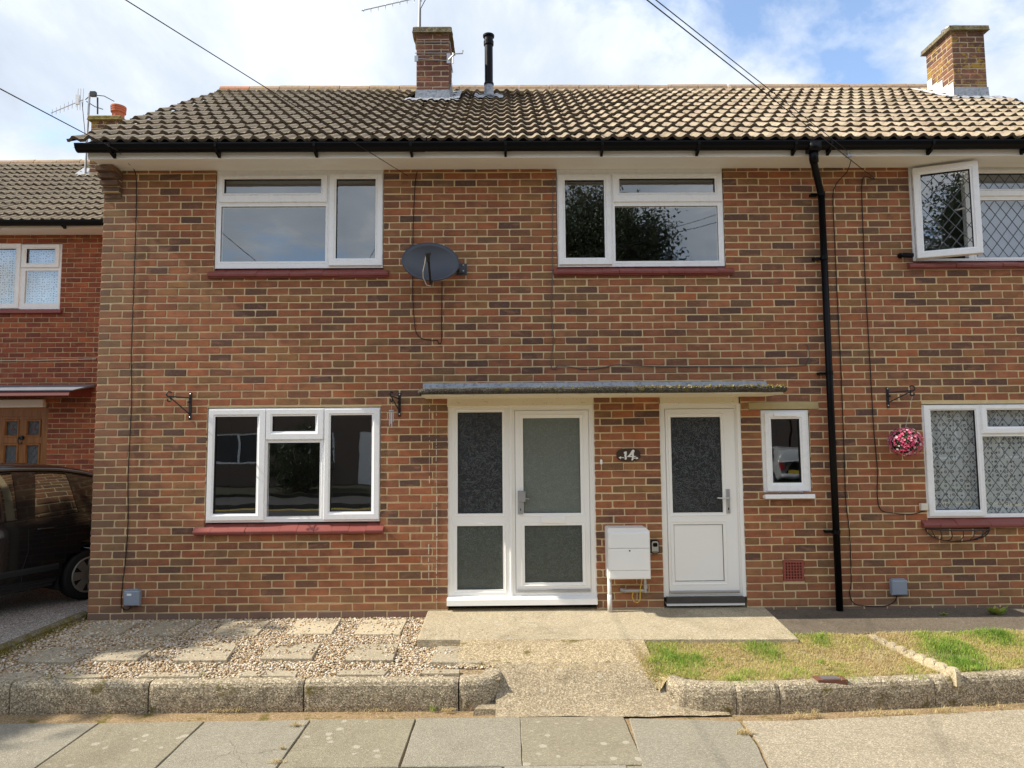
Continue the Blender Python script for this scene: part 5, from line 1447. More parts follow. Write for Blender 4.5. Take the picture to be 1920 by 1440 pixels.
path_sheet('path_ramp', M_PATH2, [(-1.405, -0.006), (-1.44, -0.016), (-1.50, -0.040), (-1.56, -0.075), (-1.62, -0.120), (-1.68, -0.165), (-1.75, -0.205), (-1.82, -0.228), (-1.875, -0.238)], -0.09, 1.62)
# kerbs of exposed aggregate: every stone a piece of its own
kerb = MB(); kerb.box(-9, -0.4, -1.66, -1.60, -0.6, -0.06); kerb = kerb.build('kerb', M_KERB); kerb['kind'] = 'structure'
def kerb_stone(path, name='kerb_stone', ztop=-0.034, w=0.110, g0=0.006, g1=0.006, seed=0):
    """path: front-face foot points, left to right; the stone lies behind it"""
    P = [Vector((x, y, 0)) for x, y in path]
    # resample
    L = [0.0]
    for a, c in zip(P[:-1], P[1:]): L.append(L[-1] + (c - a).length)
    def at(d):
        for k in range(len(P) - 1):
            if d <= L[k + 1] or k == len(P) - 2:
                return P[k].lerp(P[k + 1], (d - L[k]) / max(1e-6, L[k + 1] - L[k]))
    n = max(10, int(L[-1] / 0.035)); b = MB()
    prof = [(0.012, -0.30), (0.0, ZP + 0.03), (-0.004, -0.13), (-0.001, -0.030), (0.010, -0.004), (0.026, 0.008), (0.075, 0.010), (w - 0.015, 0.006), (w, -0.008), (w, -0.2)]
    m = len(prof)
    for i in range(n + 1):
        d = g0 + (L[-1] - g0 - g1) * i / n
        p = at(d); tg = (at(min(L[-1], d + 0.03)) - at(max(0, d - 0.03))).normalized(); nn = Vector((-tg.y, tg.x, 0))
        for k, (o, z) in enumerate(prof):
            q = p + nn * o; wv = 0.006 * mnoise.noise(Vector((q.x * 14, q.y * 14 + seed, z * 14))) * 0.6
            e = 0.010 if i in (0, n) and 0 < k < m - 1 else 0.0
            b.v.append((q.x + nn.x * (wv + e), q.y + nn.y * (wv + e), z + (ztop if z > -0.05 else 0) + wv * 0.7 - e * 0.6))
    for i in range(n):
        for k in range(m - 1): b.f.append((i * m + k, (i + 1) * m + k, (i + 1) * m + k + 1, i * m + k + 1)); b.m.append(0); b.t.append(0)
    b.f.append(tuple(range(m))); b.m.append(0); b.t.append(0)
    b.f.append(tuple(n * m + k for k in range(m - 1, -1, -1))); b.m.append(0); b.t.append(0)
    o = b.build(name, M_KERB, kerb, smooth=False)
    return o
def foot(px, py): return G(px, py, ZP)
kx = [foot(15, 1337), foot(276, 1335), foot(568, 1332), foot(860, 1331)]
k0 = Vector((*kx[0], 0)); dv = Vector((*kx[1], 0)) - k0
kerb_stone([tuple((k0 - dv)[:2]), kx[0]], seed=1)
for i in range(3): kerb_stone([kx[i], kx[i + 1]], seed=i + 2, ztop=-0.034 - 0.003 * (i == 1))
e0 = kx[3]
kerb_stone([e0, (e0[0] + 0.17, e0[1] + 0.005), (e0[0] + 0.27, e0[1] + 0.05), (e0[0] + 0.325, e0[1] + 0.14), (e0[0] + 0.335, e0[1] + 0.33)], seed=9, w=0.15)
rk = [foot(1270, 1300), foot(1290, 1318), foot(1330, 1334), foot(1382, 1338)]
rk2 = [foot(1382, 1338), foot(1464, 1336)]
rk3 = [foot(1464, 1336), foot(1756, 1323)]
rk4 = [foot(1756, 1323), foot(1920, 1313), foot(2060, 1305)]; rk4.append((8.2, rk4[-1][1] + 0.22))
rk = [(1.20, -1.57), (1.215, -1.69), (1.28, -1.775), (1.42, -1.825), foot(1382, 1338)]
for s, q in enumerate((rk, rk2, rk3, rk4)): kerb_stone(q, seed=20 + s, ztop=-0.052, w=0.125, g0=0.003, g1=0.003)
b = MB(); b.add([(e0[0] + 0.12, e0[1] - 0.07, ZP + 0.03), (e0[0] + 0.34, e0[1] - 0.06, ZP + 0.026), (e0[0] + 0.33, e0[1] + 0.06, ZP + 0.035), (e0[0] + 0.16, e0[1] + 0.02, ZP + 0.035),
                 (e0[0] + 0.11, e0[1] - 0.08, ZP - 0.02), (e0[0] + 0.345, e0[1] - 0.07, ZP - 0.02), (e0[0] + 0.34, e0[1] + 0.07, ZP - 0.02), (e0[0] + 0.15, e0[1] + 0.03, ZP - 0.02)],
                [(0, 1, 2, 3), (4, 5, 1, 0), (5, 6, 2, 1), (6, 7, 3, 2), (7, 4, 0, 3)]); b.build('kerb_footing', M_PATH2, kerb)
# pavement of square slabs
b = MB(); b.box(-12, 12, -5.2, -1.55, -0.6, ZP - 0.014); pav = b.build('pavement', M_SANDGAP); pav['kind'] = 'structure'
SW = 0.760; rng = random.Random(17)
def slab(x0, x1, y0, y1, mat, z=ZP, clip=None, wob=0.006):
    j = lambda s: rng.uniform(-s, s)
    if clip: P = clip
    else: P = [(x0 + j(wob), y0 + j(wob)), (x1 + j(wob), y0 + j(wob)), (x1 + j(wob), y1 + j(wob)), (x0 + j(wob), y1 + j(wob))]
    # ragged worn outline
    Q = []
    for a, c in zip(P, P[1:] + P[:1]):
        nseg = 6
        for k in range(nseg):
            t = k / nseg; Q.append((a[0] + (c[0] - a[0]) * t + (j(0.0025) if k else 0), a[1] + (c[1] - a[1]) * t + (j(0.0025) if k else 0)))
    n = len(Q); cx = sum(p[0] for p in Q) / n; cy = sum(p[1] for p in Q) / n
    dz = j(0.003); tx, ty = j(0.004), j(0.004)
    zf = lambda x, y: z + dz + (x - cx) * tx + (y - cy) * ty
    I = [(cx + (x - cx) * 0.988, cy + (y - cy) * 0.988) for x, y in Q]
    b = MB(); b.add([(x, y, z - 0.04) for x, y in Q] + [(x, y, zf(x, y) - 0.005) for x, y in Q] + [(x, y, zf(x, y)) for x, y in I],
                    [(i, (i + 1) % n, n + (i + 1) % n, n + i) for i in range(n)] + [(n + i, n + (i + 1) % n, 2 * n + (i + 1) % n, 2 * n + i) for i in range(n)] + [tuple(range(2 * n, 3 * n))])
    return b.build('paving_slab', mat, pav)
XS = 0.090
yA, yB, yC, yD = -1.868, -2.612, -3.37, -4.13
pick = {-5: 0, -4: 1, -3: 0, -2: 1, -1: 0, 0: 1, 1: 0}
for k in range(-7, 1):
    x0, x1 = XS + k * SW + 0.005, XS + (k + 1) * SW - 0.005
    slab(x0, x1, yB + 0.006, yA - 0.0, M_PAVE[pick.get(k, 2)])
for k in range(-7, 2):
    off = -0.12; x0, x1 = XS + k * SW + 0.005 + off, XS + (k + 1) * SW - 0.005 + off
    slab(x0, x1, yC + 0.006, yB - 0.008, M_PAVE[rng.choice((0, 2, 1))]); slab(x0 + 0.2, x1 + 0.2, yD + 0.006, yC - 0.006, M_PAVE[rng.choice((0, 2, 1))])
pq = [G(1206, 1442, ZP), G(1447, 1460, ZP), G(1420, 1398, ZP), G(1386, 1352, ZP), G(1180, 1346, ZP)]
slab(0, 0, 0, 0, M_PAVE[0], clip=pq)
tq = [G(1393, 1352, ZP), G(1426, 1398, ZP), G(1452, 1462, ZP), G(1500, 1600, ZP), (9.0, -4.9), (9.0, -1.7), G(1925, 1330, ZP), G(1700, 1342, ZP), G(1480, 1352, ZP)]
b = MB(); b.prism(tq, ZP - 0.05, ZP + 0.002); b.build('tan_pavement', M_TAN)['kind'] = 'structure'
# driveway on the left with its mossy edge
b = MB(); b.add([(-9.5, -1.75, 0.04), (XDR - 0.01, -1.75, 0.045), (XDR - 0.01, 9, 0.058), (-9.5, 9, 0.058)], [(0, 1, 2, 3)]); b.build('driveway', M_DRIVE)['kind'] = 'structure'
b = MB(); n = 60
for i in range(n + 1):
    y = 0.14 - 1.85 * i / n
    w = 0.012 * mnoise.noise(Vector((y * 7, 3, 0)))
    b.v += [(XDR - 0.05, y, 0.064), (XDR - 0.005 + w, y, 0.066 + w * 0.5), (XDR + 0.03 + w, y, 0.045), (XDR + 0.045 + w, y, -0.03)]
for i in range(n):
    for j in range(3): b.f.append((i * 4 + j, (i + 1) * 4 + j, (i + 1) * 4 + j + 1, i * 4 + j + 1)); b.m.append(0); b.t.append(0)
b.build('driveway_edge', M_MOSSY)['kind'] = 'structure'

# ------------------------------------------------------------------ gravel, grass and weeds
ICO_V = []
ph = (1 + 5 ** 0.5) / 2
for a in (-1, 1):
    for c in (-ph, ph): ICO_V += [(0, a, c), (a, c, 0), (c, 0, a)]
ICO_V = np.array(ICO_V) / math.hypot(1, ph)
def _hull(v):
    f = []
    n = len(v)
    for i in range(n):
        for j in range(i + 1, n):
            for k in range(j + 1, n):
                nr = np.cross(v[j] - v[i], v[k] - v[i]); d = v @ nr - v[i] @ nr
                if (d < 1e-6).all(): f.append((i, j, k))
                elif (d > -1e-6).all(): f.append((i, k, j))
    return np.array(f)
ICO_F = _hull(ICO_V)
def stones(name, P, R, tint, parent=None):
    """P: n x 3 centres, R: n radii"""
    n = len(P)
    sc = R[:, None] * np.stack([NR.uniform(0.8, 1.35, n), NR.uniform(0.65, 1.0, n), NR.uniform(0.42, 0.8, n)], 1)
    v = ICO_V[None, :, :] * (1 + NR.uniform(-0.16, 0.16, (n, 12, 1))) * sc[:, None, :]
    a = NR.uniform(0, 2 * math.pi, n); ca, sa = np.cos(a), np.sin(a)
    t = NR.uniform(-0.5, 0.5, n); ct, st = np.cos(t), np.sin(t)
    x, y, z = v[..., 0], v[..., 1], v[..., 2]
    y, z = y * ct[:, None] - z * st[:, None], y * st[:, None] + z * ct[:, None]
    x, y = x * ca[:, None] - y * sa[:, None], x * sa[:, None] + y * ca[:, None]
    V = np.stack([x, y, z], -1) + P[:, None, :]
    T = (ICO_F[None] + 12 * np.arange(n)[:, None, None]).reshape(-1, 3)
    o = bigmesh(name, V.reshape(-1, 3), T, M_STONE, np.repeat(tint, 20), True)
    link(o, parent); o['kind'] = 'stuff'
    return o
P = []; rng = random.Random(40)
def on_slab(x, y, grow=0.0):
    for q in STEPXY:
        if inpoly(x, y, q): return True
    return False
tries = 0
while len(P) < 20500 and tries < 90000:
    tries += 1
    x = rng.uniform(XDR + 0.05, 0.12); y = rng.uniform(-1.625, -0.005)
    if x > -0.80 and y > ap[0][1] - 0.01: continue
    edge = 0.0
    if x > -0.22: 
        if rng.random() < (x + 0.22) / 0.3: continue
    if x > -0.48 and y < -1.45: continue
    r = rng.uniform(0.006, 0.0135)
    if on_slab(x, y):
        if rng.random() > 0.05 + 1.0 * max(0.0, mnoise.noise(Vector((x * 5, y * 5, 9.0))) - 0.06): continue
        z = 0.022 + r * 0.4 + gz(y) * 0.95
    else:
        # thin towards the slab edges
        z = gz(y) + rng.uniform(-0.004, 0.012) + 0.006 * mnoise.noise(Vector((x * 3, y * 3, 0)))
        if x < XDR + 0.18: 
            if rng.random() < 0.55: continue
    P.append((x, y, z, r))
P = np.array(P)
stones('gravel', P[:, :3], P[:, 3], NR.uniform(0, 1, len(P)))
# a few strays on slabs, kerb tops, apron and path
P = []
for _ in range(260):
    x = rng.uniform(-0.7, 0.9); y = rng.uniform(-1.5, -0.95); P.append((x, y, 0.026 if y > -1.2 else 0.0, rng.uniform(0.003, 0.007)))
for _ in range(60):
    x = rng.uniform(-0.75, 0.4); y = rng.uniform(-0.97, -0.7); P.append((x, y, ZA + 0.003, rng.uniform(0.003, 0.007)))
P = np.array(P); stones('loose_stones', P[:, :3], P[:, 3], NR.uniform(0, 1, len(P)))

def blades(name, P, H, W, tint, mat, lean=0.5, parent=None):
    n = len(P)
    a = NR.uniform(0, 2 * math.pi, n); d = np.stack([np.cos(a), np.sin(a), np.zeros(n)], 1); s = np.stack([-np.sin(a), np.cos(a), np.zeros(n)], 1)
    up = np.array([0, 0, 1.0])
    l = NR.uniform(0.1, 1.0, n) * lean
    m1 = P + up * (H * 0.55)[:, None] + d * (H * l * 0.35)[:, None]
    tip = P + up * (H * (1 - 0.35 * l))[:, None] + d * (H * l)[:, None]
    w = s * W[:, None]
    V = np.stack([P - w, P + w, m1 - w * 0.7, m1 + w * 0.7, tip], 1).reshape(-1, 3)
    T = (np.array([[0, 1, 3], [0, 3, 2], [2, 3, 4]])[None] + 5 * np.arange(n)[:, None, None]).reshape(-1, 3)
    o = bigmesh(name, V, T, mat, np.repeat(tint, 3)); link(o, parent); o['kind'] = 'stuff'
    return o
# the lawn: soil sheet, then thatch and green tufts
lawnL = [G(1222, 1197, 0.02), G(1240, 1255, 0.0), G(1262, 1290, -0.01)]
def back(px, py, o=0.11):
    x, y = foot(px, py); return (x, y + o)
lawn_poly = [(1.08, -1.56), (1.15, -1.655), (1.22, -1.66), (1.27, -1.60), (1.36, -1.66), (1.45, -1.70), back(1382, 1338), back(1464, 1336), back(1756, 1323), back(1920, 1313), back(2060, 1305), (XEND + 0.6, -1.45), (XEND + 0.6, -0.80), (2.5, -0.90), (1.20, -0.92), (1.10, -1.02), (1.05, -1.16), (1.03, -1.30), (1.06, -1.46)]
def rampz(y):
    R_ = [(-1.40, 0.0), (-1.50, -0.040), (-1.56, -0.075), (-1.62, -0.120), (-1.68, -0.165), (-1.75, -0.205), (-1.90, -0.238)]
    if y >= R_[0][0]: return 0.0
    for (a, c), (d, e) in zip(R_[:-1], R_[1:]):
        if y >= d: return c + (e - c) * (a - y) / (a - d)
    return -0.238
def dropz(x, y):
    up = 0.042 * max(0.0, min(1.0, (y + 1.35) / 0.4))
    return drop0(x, y) - up
def drop0(x, y):
    t = max(0.0, min(1.0, (1.225 - x) / 0.085)); t = t * t * (3 - 2 * t)
    return (-rampz(y) + 0.0) * t + 0.058 * max(0.0, min(1.0, (-0.90 - y) / 0.75)) * (1 - t)
b = MB(); nx, ny_ = 230, 64
xs0, xs1, ys0, ys1 = 1.00, XEND, -1.85, -0.80
grid = {}
for i in range(nx + 1):
    for j in range(ny_ + 1):
        x = xs0 + (xs1 - xs0) * i / nx; y = ys0 + (ys1 - ys0) * j / ny_
        grid[i, j] = len(b.v)
        b.v.append((x, y, 0.004 + 0.014 * mnoise.noise(Vector((x * 4, y * 4, 0))) + 0.006 * mnoise.noise(Vector((x * 15, y * 15, 2))) - dropz(x, y)))
for i in range(nx):
    for j in range(ny_):
        x = xs0 + (xs1 - xs0) * (i + .5) / nx; y = ys0 + (ys1 - ys0) * (j + .5) / ny_
        if inpoly(x, y, lawn_poly): b.f.append((grid[i, j], grid[i + 1, j], grid[i + 1, j + 1], grid[i, j + 1])); b.m.append(0); b.t.append(0)
b.build('lawn', M_SOIL, smooth=True)['kind'] = 'structure'
def lawnz(x, y): return 0.002 + 0.014 * mnoise.noise(Vector((x * 4, y * 4, 0))) - dropz(x, y)
P = []; H = []; Wd = []; Tt = []
rng = random.Random(77); tries = 0
while len(P) < 70000 and tries < 400000:
    tries += 1
    x = rng.uniform(1.0, 5.9); y = rng.uniform(-1.8, -0.82)
    if not inpoly(x, y, lawn_poly): continue
    g = mnoise.noise(Vector((x * 2.6, y * 2.6, 5.0))) + 0.5 * mnoise.noise(Vector((x * 8, y * 8, 1.0))) + (0.35 if x > 3.45 else 0.0)
    bare = mnoise.noise(Vector((x * 3.1 + 9, y * 4.2, 2.0)))
    if bare > 0.26 and rng.random() < 0.72: continue
    green = max(0.0, min(1.0, 0.36 + g * 0.72 + rng.gauss(0, 0.22)))
    P.append((x, y, lawnz(x, y))); H.append(rng.uniform(0.014, 0.042) * (0.8 + 0.8 * max(0, g) + (0.5 if green > 0.8 else 0))); Wd.append(rng.uniform(0.0011, 0.0029)); Tt.append(green)
blades('grass', np.array(P), np.array(H), np.array(Wd), np.array(Tt), M_GRASS, 1.3)
P = []; H = []; Wd = []; Tt = []
while len(P) < 15000:
    x = rng.uniform(1.0, 5.9); y = rng.uniform(-1.8, -0.82)
    if not inpoly(x, y, lawn_poly): continue
    P.append((x, y, lawnz(x, y) + 0.002)); H.append(rng.uniform(0.012, 0.045)); Wd.append(rng.uniform(0.0008, 0.0018)); Tt.append(rng.random())
blades('dead_thatch', np.array(P), np.array(H), np.array(Wd), np.array(Tt), M_DRYG, 3.2)
# dry grass along the foot of the kerbs and in joints
P = []; H = []; Wd = []; Tt = []
def tuft(px, py, n, spread, h, Z=ZP, t0=0.0, t1=1.0):
    x0, y0 = G(px, py, Z)
    for _ in range(n):
        P.append((x0 + rng.gauss(0, spread), y0 + rng.gauss(0, spread * 0.35), Z + 0.003)); H.append(rng.uniform(0.4, 1.0) * h); Wd.append(rng.uniform(0.0010, 0.0022)); Tt.append(rng.uniform(t0, t1))
for px, py, n, s, h in ((420, 1334, 120, .05, .03), (450, 1333, 60, .03, .04), (590, 1330, 90, .05, .035), (700, 1333, 160, .09, .025), (840, 1334, 80, .03, .035), (555, 1362, 60, .018, .045), (530, 1405, 40, .012, .03),
                        (1395, 1377, 110, .028, .055), (1500, 1345, 90, .05, .05), (1530, 1343, 60, .02, .06), (1640, 1339, 200, .10, .03), (1700, 1338, 90, .05, .04), (1770, 1335, 160, .06, .05), (1860, 1324, 160, .12, .03), (520, 1430, 70, .03, .03), (205, 1335, 30, .03, .03)):
    tuft(px, py, n, s, h)
for px, py, n, s, h in ((1040, 1253, 80, .07, .02), (1120, 1252, 120, .10, .022), (1200, 1256, 80, .05, .025), (960, 1199, 60, .06, .015), (1060, 1199, 90, .08, .018), (1180, 1199, 90, .06, .02)):
    tuft(px, py, n, s, h, 0.004 if py > 1240 else 0.05)
for _ in range(700):
    x = XDR + rng.uniform(0.02, 0.10); y = rng.uniform(-1.6, 0.05)
    P.append((x, y, rng.uniform(0.0, 0.03))); H.append(rng.uniform(0.01, 0.03)); Wd.append(rng.uniform(0.001, 0.0025)); Tt.append(rng.uniform(0.8, 1.0))
blades('dry_grass_tufts', np.array(P), np.array(H), np.array(Wd), np.array(Tt), M_DRYG, 1.8)
P = []; H = []; Wd = []; Tt = []
for px, py, n, s, h in ((812, 1333, 30, .015, .05), (850, 1328, 20, .008, .06), (1600, 1200, 60, .05, .03), (1830, 1255, 90, .08, .045), (1250, 1202, 60, .05, .035), (1330, 1200, 70, .07, .035), (1420, 1200, 60, .06, .03), (1530, 1200, 60, .06, .03), (1400, 1282, 60, .07, .03), (1600, 1275, 60, .07, .035), (1725, 1272, 50, .05, .035), (1225, 1240, 60, .03, .035), (1540, 1245, 50, .02, .06), (1450, 1225, 40, .02, .05), (1350, 1240, 40, .02, .05)):
    tuft(px, py, n, s, h, ZP if py > 1300 else 0.01, 0.7, 1.0)
for px, py in ((380, 1264), (130, 1268), (90, 1270), (700, 1161), (225, 1165), (370, 1165), (930, 1205), (948, 1240)): tuft(px, py, 14, .012, .03, 0.01, 0.5, 0.9)
blades('green_tufts', np.array(P), np.array(H), np.array(Wd), np.array(Tt), M_GRASS, 1.0)
def weed(px, py, z, n, size, label):
    t = thing('weed', label, 'weed', (*G(px, py, z), z))
    x0, y0 = G(px, py, z); rng = random.Random(px)
    b = MB(); 
    for i in range(n):
        a = rng.uniform(0, 6.28); l = size * rng.uniform(0.5, 1.0); e = Vector((math.cos(a) * l, math.sin(a) * l * 0.4 - 0.01, l * rng.uniform(0.25, 0.8)))
        s = Vector((-math.sin(a), math.cos(a), 0.2)) * l * 0.22; o = Vector((x0, y0 - 0.01, z))
        b.add([o, o + e * 0.55 + s, o + e, o + e * 0.55 - s], [(0, 1, 2, 3)], 0, rng.uniform(0.5, 1.0))
    f = b.build('foliage', M_LEAF if False else M_GRASS, t, tint=True)
    return t
weed(1867, 1152, 0.045, 46, 0.13, 'green ferny weed growing at the wall foot below the leaded window')
weed(1767, 1153, 0.045, 22, 0.05, 'tiny green weed at the wall foot right of the downpipe')

# scalloped edging of the lawn next door
edge = thing('lawn_edging', 'pale scalloped concrete edging running across the grass', 'edging', (3.3, -1.2, 0))
pa, pb = Vector((*G(1630, 1196, 0.03), 0)), Vector((*G(1797, 1266, -0.02), 0))
def scallop(parent, c, tang, w, h, th, seed, mat=None):
    nn = Vector((-tang.y, tang.x, 0)); b = MB(); N = 8
    pr = [(-w / 2, -0.06)] + [(-w / 2 * math.cos(math.pi * i / N), h * (0.45 + 0.55 * math.sin(math.pi * i / N))) for i in range(N + 1)] + [(w / 2, -0.06)]
    m = len(pr)
    for sgn, ins in ((-1, 0.0), (1, 0.0)):
        for x, z in pr:
            q = Vector((c.x, c.y, 0)) + tang * x + nn * (sgn * th / 2 * (0.75 if z > h * 0.8 else 1.0)); wv = 0.005 * mnoise.noise(Vector((q.x * 25, q.y * 25 + seed, z * 25)))
            b.v.append((q.x + wv, q.y + wv, c.z + z + wv))
    b.f.append(tuple(range(m))); b.f.append(tuple(range(2 * m - 1, m - 1, -1)))
    b.f += [(i, m + i, m + (i + 1) % m, (i + 1) % m) for i in range(m)]
    b.m += [0] * len(b.f); b.t += [0] * len(b.f)
    return b.build('edging_stone', mat or M_EDGE, parent)
tg = (pb - pa).normalized(); L_ = (pb - pa).length; ns = 9
for i in range(ns): scallop(edge, pa + tg * (L_ * (i + 0.5) / ns) - Vector((0, 0, 0.045 * (i + 0.5) / ns)), tg, L_ / ns * 1.02, 0.07, 0.045, i)
edge2 = thing('lawn_edging', 'scalloped concrete edging along the dark path below the leaded window', 'edging', (4.2, -0.8, 0))
pc = Vector((*G(1640, 1190, 0.03), 0)); pd = Vector((*G(1925, 1190, 0.03), 0)); tg = (pd - pc).normalized(); L_ = (pd - pc).length; ns = 9
for i in range(ns + 3): scallop(edge2, pc + tg * (L_ * (i + 0.5) / ns), tg, L_ / ns * 0.92, 0.058, 0.045, 40 + i, M_EDGED)
cx, cy = G(1556, 1271, -0.03)
cv = thing('stopcock_cover', 'small rusty brown cover set in the grass behind the kerb', 'cover', (cx, cy, 0))
b = MB(); b.box(cx - 0.11, cx + 0.11, cy - 0.05, cy + 0.05, -0.08, -0.028); b.build('frame', plain('rusty_iron', (0.16, 0.075, 0.05), 0.85, 0.2, var=0.3, scale=20), cv)
b = MB(); b.box(cx - 0.07, cx + 0.06, cy - 0.04, cy + 0.03, -0.04, -0.024); b.build('lid', plain('grey_iron_lid', (0.14, 0.12, 0.12), 0.8, 0.2), cv)

# ------------------------------------------------------------------ things fixed to the walls
# meter cupboard
g = wrect(1140, 1220, 1022, 1086, -0.2); X0, X1 = F(1140, 1030, -0.2)[0], F(1219, 1030, -0.2)[0]; Z0, Z1 = F(1180, 1086, -0.2)[1], F(1180, 990, -0.2)[1]
mc = thing('meter_cupboard', 'white plastic meter cupboard on the bricks between the two doors', 'meter cupboard', ((X0 + X1) / 2, -0.1, Z0))
b = MB(); ch = 0.035
outl = [(X0, Z0), (X1, Z0), (X1, Z1 - ch), (X1 - ch, Z1), (X0 + 0.01, Z1), (X0, Z1 - 0.01)]
b.prismy(outl, -0.196, -0.002)
b.build('body', M_METER, mc)
zs = Z0 + (Z1 - Z0) * 0.60; zk = Z0 + (Z1 - Z0) * 0.175
b = MB(); b.bbox(X0 + 0.012, X1 - 0.008, -0.207, -0.196, zk, zs - 0.003, 0.004); md = b.build('door', M_METER, mc)
b = MB(); b.bbox(X0 + 0.006, X1 - 0.004, -0.209, -0.196, zs + 0.003, Z1 - 0.04, 0.006); b.build('upper_panel', M_METER, mc)
b = MB(); b.bbox(X0 + 0.010, X1 - 0.004, -0.203, -0.196, Z0 + 0.008, zk - 0.003, 0.004); b.build('lower_panel', M_METER, mc)
b = MB(); b.lathe([(0.008, 0.0), (0.007, 0.004), (0.0, 0.005)], ((X0 + X1) / 2 + 0.005, -0.207, zs - 0.022), 'y', 10); b.build('lock', M_BLACKP, md)
xp = F(1143, 1110, -0.12)[0]
b = MB(); b.tube([(xp, -0.12, Z0 + 0.01), (xp, -0.12, 0.06)], 0.021, 10); b.tube([(xp, -0.12, Z0 - 0.16), (xp, -0.12, 0.05)], 0.024, 10); b.build('supply_pipe', M_CREAMBOX if False else plain('pale_grey_pipe', (0.56, 0.54, 0.50), 0.5, 0.4), mc, smooth=True)
zg = F(1190, 1107, -0.05)[1]; xa, xb2 = F(1166, 1107, -0.05)[0], F(1210, 1107, -0.05)[0]
b = MB(); b.tube([(xa, -0.002, zg + 0.005), (xa + 0.01, -0.05, zg), (xb2, -0.055, zg)], 0.016, 8); b.tube([(xa + 0.0, -0.03, zg), (xa + 0.03, -0.055, zg)], 0.024, 8); b.tube([(xb2, -0.06, zg - 0.02), (xb2 - 0.005, -0.06, Z0 + 0.01)], 0.015, 8); b.tube([(xb2, -0.06, zg + 0.02), (xb2, -0.06, zg + 0.06)], 0.022, 8); b.build('gas_pipe', M_ALU, mc)
b = MB(); b.tube([(xb2 - 0.03, -0.07, Z0 - 0.005), (xb2 - 0.055, -0.075, zg + 0.02), (xb2 - 0.06, -0.075, zg - 0.09), (xb2 - 0.085, -0.07, zg - 0.115), (xb2 - 0.12, -0.065, zg - 0.105), (xb2 - 0.135, -0.06, zg - 0.06), (xb2 - 0.12, -0.06, zg)], 0.005, 6); b.build('earth_wire', plain('yellow_wire', (0.60, 0.42, 0.06), 0.5, 0.3), mc)
# key safe
g = wrect(1221, 1235, 1014, 1038, -0.04)
ks = thing('key_safe', 'small black and silver key safe beside the white meter cupboard', 'key safe', ((g[0] + g[1]) / 2, 0, g[2]))
xm = (g[0] + g[1]) / 2; hw = (g[1] - g[0]) / 2; zz0, zz1 = g[2], g[3]
def rrect(x0, x1, z0, z1, r, n=4):
    o = []
    for cx_, cz_, a in ((x1 - r, z0 + r, -90), (x1 - r, z1 - r, 0), (x0 + r, z1 - r, 90), (x0 + r, z0 + r, 180)):
        for i in range(n + 1): o.append((cx_ + r * math.cos(math.radians(a + 90 * i / n)), cz_ + r * math.sin(math.radians(a + 90 * i / n))))
    return o
b = MB(); b.prismy(rrect(g[0] - 0.003, g[1] + 0.006, zz0 - 0.004, zz1 + 0.006, 0.025), -0.038, 0.0); b.build('rubber_case', M_BLACKP, ks)
b = MB(); b.prismy(rrect(g[0] + 0.006, g[1] - 0.002, zz0 + 0.006, zz1 - 0.004, 0.018), -0.044, -0.037); b.build('faceplate', M_STEEL, ks)
b = MB(); b.prismy(rrect(g[0] + 0.017, g[1] - 0.012, zz0 + 0.068, zz1 - 0.02, 0.012), -0.047, -0.043); b.box(g[0] + 0.012, g[1] - 0.008, -0.047, -0.043, zz0 + 0.012, zz0 + 0.02); b.build('shutter', M_BLACKP, ks)
# number plaque
hn = thing('house_number', 'dark oval plaque with white number fourteen and two arrows', 'house number', (*F(1178, 853)[:1], 0, F(1178, 853)[1]))
px0_, pz = F(1178, 853); rw, rh = 0.122, 0.066
b = MB(); b.prismy([(px0_ + (rw + 0.006 * mnoise.noise(Vector((i * 0.6, 1, 0)))) * math.copysign(abs(math.cos(a)) ** 0.7, math.cos(a)), pz + rh * math.copysign(abs(math.sin(a)) ** 0.75, math.sin(a))) for i, a in enumerate([2 * math.pi * k / 28 for k in range(28)])], -0.014, 0.002)
b.build('plaque', plain('dark_varnished_wood', (0.055, 0.032, 0.022), 0.6, 0.3, var=0.35, scale=25), hn)
S = 0.000277 * 1.02
def um(u, v): return (px0_ + (u - 950) * S, pz - (v - 625) * S)      # from a 19.2x enlargement of the plaque
def poly(name, P, y=-0.018):
    b = MB(); Q = [um(*p) for p in P]
    ar = sum(Q[i][0] * Q[(i + 1) % len(Q)][1] - Q[(i + 1) % len(Q)][0] * Q[i][1] for i in range(len(Q)))
    if ar < 0: Q = Q[::-1]
    b.prismy(Q, y, -0.012); return b
M_NUM = plain('white_metal_numeral', (0.80, 0.78, 0.75), 0.5, 0.4)
poly('numeral', [(785, 520), (830, 500), (885, 500), (885, 600), (870, 640), (885, 720), (880, 770), (840, 800), (805, 775), (815, 700), (795, 640), (812, 590), (780, 565)]).build('numeral', M_NUM, hn)
b = poly('numeral', [(1100, 435), (1150, 440), (1172, 480), (1150, 540), (1060, 620), (1000, 668), (900, 695), (900, 670), (950, 640), (1010, 560), (1060, 480)])
for P_ in ([(1075, 520), (1140, 520), (1140, 640), (1125, 760), (1115, 800), (1070, 832), (1045, 800), (1070, 740)], [(905, 660), (1210, 665), (1222, 680), (1140, 705), (905, 697)]):
    q = poly('x', P_, -0.0186 if P_[0][0] == 1075 else -0.0192); b.add(q.v, q.f)
b.build('numeral', M_NUM, hn)
for P_ in ([(785, 705), (785, 735), (690, 728), (668, 740), (665, 775), (590, 712), (680, 672), (680, 705)], [(1125, 725), (1230, 720), (1235, 690), (1305, 742), (1240, 790), (1225, 755), (1125, 755)]):
    poly('arrow', P_).build('arrow', M_NUM, hn)
bx_, bz_ = F(1127, 866)
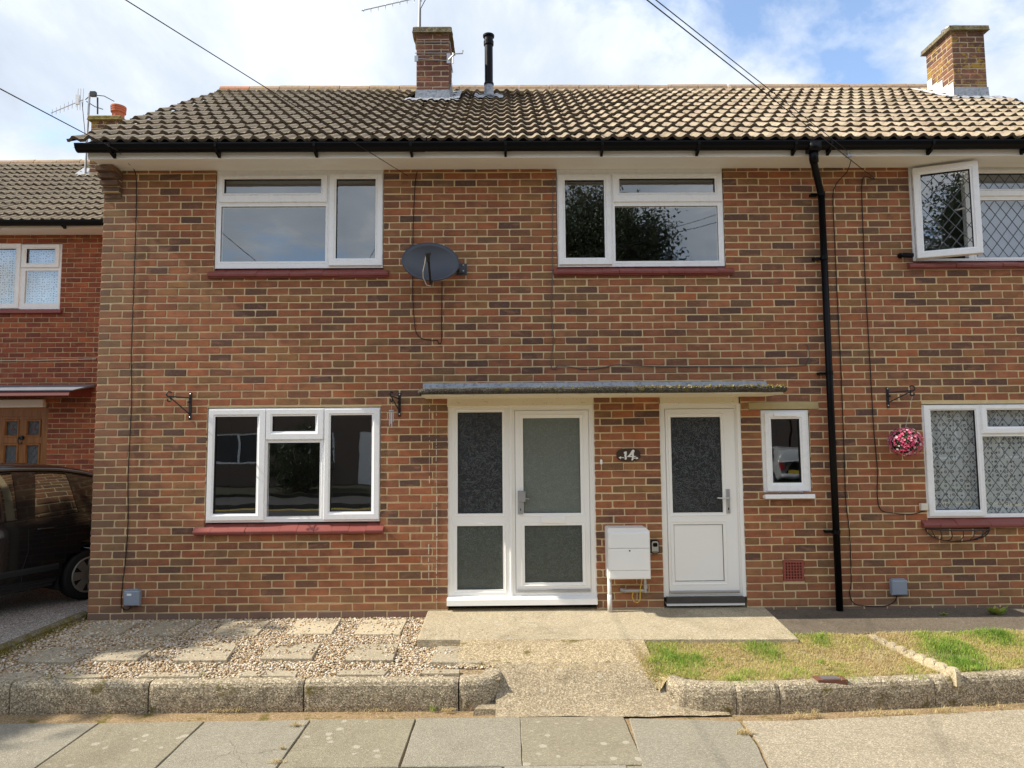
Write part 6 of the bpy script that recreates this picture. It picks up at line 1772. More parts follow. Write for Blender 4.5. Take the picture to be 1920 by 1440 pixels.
b = MB(); b.prismy(rrect(bx_ - 0.011, bx_ + 0.011, bz_ - 0.026, bz_ + 0.026, 0.010), -0.018, 0.0); b.lathe([(0.005, 0), (0.0, 0.003)], (bx_, -0.018, bz_ + 0.012), 'y', 8, 0)
tag(b.build('doorbell', M_UPVC), 'tiny white bell push on the bricks right of the glazed door', 'doorbell')
# satellite dish
dx, dz = F(808, 492, -0.2)
dish = thing('satellite_dish', 'dark grey oval satellite dish between the upstairs windows', 'satellite dish', (dx + 0.2, 0, dz))
b = MB(); A, B = 0.288, 0.212; nr, na = 7, 44
T = Matrix.Translation((dx, -0.23, dz)) @ Matrix.Rotation(math.radians(-16), 4, 'X') @ Matrix.Rotation(math.radians(8), 4, 'Z')
for side in (0, 1):
    for i in range(nr + 1):
        for j in range(na):
            a = 2 * math.pi * j / na; r = i / nr
            p = Vector((A * r * math.cos(a), (0.062 * (1 - r * r)) + side * 0.006 - (0.006 if r > 0.99 and side == 0 else 0), B * r * math.sin(a) * 1.03)); b.v.append(tuple(T @ p))
o_ = (nr + 1) * na
for i in range(nr):
    for j in range(na):
        b.f.append((i * na + j, i * na + (j + 1) % na, (i + 1) * na + (j + 1) % na, (i + 1) * na + j)); b.f.append((o_ + i * na + j, o_ + (i + 1) * na + j, o_ + (i + 1) * na + (j + 1) % na, o_ + i * na + (j + 1) % na))
for j in range(na): b.f.append((nr * na + j, nr * na + (j + 1) % na, o_ + nr * na + (j + 1) % na, o_ + nr * na + j))
b.m += [0] * len(b.f); b.t += [0] * len(b.f)
b.build('reflector', M_DISH, dish, smooth=True)
lx, lz = F(802, 480, -0.50); ex_, ez_ = F(808, 533, -0.27)
b = MB(); b.tube([(dx + 0.01, -0.19, dz - 0.20), (ex_, -0.30, ez_), (lx + 0.01, -0.50, lz - 0.06)], 0.012, 6); b.build('lnb_arm', M_IRON, dish)
b = MB(); b.tube([(lx, -0.52, lz + 0.02), (lx + 0.005, -0.50, lz - 0.06)], [0.026, 0.018], 10); b.tube([(lx, -0.51, lz + 0.035), (lx, -0.46, lz + 0.03)], 0.026, 10); b.build('lnb_head', M_IRON, dish)
b = MB(); b.tube([(lx - 0.015, -0.50, lz + 0.03), (lx - 0.03, -0.47, lz - 0.06), (lx - 0.055, -0.42, lz - 0.13), (lx - 0.06, -0.36, lz - 0.18), (ex_ - 0.04, -0.30, ez_ - 0.015), (ex_, -0.28, ez_ - 0.02)], 0.005, 6); b.build('lnb_lead', M_WCABLE, dish)
rx, rz = F(866, 503, -0.05)
b = MB(); b.tube([(dx + 0.05, -0.15, dz - 0.02), (dx + 0.12, -0.09, dz - 0.03), (rx - 0.02, -0.05, rz)], 0.02, 8); b.box(rx - 0.035, rx + 0.03, -0.06, -0.05, rz - 0.045, rz + 0.045); b.box(rx - 0.035, rx - 0.028, -0.06, 0.0, rz - 0.045, rz + 0.045); b.box(rx - 0.06, rx + 0.05, -0.008, 0.0, rz - 0.06, rz + 0.06); b.build('wall_bracket', M_DISH, dish)
b = MB()
for sz in (-0.03, 0.03): b.lathe([(0.008, 0.0), (0.007, 0.006), (0.0, 0.008)], (rx + 0.015, -0.06, rz + sz), 'y', 8)
b.build('bolt', M_STEEL, dish)
# cables on the wall
def wcable(label, P, r=0.0045, mat=None, Y=-0.008, group=None, clips=()):
    Q = []
    for i, p in enumerate(P):
        x, z = F(p[0], p[1], Y if len(p) < 3 else p[2]); Q.append((x, Y if len(p) < 3 else p[2], z))
    # smooth
    R = []
    for i in range(len(Q) - 1):
        p0, p1, p2, p3 = (Vector(Q[max(i - 1, 0)]), Vector(Q[i]), Vector(Q[i + 1]), Vector(Q[min(i + 2, len(Q) - 1)]))
        for k in range(5):
            t = k / 5; R.append(0.5 * ((2 * p1) + (p2 - p0) * t + (2 * p0 - 5 * p1 + 4 * p2 - p3) * t * t + (3 * p1 - p0 - 3 * p2 + p3) * t * t * t))
    R.append(Vector(Q[-1]))
    b = MB(); b.tube(R, r, 5); o = b.build('cable', mat or M_CABLE)
    tag(o, label, 'cable', group)
    return o
wcable('long black cable down the left end of the wall to a grey box', [(225, 288, -.36), (240, 305, -.2), (253, 322), (256, 360), (254, 450), (250, 560), (246, 680), (247, 745), (243, 830), (240, 900), (240, 980), (236, 1040), (230, 1095), (227, 1128), (231, 1142), (240, 1143), (246, 1137)])
wcable('black cable looping below the satellite dish and up to the eaves', [(782, 322), (778, 350), (775, 420), (774, 470), (774, 560), (777, 600), (780, 622), (790, 634), (810, 638), (820, 638), (823, 645), (828, 638), (828, 600), (829, 528)], 0.0042)
wcable('thin grey cable hanging by the right upstairs window and along above the canopy', [(1037, 335), (1036, 420), (1036, 510), (1034, 570), (1036, 620), (1038, 640), (1034, 668), (1034, 688), (1040, 692), (1047, 686), (1070, 688), (1100, 692), (1130, 689), (1160, 684), (1230, 687), (1330, 687), (1440, 687), (1505, 685), (1516, 678), (1517, 660), (1514, 647), (1508, 645)], 0.0042, M_GCABLE)
wcable('black cable running down just right of the black downpipe to the grey box', [(1596, 300, -.3), (1588, 322, -.1), (1568, 345), (1562, 370), (1565, 450), (1570, 560), (1577, 700), (1582, 830), (1586, 940), (1593, 1000), (1596, 1090), (1593, 1110), (1600, 1130), (1622, 1136), (1660, 1136), (1677, 1128), (1682, 1116)], 0.0045)
wcable('black cable running down to the corner of the lower leaded window', [(1640, 336), (1622, 332), (1616, 345), (1617, 400), (1622, 520), (1630, 660), (1638, 800), (1645, 880), (1645, 930), (1652, 956), (1675, 962), (1710, 964), (1735, 957)], 0.0048)
wcable('white cable lying loose over the tiles below the central chimney', [(868, 200, 1.88), (880, 215, 1.62), (900, 237, 1.18), (925, 252, 0.82), (950, 258, 0.66), (985, 268, 0.40), (1010, 272, 0.25)], 0.006, M_WCABLE)
for nm, (l, r, t, bt), lab in (('a', (232, 261, 1106, 1136), 'blue grey cable box low on the wall at the left corner'), ('b', (1672, 1701, 1086, 1116), 'blue grey cable box low on the wall under the wire basket')):
    g = wrect(l, r, t, bt, -0.05)
    t_ = thing('cable_box', lab, 'cable box', ((g[0] + g[1]) / 2, 0, g[2]), group='grey cable boxes on the wall')
    b = MB(); b.prismy(rrect(g[0] + 0.004, g[1] - 0.004, g[2] + 0.004, g[3] - 0.006, 0.008), -0.04, 0.0); b.build('back_box', M_BOXGREY, t_)
    b = MB(); b.bbox(g[0], g[1], -0.062, -0.030, g[2], g[3] - 0.010, 0.010); b.build('lid', M_BOXGREY, t_)
    b = MB(); b.box(g[0] + 0.015, g[1] - 0.015, -0.05, -0.01, g[3] - 0.008, g[3] + 0.002); b.build('hinge', M_BOXGREY, t_)
    if nm == 'a': b = MB(); b.box(g[0] + 0.035, g[0] + 0.08, -0.0635, -0.061, g[3] - 0.055, g[3] - 0.035); b.build('label_sticker', M_UPVC, t_)
g = wrect(1727, 1740, 944, 957, -0.03); b = MB(); b.bbox(g[0], g[1], -0.04, 0.0, g[2], g[3], 0.006); tag(b.build('junction_box', M_CREAMBOX), 'small cream junction box at the corner of the leaded window', 'junction box')
# scrolled wall brackets
def wbracket(px, py_top, py_bot, side, reach, label, out):
    """flat iron bracket; its arm points out from the wall, turned to one side"""
    x, zt = F(px, py_top, -0.01); zb = F(px, py_bot, -0.01)[1]
    t = thing('wall_bracket', label, 'bracket', (x, 0, zb), group='black iron hanging basket brackets')
    b = MB(); b.bbox(x - 0.013, x + 0.013, -0.012, 0.0, zb, zt, 0.003); b.build('back_plate', M_IRON, t)
    h = zt - zb; d = Vector((side * math.cos(out), -math.sin(out), 0)); o = Vector((x, -0.012, 0))
    za = zt - 0.055; e = o + d * reach
    b = MB(); b.tube([o + Vector((0, 0, za)), e + Vector((0, 0, za + 0.008))], 0.0065, 6)
    # end scroll
    c = e + Vector((0, 0, za + 0.03))
    b.tube([c + d * (0.026 * math.cos(a)) + Vector((0, 0, 0.026 * math.sin(a))) for a in [-1.9 + 0.5 * k for k in range(10)]], 0.007, 6)
    c = e + Vector((0, 0, za - 0.025)); b.tube([c + d * (0.018 * math.cos(a)) + Vector((0, 0, 0.018 * math.sin(a))) for a in [1.8 + 0.5 * k for k in range(11)]], 0.007, 6)
    b.build('arm', M_IRON, t)
    b = MB(); b.tube([e * 0.96 + o * 0.04 + Vector((0, 0, za)), o + Vector((0, 0, zb + 0.055))], 0.006, 6); b.tube([o + Vector((0, -.01, za - 0.03)), o + d * 0.02 + Vector((0, -.01, za - 0.045))], 0.011, 6); b.build('brace', M_IRON, t)
    b = MB()
    for zq in (zt - 0.015, zb + 0.025): b.lathe([(0.007, 0.0), (0.0, 0.004)], (x, -0.012, zq), 'y', 8)
    b.build('screw', M_STEEL, t)
    return e + Vector((0, 0, za))
wbracket(357, 736, 787, -1, 0.20, 'black bracket left of the ground floor window', 0.75)
wb2 = wbracket(749, 737, 781, -1, 0.17, 'black bracket holding a wind chime right of the ground floor window', 1.25)
wb3 = wbracket(1664, 726, 765, 1, 0.22, 'black bracket holding a pink flower ball by the leaded window', 0.75)
cx_, cz_ = F(739, 770, wb2.y + 0.01)
wc = thing('wind_chime', 'small silver wind chime hanging from the bracket', 'wind chime', (wb2.x, wb2.y, cz_))
b = MB(); b.lathe([(0.026, -0.006), (0.026, 0.006), (0.0, 0.008)], (wb2.x, wb2.y, cz_), n=12); b.tube([(wb2.x, wb2.y, cz_), (wb2.x, wb2.y, wb2.z)], 0.002, 4); b.build('disc', M_STEEL, wc)
for i in range(4):
    a = i * 1.57 + 0.4; b = MB(); x = wb2.x + 0.019 * math.cos(a); y = wb2.y + 0.019 * math.sin(a); b.tube([(x, y, cz_ - 0.012), (x, y, cz_ - 0.11 - 0.02 * i)], 0.0045, 6); b.build('chime_tube', M_STEEL, wc)
# flower ball
fx_, fz_ = F(1697, 829, wb3.y)
fx_ = wb3.x + 0.02
fbp = Vector((F(1698, 829, wb3.y)[0], wb3.y, fz_))
fb = thing('flower_ball', 'round hanging ball of pink artificial flowers', 'flower ball', tuple(fbp))
b = MB(); R_ = 0.148; rng = random.Random(51)
NP = 330
for i in range(NP):
    z = 1 - 2 * (i + 0.5) / NP; a = i * 2.39996; r = math.sqrt(1 - z * z)
    n = Vector((r * math.cos(a), r * math.sin(a), z * 0.9)); n.normalize(); p = fbp + Vector((n.x, n.y, n.z * 0.92)) * (R_ + rng.uniform(-0.012, 0.012))
    u = n.orthogonal().normalized(); w = n.cross(u); s = rng.uniform(0.008, 0.017); t0 = rng.random()
    for k in range(5):
        a0 = 2 * math.pi * k / 5 + t0 * 6; d = u * math.cos(a0) + w * math.sin(a0); e = u * math.cos(a0 + 0.6) + w * math.sin(a0 + 0.6); f = u * math.cos(a0 - 0.6) + w * math.sin(a0 - 0.6)
        b.add([p, p + e * s * 0.8 + n * s * 0.2, p + d * s * 1.15 + n * s * 0.7, p + f * s * 0.8 + n * s * 0.2], [(0, 1, 2, 3)], 0, max(0.1, min(1, t0 + 0.12 * (k % 2))) if t0 > 0.1 else t0 * 0.9)
o = b.build('petals', M_PETAL, fb, tint=True); o['kind'] = 'stuff'
b = MB(); b.lathe([(R_ * 0.86 * math.sin(math.pi * i / 10), -R_ * 0.80 * math.cos(math.pi * i / 10)) for i in range(1, 10)], tuple(fbp), n=16); b.build('core', plain('dark_green_core', (0.012, 0.02, 0.01), 0.9, 0.1), fb, smooth=True)
b = MB(); b.tube([fbp + Vector((0, 0, 0.12)), Vector((wb3.x + 0.01, wb3.y, wb3.z - 0.02))], 0.0022, 5); b.build('hanging_wire', M_WCABLE, fb)
# wire basket under the leaded window
hb = thing('wire_basket', 'empty black wrought iron hay basket below the red sill', 'basket', (F(1795, 1000, -0.05)[0], 0, F(1795, 1016, -0.1)[1]))
xa, za = F(1736, 991, -0.02); xb2 = F(1853, 991, -0.02)[0]; xm = (xa + xb2) / 2; zb = F(1795, 1018, -0.1)[1]; dep = 0.19; hh = za - zb
b = MB(); b.tube([(xa, -0.012, za), (xb2, -0.012, za)], 0.006, 6); N = 14
b.tube([(xm - (xb2 - xa) / 2 * math.cos(math.pi * i / N), -0.012 - dep * math.sin(math.pi * i / N), za) for i in range(N + 1)], 0.006, 6); b.build('rim', M_IRON, hb)
b = MB(); b.tube([(xm + (xb2 - xa) / 2 * math.cos(math.pi + math.pi * i / N), -0.012, za + hh * math.sin(math.pi + math.pi * i / N)) for i in range(N + 1)], 0.005, 6); b.build('back_hoop', M_IRON, hb)
for k in range(1, 9):
    th_ = math.pi * k / 9; tx = xm - (xb2 - xa) / 2 * math.cos(th_); ty = -0.012 - dep * math.sin(th_); bx2 = xm - (xb2 - xa) / 2 * 0.72 * math.cos(th_)
    zbot = za - hh * math.sqrt(max(0.0, 1 - (0.72 * math.cos(th_)) ** 2))
    b = MB(); b.tube([(tx, ty, za), (tx + (bx2 - tx) * 0.25, ty * 0.95, za - (za - zbot) * 0.45), (tx + (bx2 - tx) * 0.6, ty * 0.65, za - (za - zbot) * 0.8), (bx2, -0.014, zbot)], 0.0045, 5); b.build('rib', M_IRON, hb)
# security camera
cx_, cz_ = F(1700, 479, -0.06)
sc_ = thing('security_camera', 'small black bullet security camera at the corner of the upstairs leaded window', 'camera', (cx_, 0, cz_))
b = MB(); b.lathe([(0.030, 0.0), (0.028, 0.018), (0.014, 0.022), (0.0, 0.023)], (cx_ - 0.035, 0.0, cz_ + 0.012), 'y', 14); b.tube([(cx_ - 0.035, -0.015, cz_ + 0.012), (cx_ - 0.02, -0.045, cz_ + 0.006)], 0.010, 8); b.build('mount', M_BLACKP, sc_)
b = MB(); b.tube([(cx_ - 0.035, -0.045, cz_ + 0.008), (cx_ + 0.045, -0.10, cz_ - 0.012)], 0.026, 14); b.build('body', M_BLACKP, sc_)
b = MB(); b.tube([(cx_ + 0.044, -0.099, cz_ - 0.0118), (cx_ + 0.047, -0.1015, cz_ - 0.0125)], 0.018, 12); b.build('lens', M_BLACK, sc_)
# overhead wires from the street to the eaves
def wire(label, P, r):
    Q = [Vector(p) for p in P]; A, B = Q[0], Q[-1]; A = B + (A - B) * 2.6
    R = []
    for i in range(25):
        t = i / 24; p = A.lerp(B, t); p.z -= 4 * 0.02 * t * (1 - t); R.append(p)
    b = MB(); b.tube(R, r, 5); tag(b.build('overhead_wire', M_CABLE), label, 'wire', 'overhead wires to the eaves')
def sky_pt(px, py, Y): x, z = F(px, py, Y); return (x, Y, z)
wire('overhead wire that comes down to the left end of the gutter', [sky_pt(-380, -45, -4.5), sky_pt(222, 283, -0.44)], 0.0042)
wire('overhead wire crossing the tiles left of the central chimney', [sky_pt(40, -130, -3.8), sky_pt(765, 330, -0.03)], 0.0036)
wire('thicker of two overhead wires meeting the gutter above the downpipe', [sky_pt(1000, -175, -3.8), sky_pt(1640, 335, -0.02)], 0.0040)
wire('thinner of two overhead wires meeting the gutter above the downpipe', [sky_pt(1030, -165, -3.8), sky_pt(1588, 282, -0.47)], 0.0034)
x, z = F(1591, 291, -0.36); b = MB(); b.prismy([(x - 0.03, z - 0.02), (x + 0.03, z - 0.02), (x, z + 0.025)], -0.375, -0.35); b.tube([(x - 0.04, -0.42, z + 0.075), (x - 0.005, -0.36, z + 0.01)], 0.008, 6)
tag(b.build('wire_anchor', M_ALU), 'small wedge anchor holding an overhead wire above the downpipe', 'anchor')
# ------------------------------------------------------------------ small hatchback cars
def cr(xs, ys, x):
    """smooth interpolation through stations"""
    xs = list(xs); k = 0
    while k < len(xs) - 2 and x > xs[k + 1]: k += 1
    t = (x - xs[k]) / (xs[k + 1] - xs[k]); t = max(0.0, min(1.0, t))
    def m(i):
        if i <= 0: return (ys[1] - ys[0]) / (xs[1] - xs[0])
        if i >= len(xs) - 1: return (ys[-1] - ys[-2]) / (xs[-1] - xs[-2])
        return 0.5 * ((ys[i + 1] - ys[i]) / (xs[i + 1] - xs[i]) + (ys[i] - ys[i - 1]) / (xs[i] - xs[i - 1]))
    h = xs[k + 1] - xs[k]; t2, t3 = t * t, t * t * t
    return (2 * t3 - 3 * t2 + 1) * ys[k] + (t3 - 2 * t2 + t) * h * m(k) + (-2 * t3 + 3 * t2) * ys[k + 1] + (t3 - t2) * h * m(k + 1)
SX = [0.0, 0.10, 0.30, 0.60, 1.00, 1.50, 2.00, 2.40, 2.75, 3.10, 3.40, 3.52]
S_BOT = [0.36, 0.28, 0.24, 0.22, 0.21, 0.21, 0.21, 0.21, 0.21, 0.22, 0.26, 0.34]
S_BELT = [0.93, 0.965, 0.965, 0.955, 0.94, 0.925, 0.91, 0.90, 0.89, 0.84, 0.70, 0.56]
S_ROOF = [0.96, 1.15, 1.36, 1.455, 1.495, 1.495, 1.44, 1.24, 0.97, 0.885, 0.74, 0.58]
S_HW = [0.60, 0.68, 0.73, 0.745, 0.75, 0.75, 0.75, 0.745, 0.73, 0.70, 0.62, 0.50]
S_RW = [0.50, 0.53, 0.56, 0.575, 0.585, 0.585, 0.575, 0.58, 0.63, 0.60, 0.52, 0.40]
def csurf(x, v):
    """v: 0 sill .. 0.5 belt .. 0.85 roof edge .. 1 roof centre -> (y, z) of the +y flank"""
    bt, be, ro, hw, rw = (cr(SX, s, x) for s in (S_BOT, S_BELT, S_ROOF, S_HW, S_RW))
    P = [(0.0, (hw - 0.07, bt)), (0.06, (hw - 0.02, bt + 0.05)), (0.25, (hw, bt + (be - bt) * 0.42)), (0.42, (hw - 0.008, be - 0.09)), (0.5, (hw - 0.035, be)),
         (0.78, (rw + 0.02, ro - 0.09)), (0.86, (rw - 0.05, ro - 0.025)), (0.93, (rw * 0.55, ro)), (1.0, (0.0, ro + 0.012))]
    vs_ = [p[0] for p in P]
    return cr(vs_, [p[1][0] for p in P], v), cr(vs_, [p[1][1] for p in P], v)
WX, WR = (0.50, 2.84), 0.27
def make_car(label, group, paint, loc, rz):
    t = thing('parked_car', label, 'car', loc, rz, group)
    V = [0.0, 0.03, 0.06, 0.10, 0.15, 0.20, 0.25, 0.31, 0.37, 0.42, 0.46, 0.5, 0.55, 0.6, 0.66, 0.72, 0.78, 0.82, 0.86, 0.90, 0.95, 1.0]
    X = [3.52 * i / 88 for i in range(89)]
    b = MB(); nv = len(V)
    for sg in (1, -1):
        base = len(b.v)
        for x in X:
            for v in V:
                y, z = csurf(x, v); b.v.append((x, sg * y, z))
        for i in range(len(X) - 1):
            for j in range(nv - 1):
                xm = (X[i] + X[i + 1]) / 2; y, z = csurf(xm, (V[j] + V[j + 1]) / 2)
                if any((xm - w) ** 2 + (z - WR) ** 2 < 0.325 ** 2 for w in WX) and V[j] < 0.45: continue
                if 0.5 <= V[j] < 0.78 and 0.42 < xm < 2.46: continue        # glazed side openings
                q = (base + i * nv + j, base + (i + 1) * nv + j, base + (i + 1) * nv + j + 1, base + i * nv + j + 1)
                b.f.append(q if sg > 0 else q[::-1]); b.m.append(0); b.t.append(0)
        e = base + (len(X) - 1) * nv
        b.f.append(tuple(e + j for j in range(nv)) if sg > 0 else tuple(e + j for j in range(nv - 1, -1, -1))); b.m.append(0); b.t.append(0)
        b.f.append(tuple(base + j for j in range(nv - 1, -1, -1)) if sg > 0 else tuple(base + j for j in range(nv))); b.m.append(0); b.t.append(0)
    b.build('body', paint, t, smooth=True)
    def local(o): return o
    # side windows with pillars between
    for sg in (1, -1):
        for xa, xb, sl0, sl1 in ((0.60, 1.10, 0.10, -0.04), (1.22, 2.40, 0.03, -0.30)):
            m = MB(); n, k = 14, 6
            for i in range(n + 1):
                for j in range(k + 1):
                    v = 0.505 + 0.265 * j / k; f = j / k
                    x = (xa + sl0 * f) + ((xb + sl1 * f) - (xa + sl0 * f)) * i / n
                    y, z = csurf(x, v); m.v.append((x, sg * (y + 0.0), z))
            for i in range(n):
                for j in range(k):
                    q = (i * (k + 1) + j, (i + 1) * (k + 1) + j, (i + 1) * (k + 1) + j + 1, i * (k + 1) + j + 1); m.f.append(q if sg > 0 else q[::-1]); m.m.append(0); m.t.append(0)
            m.build('side_window', M_CARGLASS, t, smooth=True)
        # pillars
        for xa, xb, s0, s1 in ((0.38, 0.62, 0.0, 0.10), (1.08, 1.24, -0.04, 0.03), (2.38, 2.48, -0.30, -0.04)):
            m = MB(); k = 6
            for j in range(k + 1):
                f = j / k; v = 0.5 + 0.28 * f
                for x in (xa + s0 * f, xb + s1 * f):
                    y, z = csurf(x, v); m.v.append((x, sg * (y + 0.004), z))
            for j in range(k):
                q = (2 * j, 2 * j + 1, 2 * j + 3, 2 * j + 2); m.f.append(q if sg > 0 else q[::-1]); m.m.append(0); m.t.append(0)
            m.build('pillar', paint, t)
        # door gaps and rubbing strip
        m = MB()
        for x in (1.15, 2.50):
            m.tube([(x + (0.05 if v < 0.3 else 0), sg * (csurf(x, v)[0] + 0.0005), csurf(x, v)[1]) for v in (0.05, 0.12, 0.2, 0.3, 0.4, 0.5)], 0.004, 4)
        m.tube([(x, sg * (csurf(x, 0.07)[0] + 0.001), csurf(x, 0.07)[1]) for x in [0.85 + 0.165 * i for i in range(11)]], 0.004, 4)
        m.build('door_gap', M_RUBBER, t)
        m = MB(); pr = [0.155, 0.165, 0.195, 0.205]
        XX = [0.84 + 1.68 * i / 24 for i in range(25)]
        for x in XX:
            for q, v in enumerate(pr):
                y, z = csurf(x, v); m.v.append((x, sg * (y + (0.010 if q in (1, 2) else 0.0)), z))
        for i in range(24):
            for j in range(3):
                q = (i * 4 + j, (i + 1) * 4 + j, (i + 1) * 4 + j + 1, i * 4 + j + 1); m.f.append(q if sg > 0 else q[::-1]); m.m.append(0); m.t.append(0)
        m.build('rubbing_strip', M_RUBBER, t)
        for x in (0.92, 1.95):
            y, z = csurf(x, 0.40); m = MB(); m.tube([(x - 0.02, sg * (y + 0.004), z), (x, sg * (y + 0.022), z), (x + 0.13, sg * (y + 0.022), z + 0.003), (x + 0.15, sg * (y + 0.004), z + 0.003)], 0.011, 6); m.build('door_handle', paint, t)
        y, z = csurf(2.32, 0.52); m = MB(); m.lathe([(0.0, -0.09), (0.05, -0.075), (0.078, -0.02), (0.080, 0.03), (0.06, 0.075), (0.0, 0.085)], (2.34, sg * (y + 0.11), z + 0.05), 'y', 14); m.tube([(2.36, sg * y, z), (2.35, sg * (y + 0.08), z + 0.03)], 0.02, 6); m.build('door_mirror', paint, t, smooth=True)
        # roof gutter strip
        m = MB(); m.tube([(x, sg * (csurf(x, 0.80)[0] + 0.006), csurf(x, 0.80)[1]) for x in [0.22 + 0.09 * i for i in range(25)]], 0.010, 6); m.build('roof_trim', paint, t, smooth=True)
        # wheels
        for w in WX:
            m = MB(); m.lathe([(0.19, 0.0), (0.235, -0.004), (0.262, 0.012), (WR, 0.045), (WR, 0.125), (0.262, 0.16), (0.20, 0.165)], (w, sg * 0.752 if sg < 0 else 0.752, WR), 'y', 32)
            tv = [(x, (0.752 - (0.752 - y) * -1) if False else (sg * abs(0.752 - (0.752 - (0.752 - abs(y - sg * 0.752))) * 0) if False else y), z) for x, y, z in m.v]
            m.v = [(x, sg * (0.745 - abs(y - sg * 0.752)), z) for x, y, z in m.v]
            wh = m.build('wheel', M_RUBBER, t, smooth=True)
            m = MB()
            for k in range(7):
                a = 2 * math.pi * k / 7
                d = Vector((math.cos(a), 0, math.sin(a))); s = Vector((-math.sin(a), 0, math.cos(a))); c = Vector((w, sg * 0.752, WR))
                m.add([c + d * 0.03 - s * 0.030, c + d * 0.182 - s * 0.048, c + d * 0.182 + s * 0.048, c + d * 0.03 + s * 0.030,
                       c + d * 0.03 - s * 0.036 - Vector((0, sg * .03, 0)), c + d * 0.182 - s * 0.055 - Vector((0, sg * .03, 0)), c + d * 0.182 + s * 0.055 - Vector((0, sg * .03, 0)), c + d * 0.03 + s * 0.036 - Vector((0, sg * .03, 0))],
                      [(0, 1, 2, 3), (0, 4, 5, 1), (2, 6, 7, 3), (1, 5, 6, 2), (0, 3, 7, 4)])
            m.tube([(w + 0.184 * math.cos(2 * math.pi * k / 28), sg * 0.748, WR + 0.184 * math.sin(2 * math.pi * k / 28)) for k in range(29)], 0.011, 6)
            m.lathe([(0.05, -0.0), (0.045, 0.012), (0.0, 0.014)], (w, sg * 0.752, WR), 'y', 14)
            m.build('wheel_trim', M_RIM, wh)
            m = MB(); m.lathe([(0.185, 0.0), (0.18, 0.001)], (w, sg * 0.715, WR), 'y', 24); m.build('brake_drum', M_CARIN, wh)
            m = MB(); N = 14
            for i in range(N + 1):
                a = -0.35 + (math.pi + 0.7) * i / N
                m.v += [(w + 0.335 * math.cos(a), sg * 0.75, WR + 0.335 * math.sin(a)), (w + 0.33 * math.cos(a), sg * 0.45, WR + 0.33 * math.sin(a))]
            for i in range(N): m.f.append((2 * i, 2 * i + 1, 2 * i + 3, 2 * i + 2)); m.m.append(0); m.t.append(0)
            m.build('arch_liner', M_CARIN, t)
    # floor, seats, screens, lamps
    m = MB(); m.box(0.2, 3.3, -0.66, 0.66, 0.20, 0.24); m.box(0.9, 1.35, -0.58, 0.58, 0.24, 0.55); m.box(0.75, 0.95, -0.58, 0.58, 0.4, 1.05); m.build('rear_seat', M_CARIN, t)
    for s in (-0.32, 0.32):
        m = MB(); m.box(1.75, 2.2, s - 0.22, s + 0.22, 0.3, 0.58); m.bbox(1.68, 1.84, s - 0.22, s + 0.22, 0.5, 1.10, 0.03); m.bbox(1.66, 1.76, s - 0.12, s + 0.12, 1.12, 1.28, 0.03); m.build('front_seat', M_CARIN, t)
    def screen(nm, x0, x1, hw):
        m = MB()
        for x in (x0, (x0 + x1) / 2, x1):
            for f in (-1, -0.5, 0, 0.5, 1):
                m.v.append((x + (0.05 * (1 - f * f) if x1 > x0 else -0.05 * (1 - f * f)) * (1 if x > 1.5 else 1) * 0, f * hw, cr(SX, S_ROOF, x) + 0.006 - 0.03 * abs(f)))
        for i in range(2):
            for j in range(4): m.f.append((i * 5 + j, (i + 1) * 5 + j, (i + 1) * 5 + j + 1, i * 5 + j + 1)); m.m.append(0); m.t.append(0)
        m.build(nm, M_CARGLASS, t)
    screen('windscreen', 2.08, 2.70, 0.50); screen('rear_window', 0.10, 0.33, 0.46)
    for s in (-1, 1):
        m = MB(); y = 0.56; m.bbox(-0.035, 0.05, s * y - 0.07, s * y + 0.07, 0.62, 0.92, 0.02); m.build('tail_lamp', M_LAMPRED, t)
        m = MB(); m.lathe([(0.02, -0.02), (0.09, 0.0), (0.10, 0.05)], (0, 0, 0), 'z', 12); m.v = [(3.36 + z, s * 0.50 + y, 0.66 + x * 0.8) for x, y, z in m.v]; m.build('headlamp', M_STEEL, t)
    m = MB(); m.box(-0.045, -0.03, -0.26, 0.26, 0.50, 0.61); m.build('number_plate', M_YELLOW, t)
    m = MB(); m.tube([(-0.02, -0.62, 0.42), (-0.06, -0.3, 0.42), (-0.06, 0.3, 0.42), (-0.02, 0.62, 0.42)], 0.085, 8); m.build('bumper', paint, t, smooth=True)
    m = MB(); m.tube([(3.46, -0.55, 0.40), (3.56, -0.2, 0.40), (3.56, 0.2, 0.40), (3.46, 0.55, 0.40)], 0.09, 8); m.build('bumper', paint, t, smooth=True)
    return t
# car parts are modelled in the car's own space
_al = adopt
def adopt(o, parent):
    if parent.name.startswith('parked_car'):
        o.parent = parent; return o
    return _al(o, parent)
make_car('black hatchback parked on the drive beside the brick house', None, M_CARBLACK, (-5.06, 1.50, 0.055), math.radians(-115.8))
make_car('silver hatchback parked across the road, mirrored in the small window', None, M_CARGREY, (10.7, -18.3, -0.1), math.radians(-82))

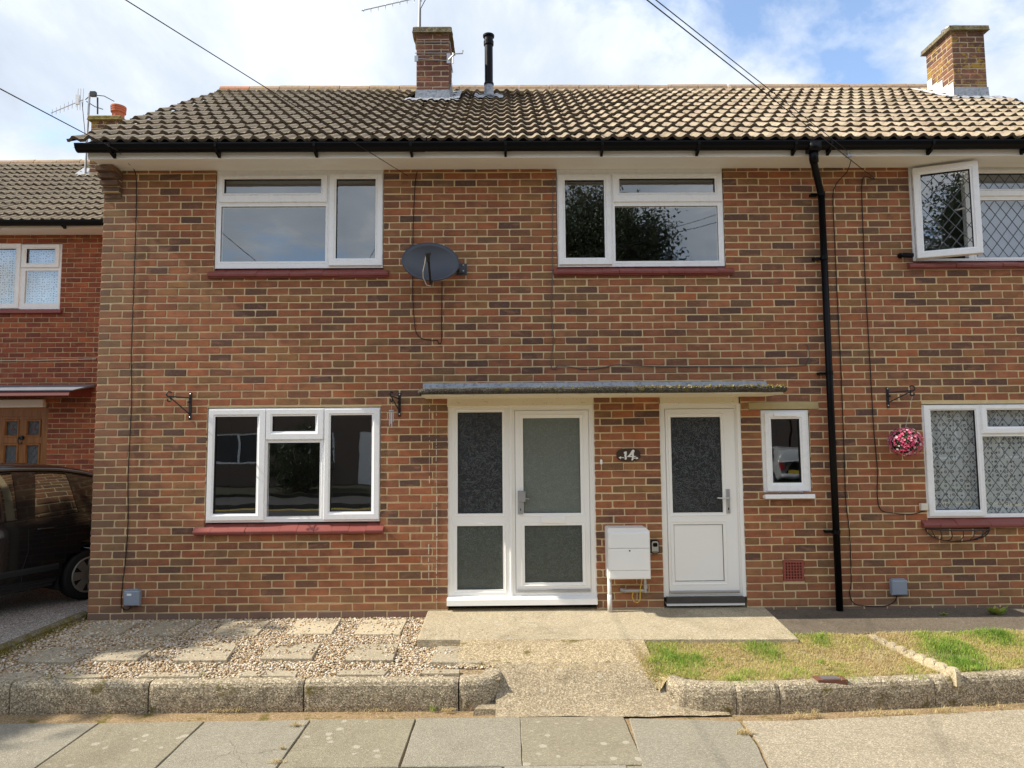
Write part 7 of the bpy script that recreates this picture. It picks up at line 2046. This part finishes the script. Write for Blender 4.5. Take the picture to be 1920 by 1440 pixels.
# ------------------------------------------------------------------ trees, and the houses across the road that the panes mirror
def tree(name, label, x, y, z0, trunk_h, crown, n, seed, leaf=0.10, lean=0.0, conical=False):
    t = thing(name, label, 'tree', (x, y, z0))
    rs = np.random.RandomState(seed); rng = random.Random(seed)
    cz, rx, rz = crown
    b = MB(); b.tube([(x, y, z0), (x + 0.05, y, z0 + trunk_h * 0.5), (x + lean, y, z0 + trunk_h), (x + lean, y, cz)], [0.20, 0.15, 0.12, 0.05], 8)
    for k in range(9):
        a = k * 2.4; h = z0 + trunk_h * 0.8 + (cz - z0 - trunk_h * 0.8) * k / 9; l = rx * 0.75
        b.tube([(x + lean, y, h), (x + lean + math.cos(a) * l * 0.5, y + math.sin(a) * l * 0.5, h + l * 0.3), (x + lean + math.cos(a) * l, y + math.sin(a) * l, h + l * 0.7)], [0.06, 0.04, 0.015], 5)
    b.build('trunk', M_BARK, t)
    # leaf clumps inside an uneven crown
    C = []
    nc = 90 if n < 60000 else 260
    while len(C) < nc:
        d = rs.normal(size=3); d /= np.linalg.norm(d); r = rs.uniform(0.35, 1.0) ** 0.6
        zz = d[2] * r
        k = 1.0 if not conical else max(0.15, 0.62 - 0.55 * zz)
        C.append((x + lean + d[0] * r * rx * k, y + d[1] * r * rx * k, cz + zz * rz, rs.uniform(0.25, 0.5) * rx * 0.5))
    C = np.array(C)
    ci = rs.randint(0, nc, n); P = C[ci, :3] + rs.normal(size=(n, 3)) * C[ci, 3:4] * 0.55
    u = rs.normal(size=(n, 3)); u /= np.linalg.norm(u, axis=1)[:, None]; w = rs.normal(size=(n, 3)); w -= u * (u * w).sum(1)[:, None]; w /= np.linalg.norm(w, axis=1)[:, None]
    s = rs.uniform(0.6, 1.2, n)[:, None] * leaf
    Vv = np.stack([P - u * s, P + w * s * 0.5, P + u * s, P - w * s * 0.5], 1).reshape(-1, 3)
    T = (np.array([[0, 1, 2], [0, 2, 3]])[None] + 4 * np.arange(n)[:, None, None]).reshape(-1, 3)
    o = bigmesh('crown', Vv, T, M_LEAF, np.repeat(np.clip(rs.normal(0.45, 0.25, n), 0, 1), 2)); link(o, t)
    return t
# unseen tree added left of the view to shade drive and gravel end
tree('street_tree', 'leafy tree left of the drive whose shade falls on the black car', -14.9, -0.85, -0.05, 5.0, (8.0, 2.4, 2.3), 26000, 3, 0.15)
tree('street_tree', 'tall dark tree across the road mirrored in the upstairs window', 4.2, -26.0, -0.1, 2.5, (7.2, 4.6, 6.4), 150000, 5, 0.10)
tree('street_tree', 'thin leafy tree across the road mirrored at the edge of the upstairs window', 8.9, -24.5, -0.1, 3.0, (6.5, 1.8, 2.6), 16000, 6, 0.085)
tree('bush', 'round bush across the road mirrored in the ground floor window', -7.7, -18.6, -0.1, 0.5, (1.0, 1.25, 1.2), 14000, 7, 0.05)
M_FARB = plain('brown_brick_across_road', (0.17, 0.13, 0.105), 0.95, 0.1, var=0.3, scale=5)
def far_house(label, x0, x1, chim, door, wins):
    t = thing('terraced_house', label, 'house', ((x0 + x1) / 2, -22, -0.1))
    yf = -22.0
    ops = [(d[0], d[1], d[2], d[3]) for d in wins + [door]]
    b = MB(); plate(b, x0, x1, -0.1, 4.7, ops, -yf, -yf + 0.2); b.v = [(x, -y, z) for x, y, z in b.v]; b.f = [f[::-1] for f in b.f]; b.build('wall', M_FARB, t)
    b = MB(); b.box(x0, x1, -28.5, -28.3, -0.1, 4.7); b.box(x0, x0 + 0.1, -28.3, -22.25, -0.1, 4.7); b.box(x1 - 0.1, x1, -28.3, -22.25, -0.1, 4.7); b.build('rear_wall', M_FARB, t)
    b = MB(); b.quad((x1, -21.6, 4.6), (x0, -21.6, 4.6), (x0, -25.2, 7.0), (x1, -25.2, 7.0)); b.quad((x0, -28.8, 4.6), (x1, -28.8, 4.6), (x1, -25.2, 7.0), (x0, -25.2, 7.0)); b.box(x0, x1, -21.75, -21.6, 4.48, 4.62); ro = b.build('roof', M_TILES, t)
    b = MB(); b.box(chim - 0.3, chim + 0.3, -25.4, -24.8, 6.5, 8.2); b.box(chim - 0.36, chim + 0.36, -25.46, -24.74, 8.2, 8.32); b.build('chimney', M_FARB, ro)
    b = MB(); b.lathe([(0.13, 0), (0.11, 0.35), (0.14, 0.37), (0.13, 0.42)], (chim, -25.1, 8.32), n=12); b.build('chimney_pot', M_TERRA, ro)
    for w in wins:
        b = MB(); plate(b, w[0], w[1], w[2], w[3], [(w[0] + .08, (w[0] + w[1]) / 2 - .04, w[2] + .08, w[3] - .08), ((w[0] + w[1]) / 2 + .04, w[1] - .08, w[2] + .08, w[3] - .08)], 22.05, 22.1); b.v = [(x, -y, z) for x, y, z in b.v]; b.f = [f[::-1] for f in b.f]; wn_ = b.build('window', M_UPVC, t)
        b = MB(); b.quad((w[1] - .05, -22.09, w[2] + .05), (w[0] + .05, -22.09, w[2] + .05), (w[0] + .05, -22.09, w[3] - .05), (w[1] - .05, -22.09, w[3] - .05)); b.build('pane', M_FROST_D, wn_)
    b = MB(); b.box(door[0], door[1], -22.12, -22.02, door[2], door[3]); b.build('front_door', M_DOORW, t)
    return t
far_house('brick house with a white door across the road, only mirrored in panes', -14.0, -2.0, -10.2, (-6.2, -5.2, -0.1, 2.1), [(-12.5, -10.0, 0.8, 2.1), (-9.4, -7.2, 0.8, 2.1), (-4.6, -3.0, 0.9, 2.1), (-12.5, -10.5, 3.0, 4.3), (-6.5, -4.5, 3.0, 4.3)])
far_house('third brick house across the road, mirrored in the leaded window', 12.1, 27.0, 19.0, (15.0, 16.0, -0.1, 2.1), [(13.0, 14.4, 0.9, 2.1), (17.0, 19.2, 0.8, 2.1), (21.0, 23.2, 0.8, 2.1), (13.5, 15.5, 3.0, 4.3), (21.0, 23.0, 3.0, 4.3)])
far_house('fourth brick house across the road, furthest left in the mirrored row', -29.0, -14.1, -22.0, (-18.2, -17.2, -0.1, 2.1), [(-16.5, -15.0, 0.9, 2.1), (-21.4, -19.2, 0.8, 2.1), (-26.5, -24.0, 0.8, 2.1), (-18.5, -16.5, 3.0, 4.3), (-26.5, -24.5, 3.0, 4.3)])
far_house('second brick house across the road, mirrored beside the tall tree', -1.9, 12.0, 6.5, (1.0, 2.0, -0.1, 2.1), [(-1.0, 0.6, 0.9, 2.1), (3.0, 5.2, 0.8, 2.1), (7.0, 9.2, 0.8, 2.1), (-0.5, 1.5, 3.0, 4.3), (7.0, 9.0, 3.0, 4.3)])
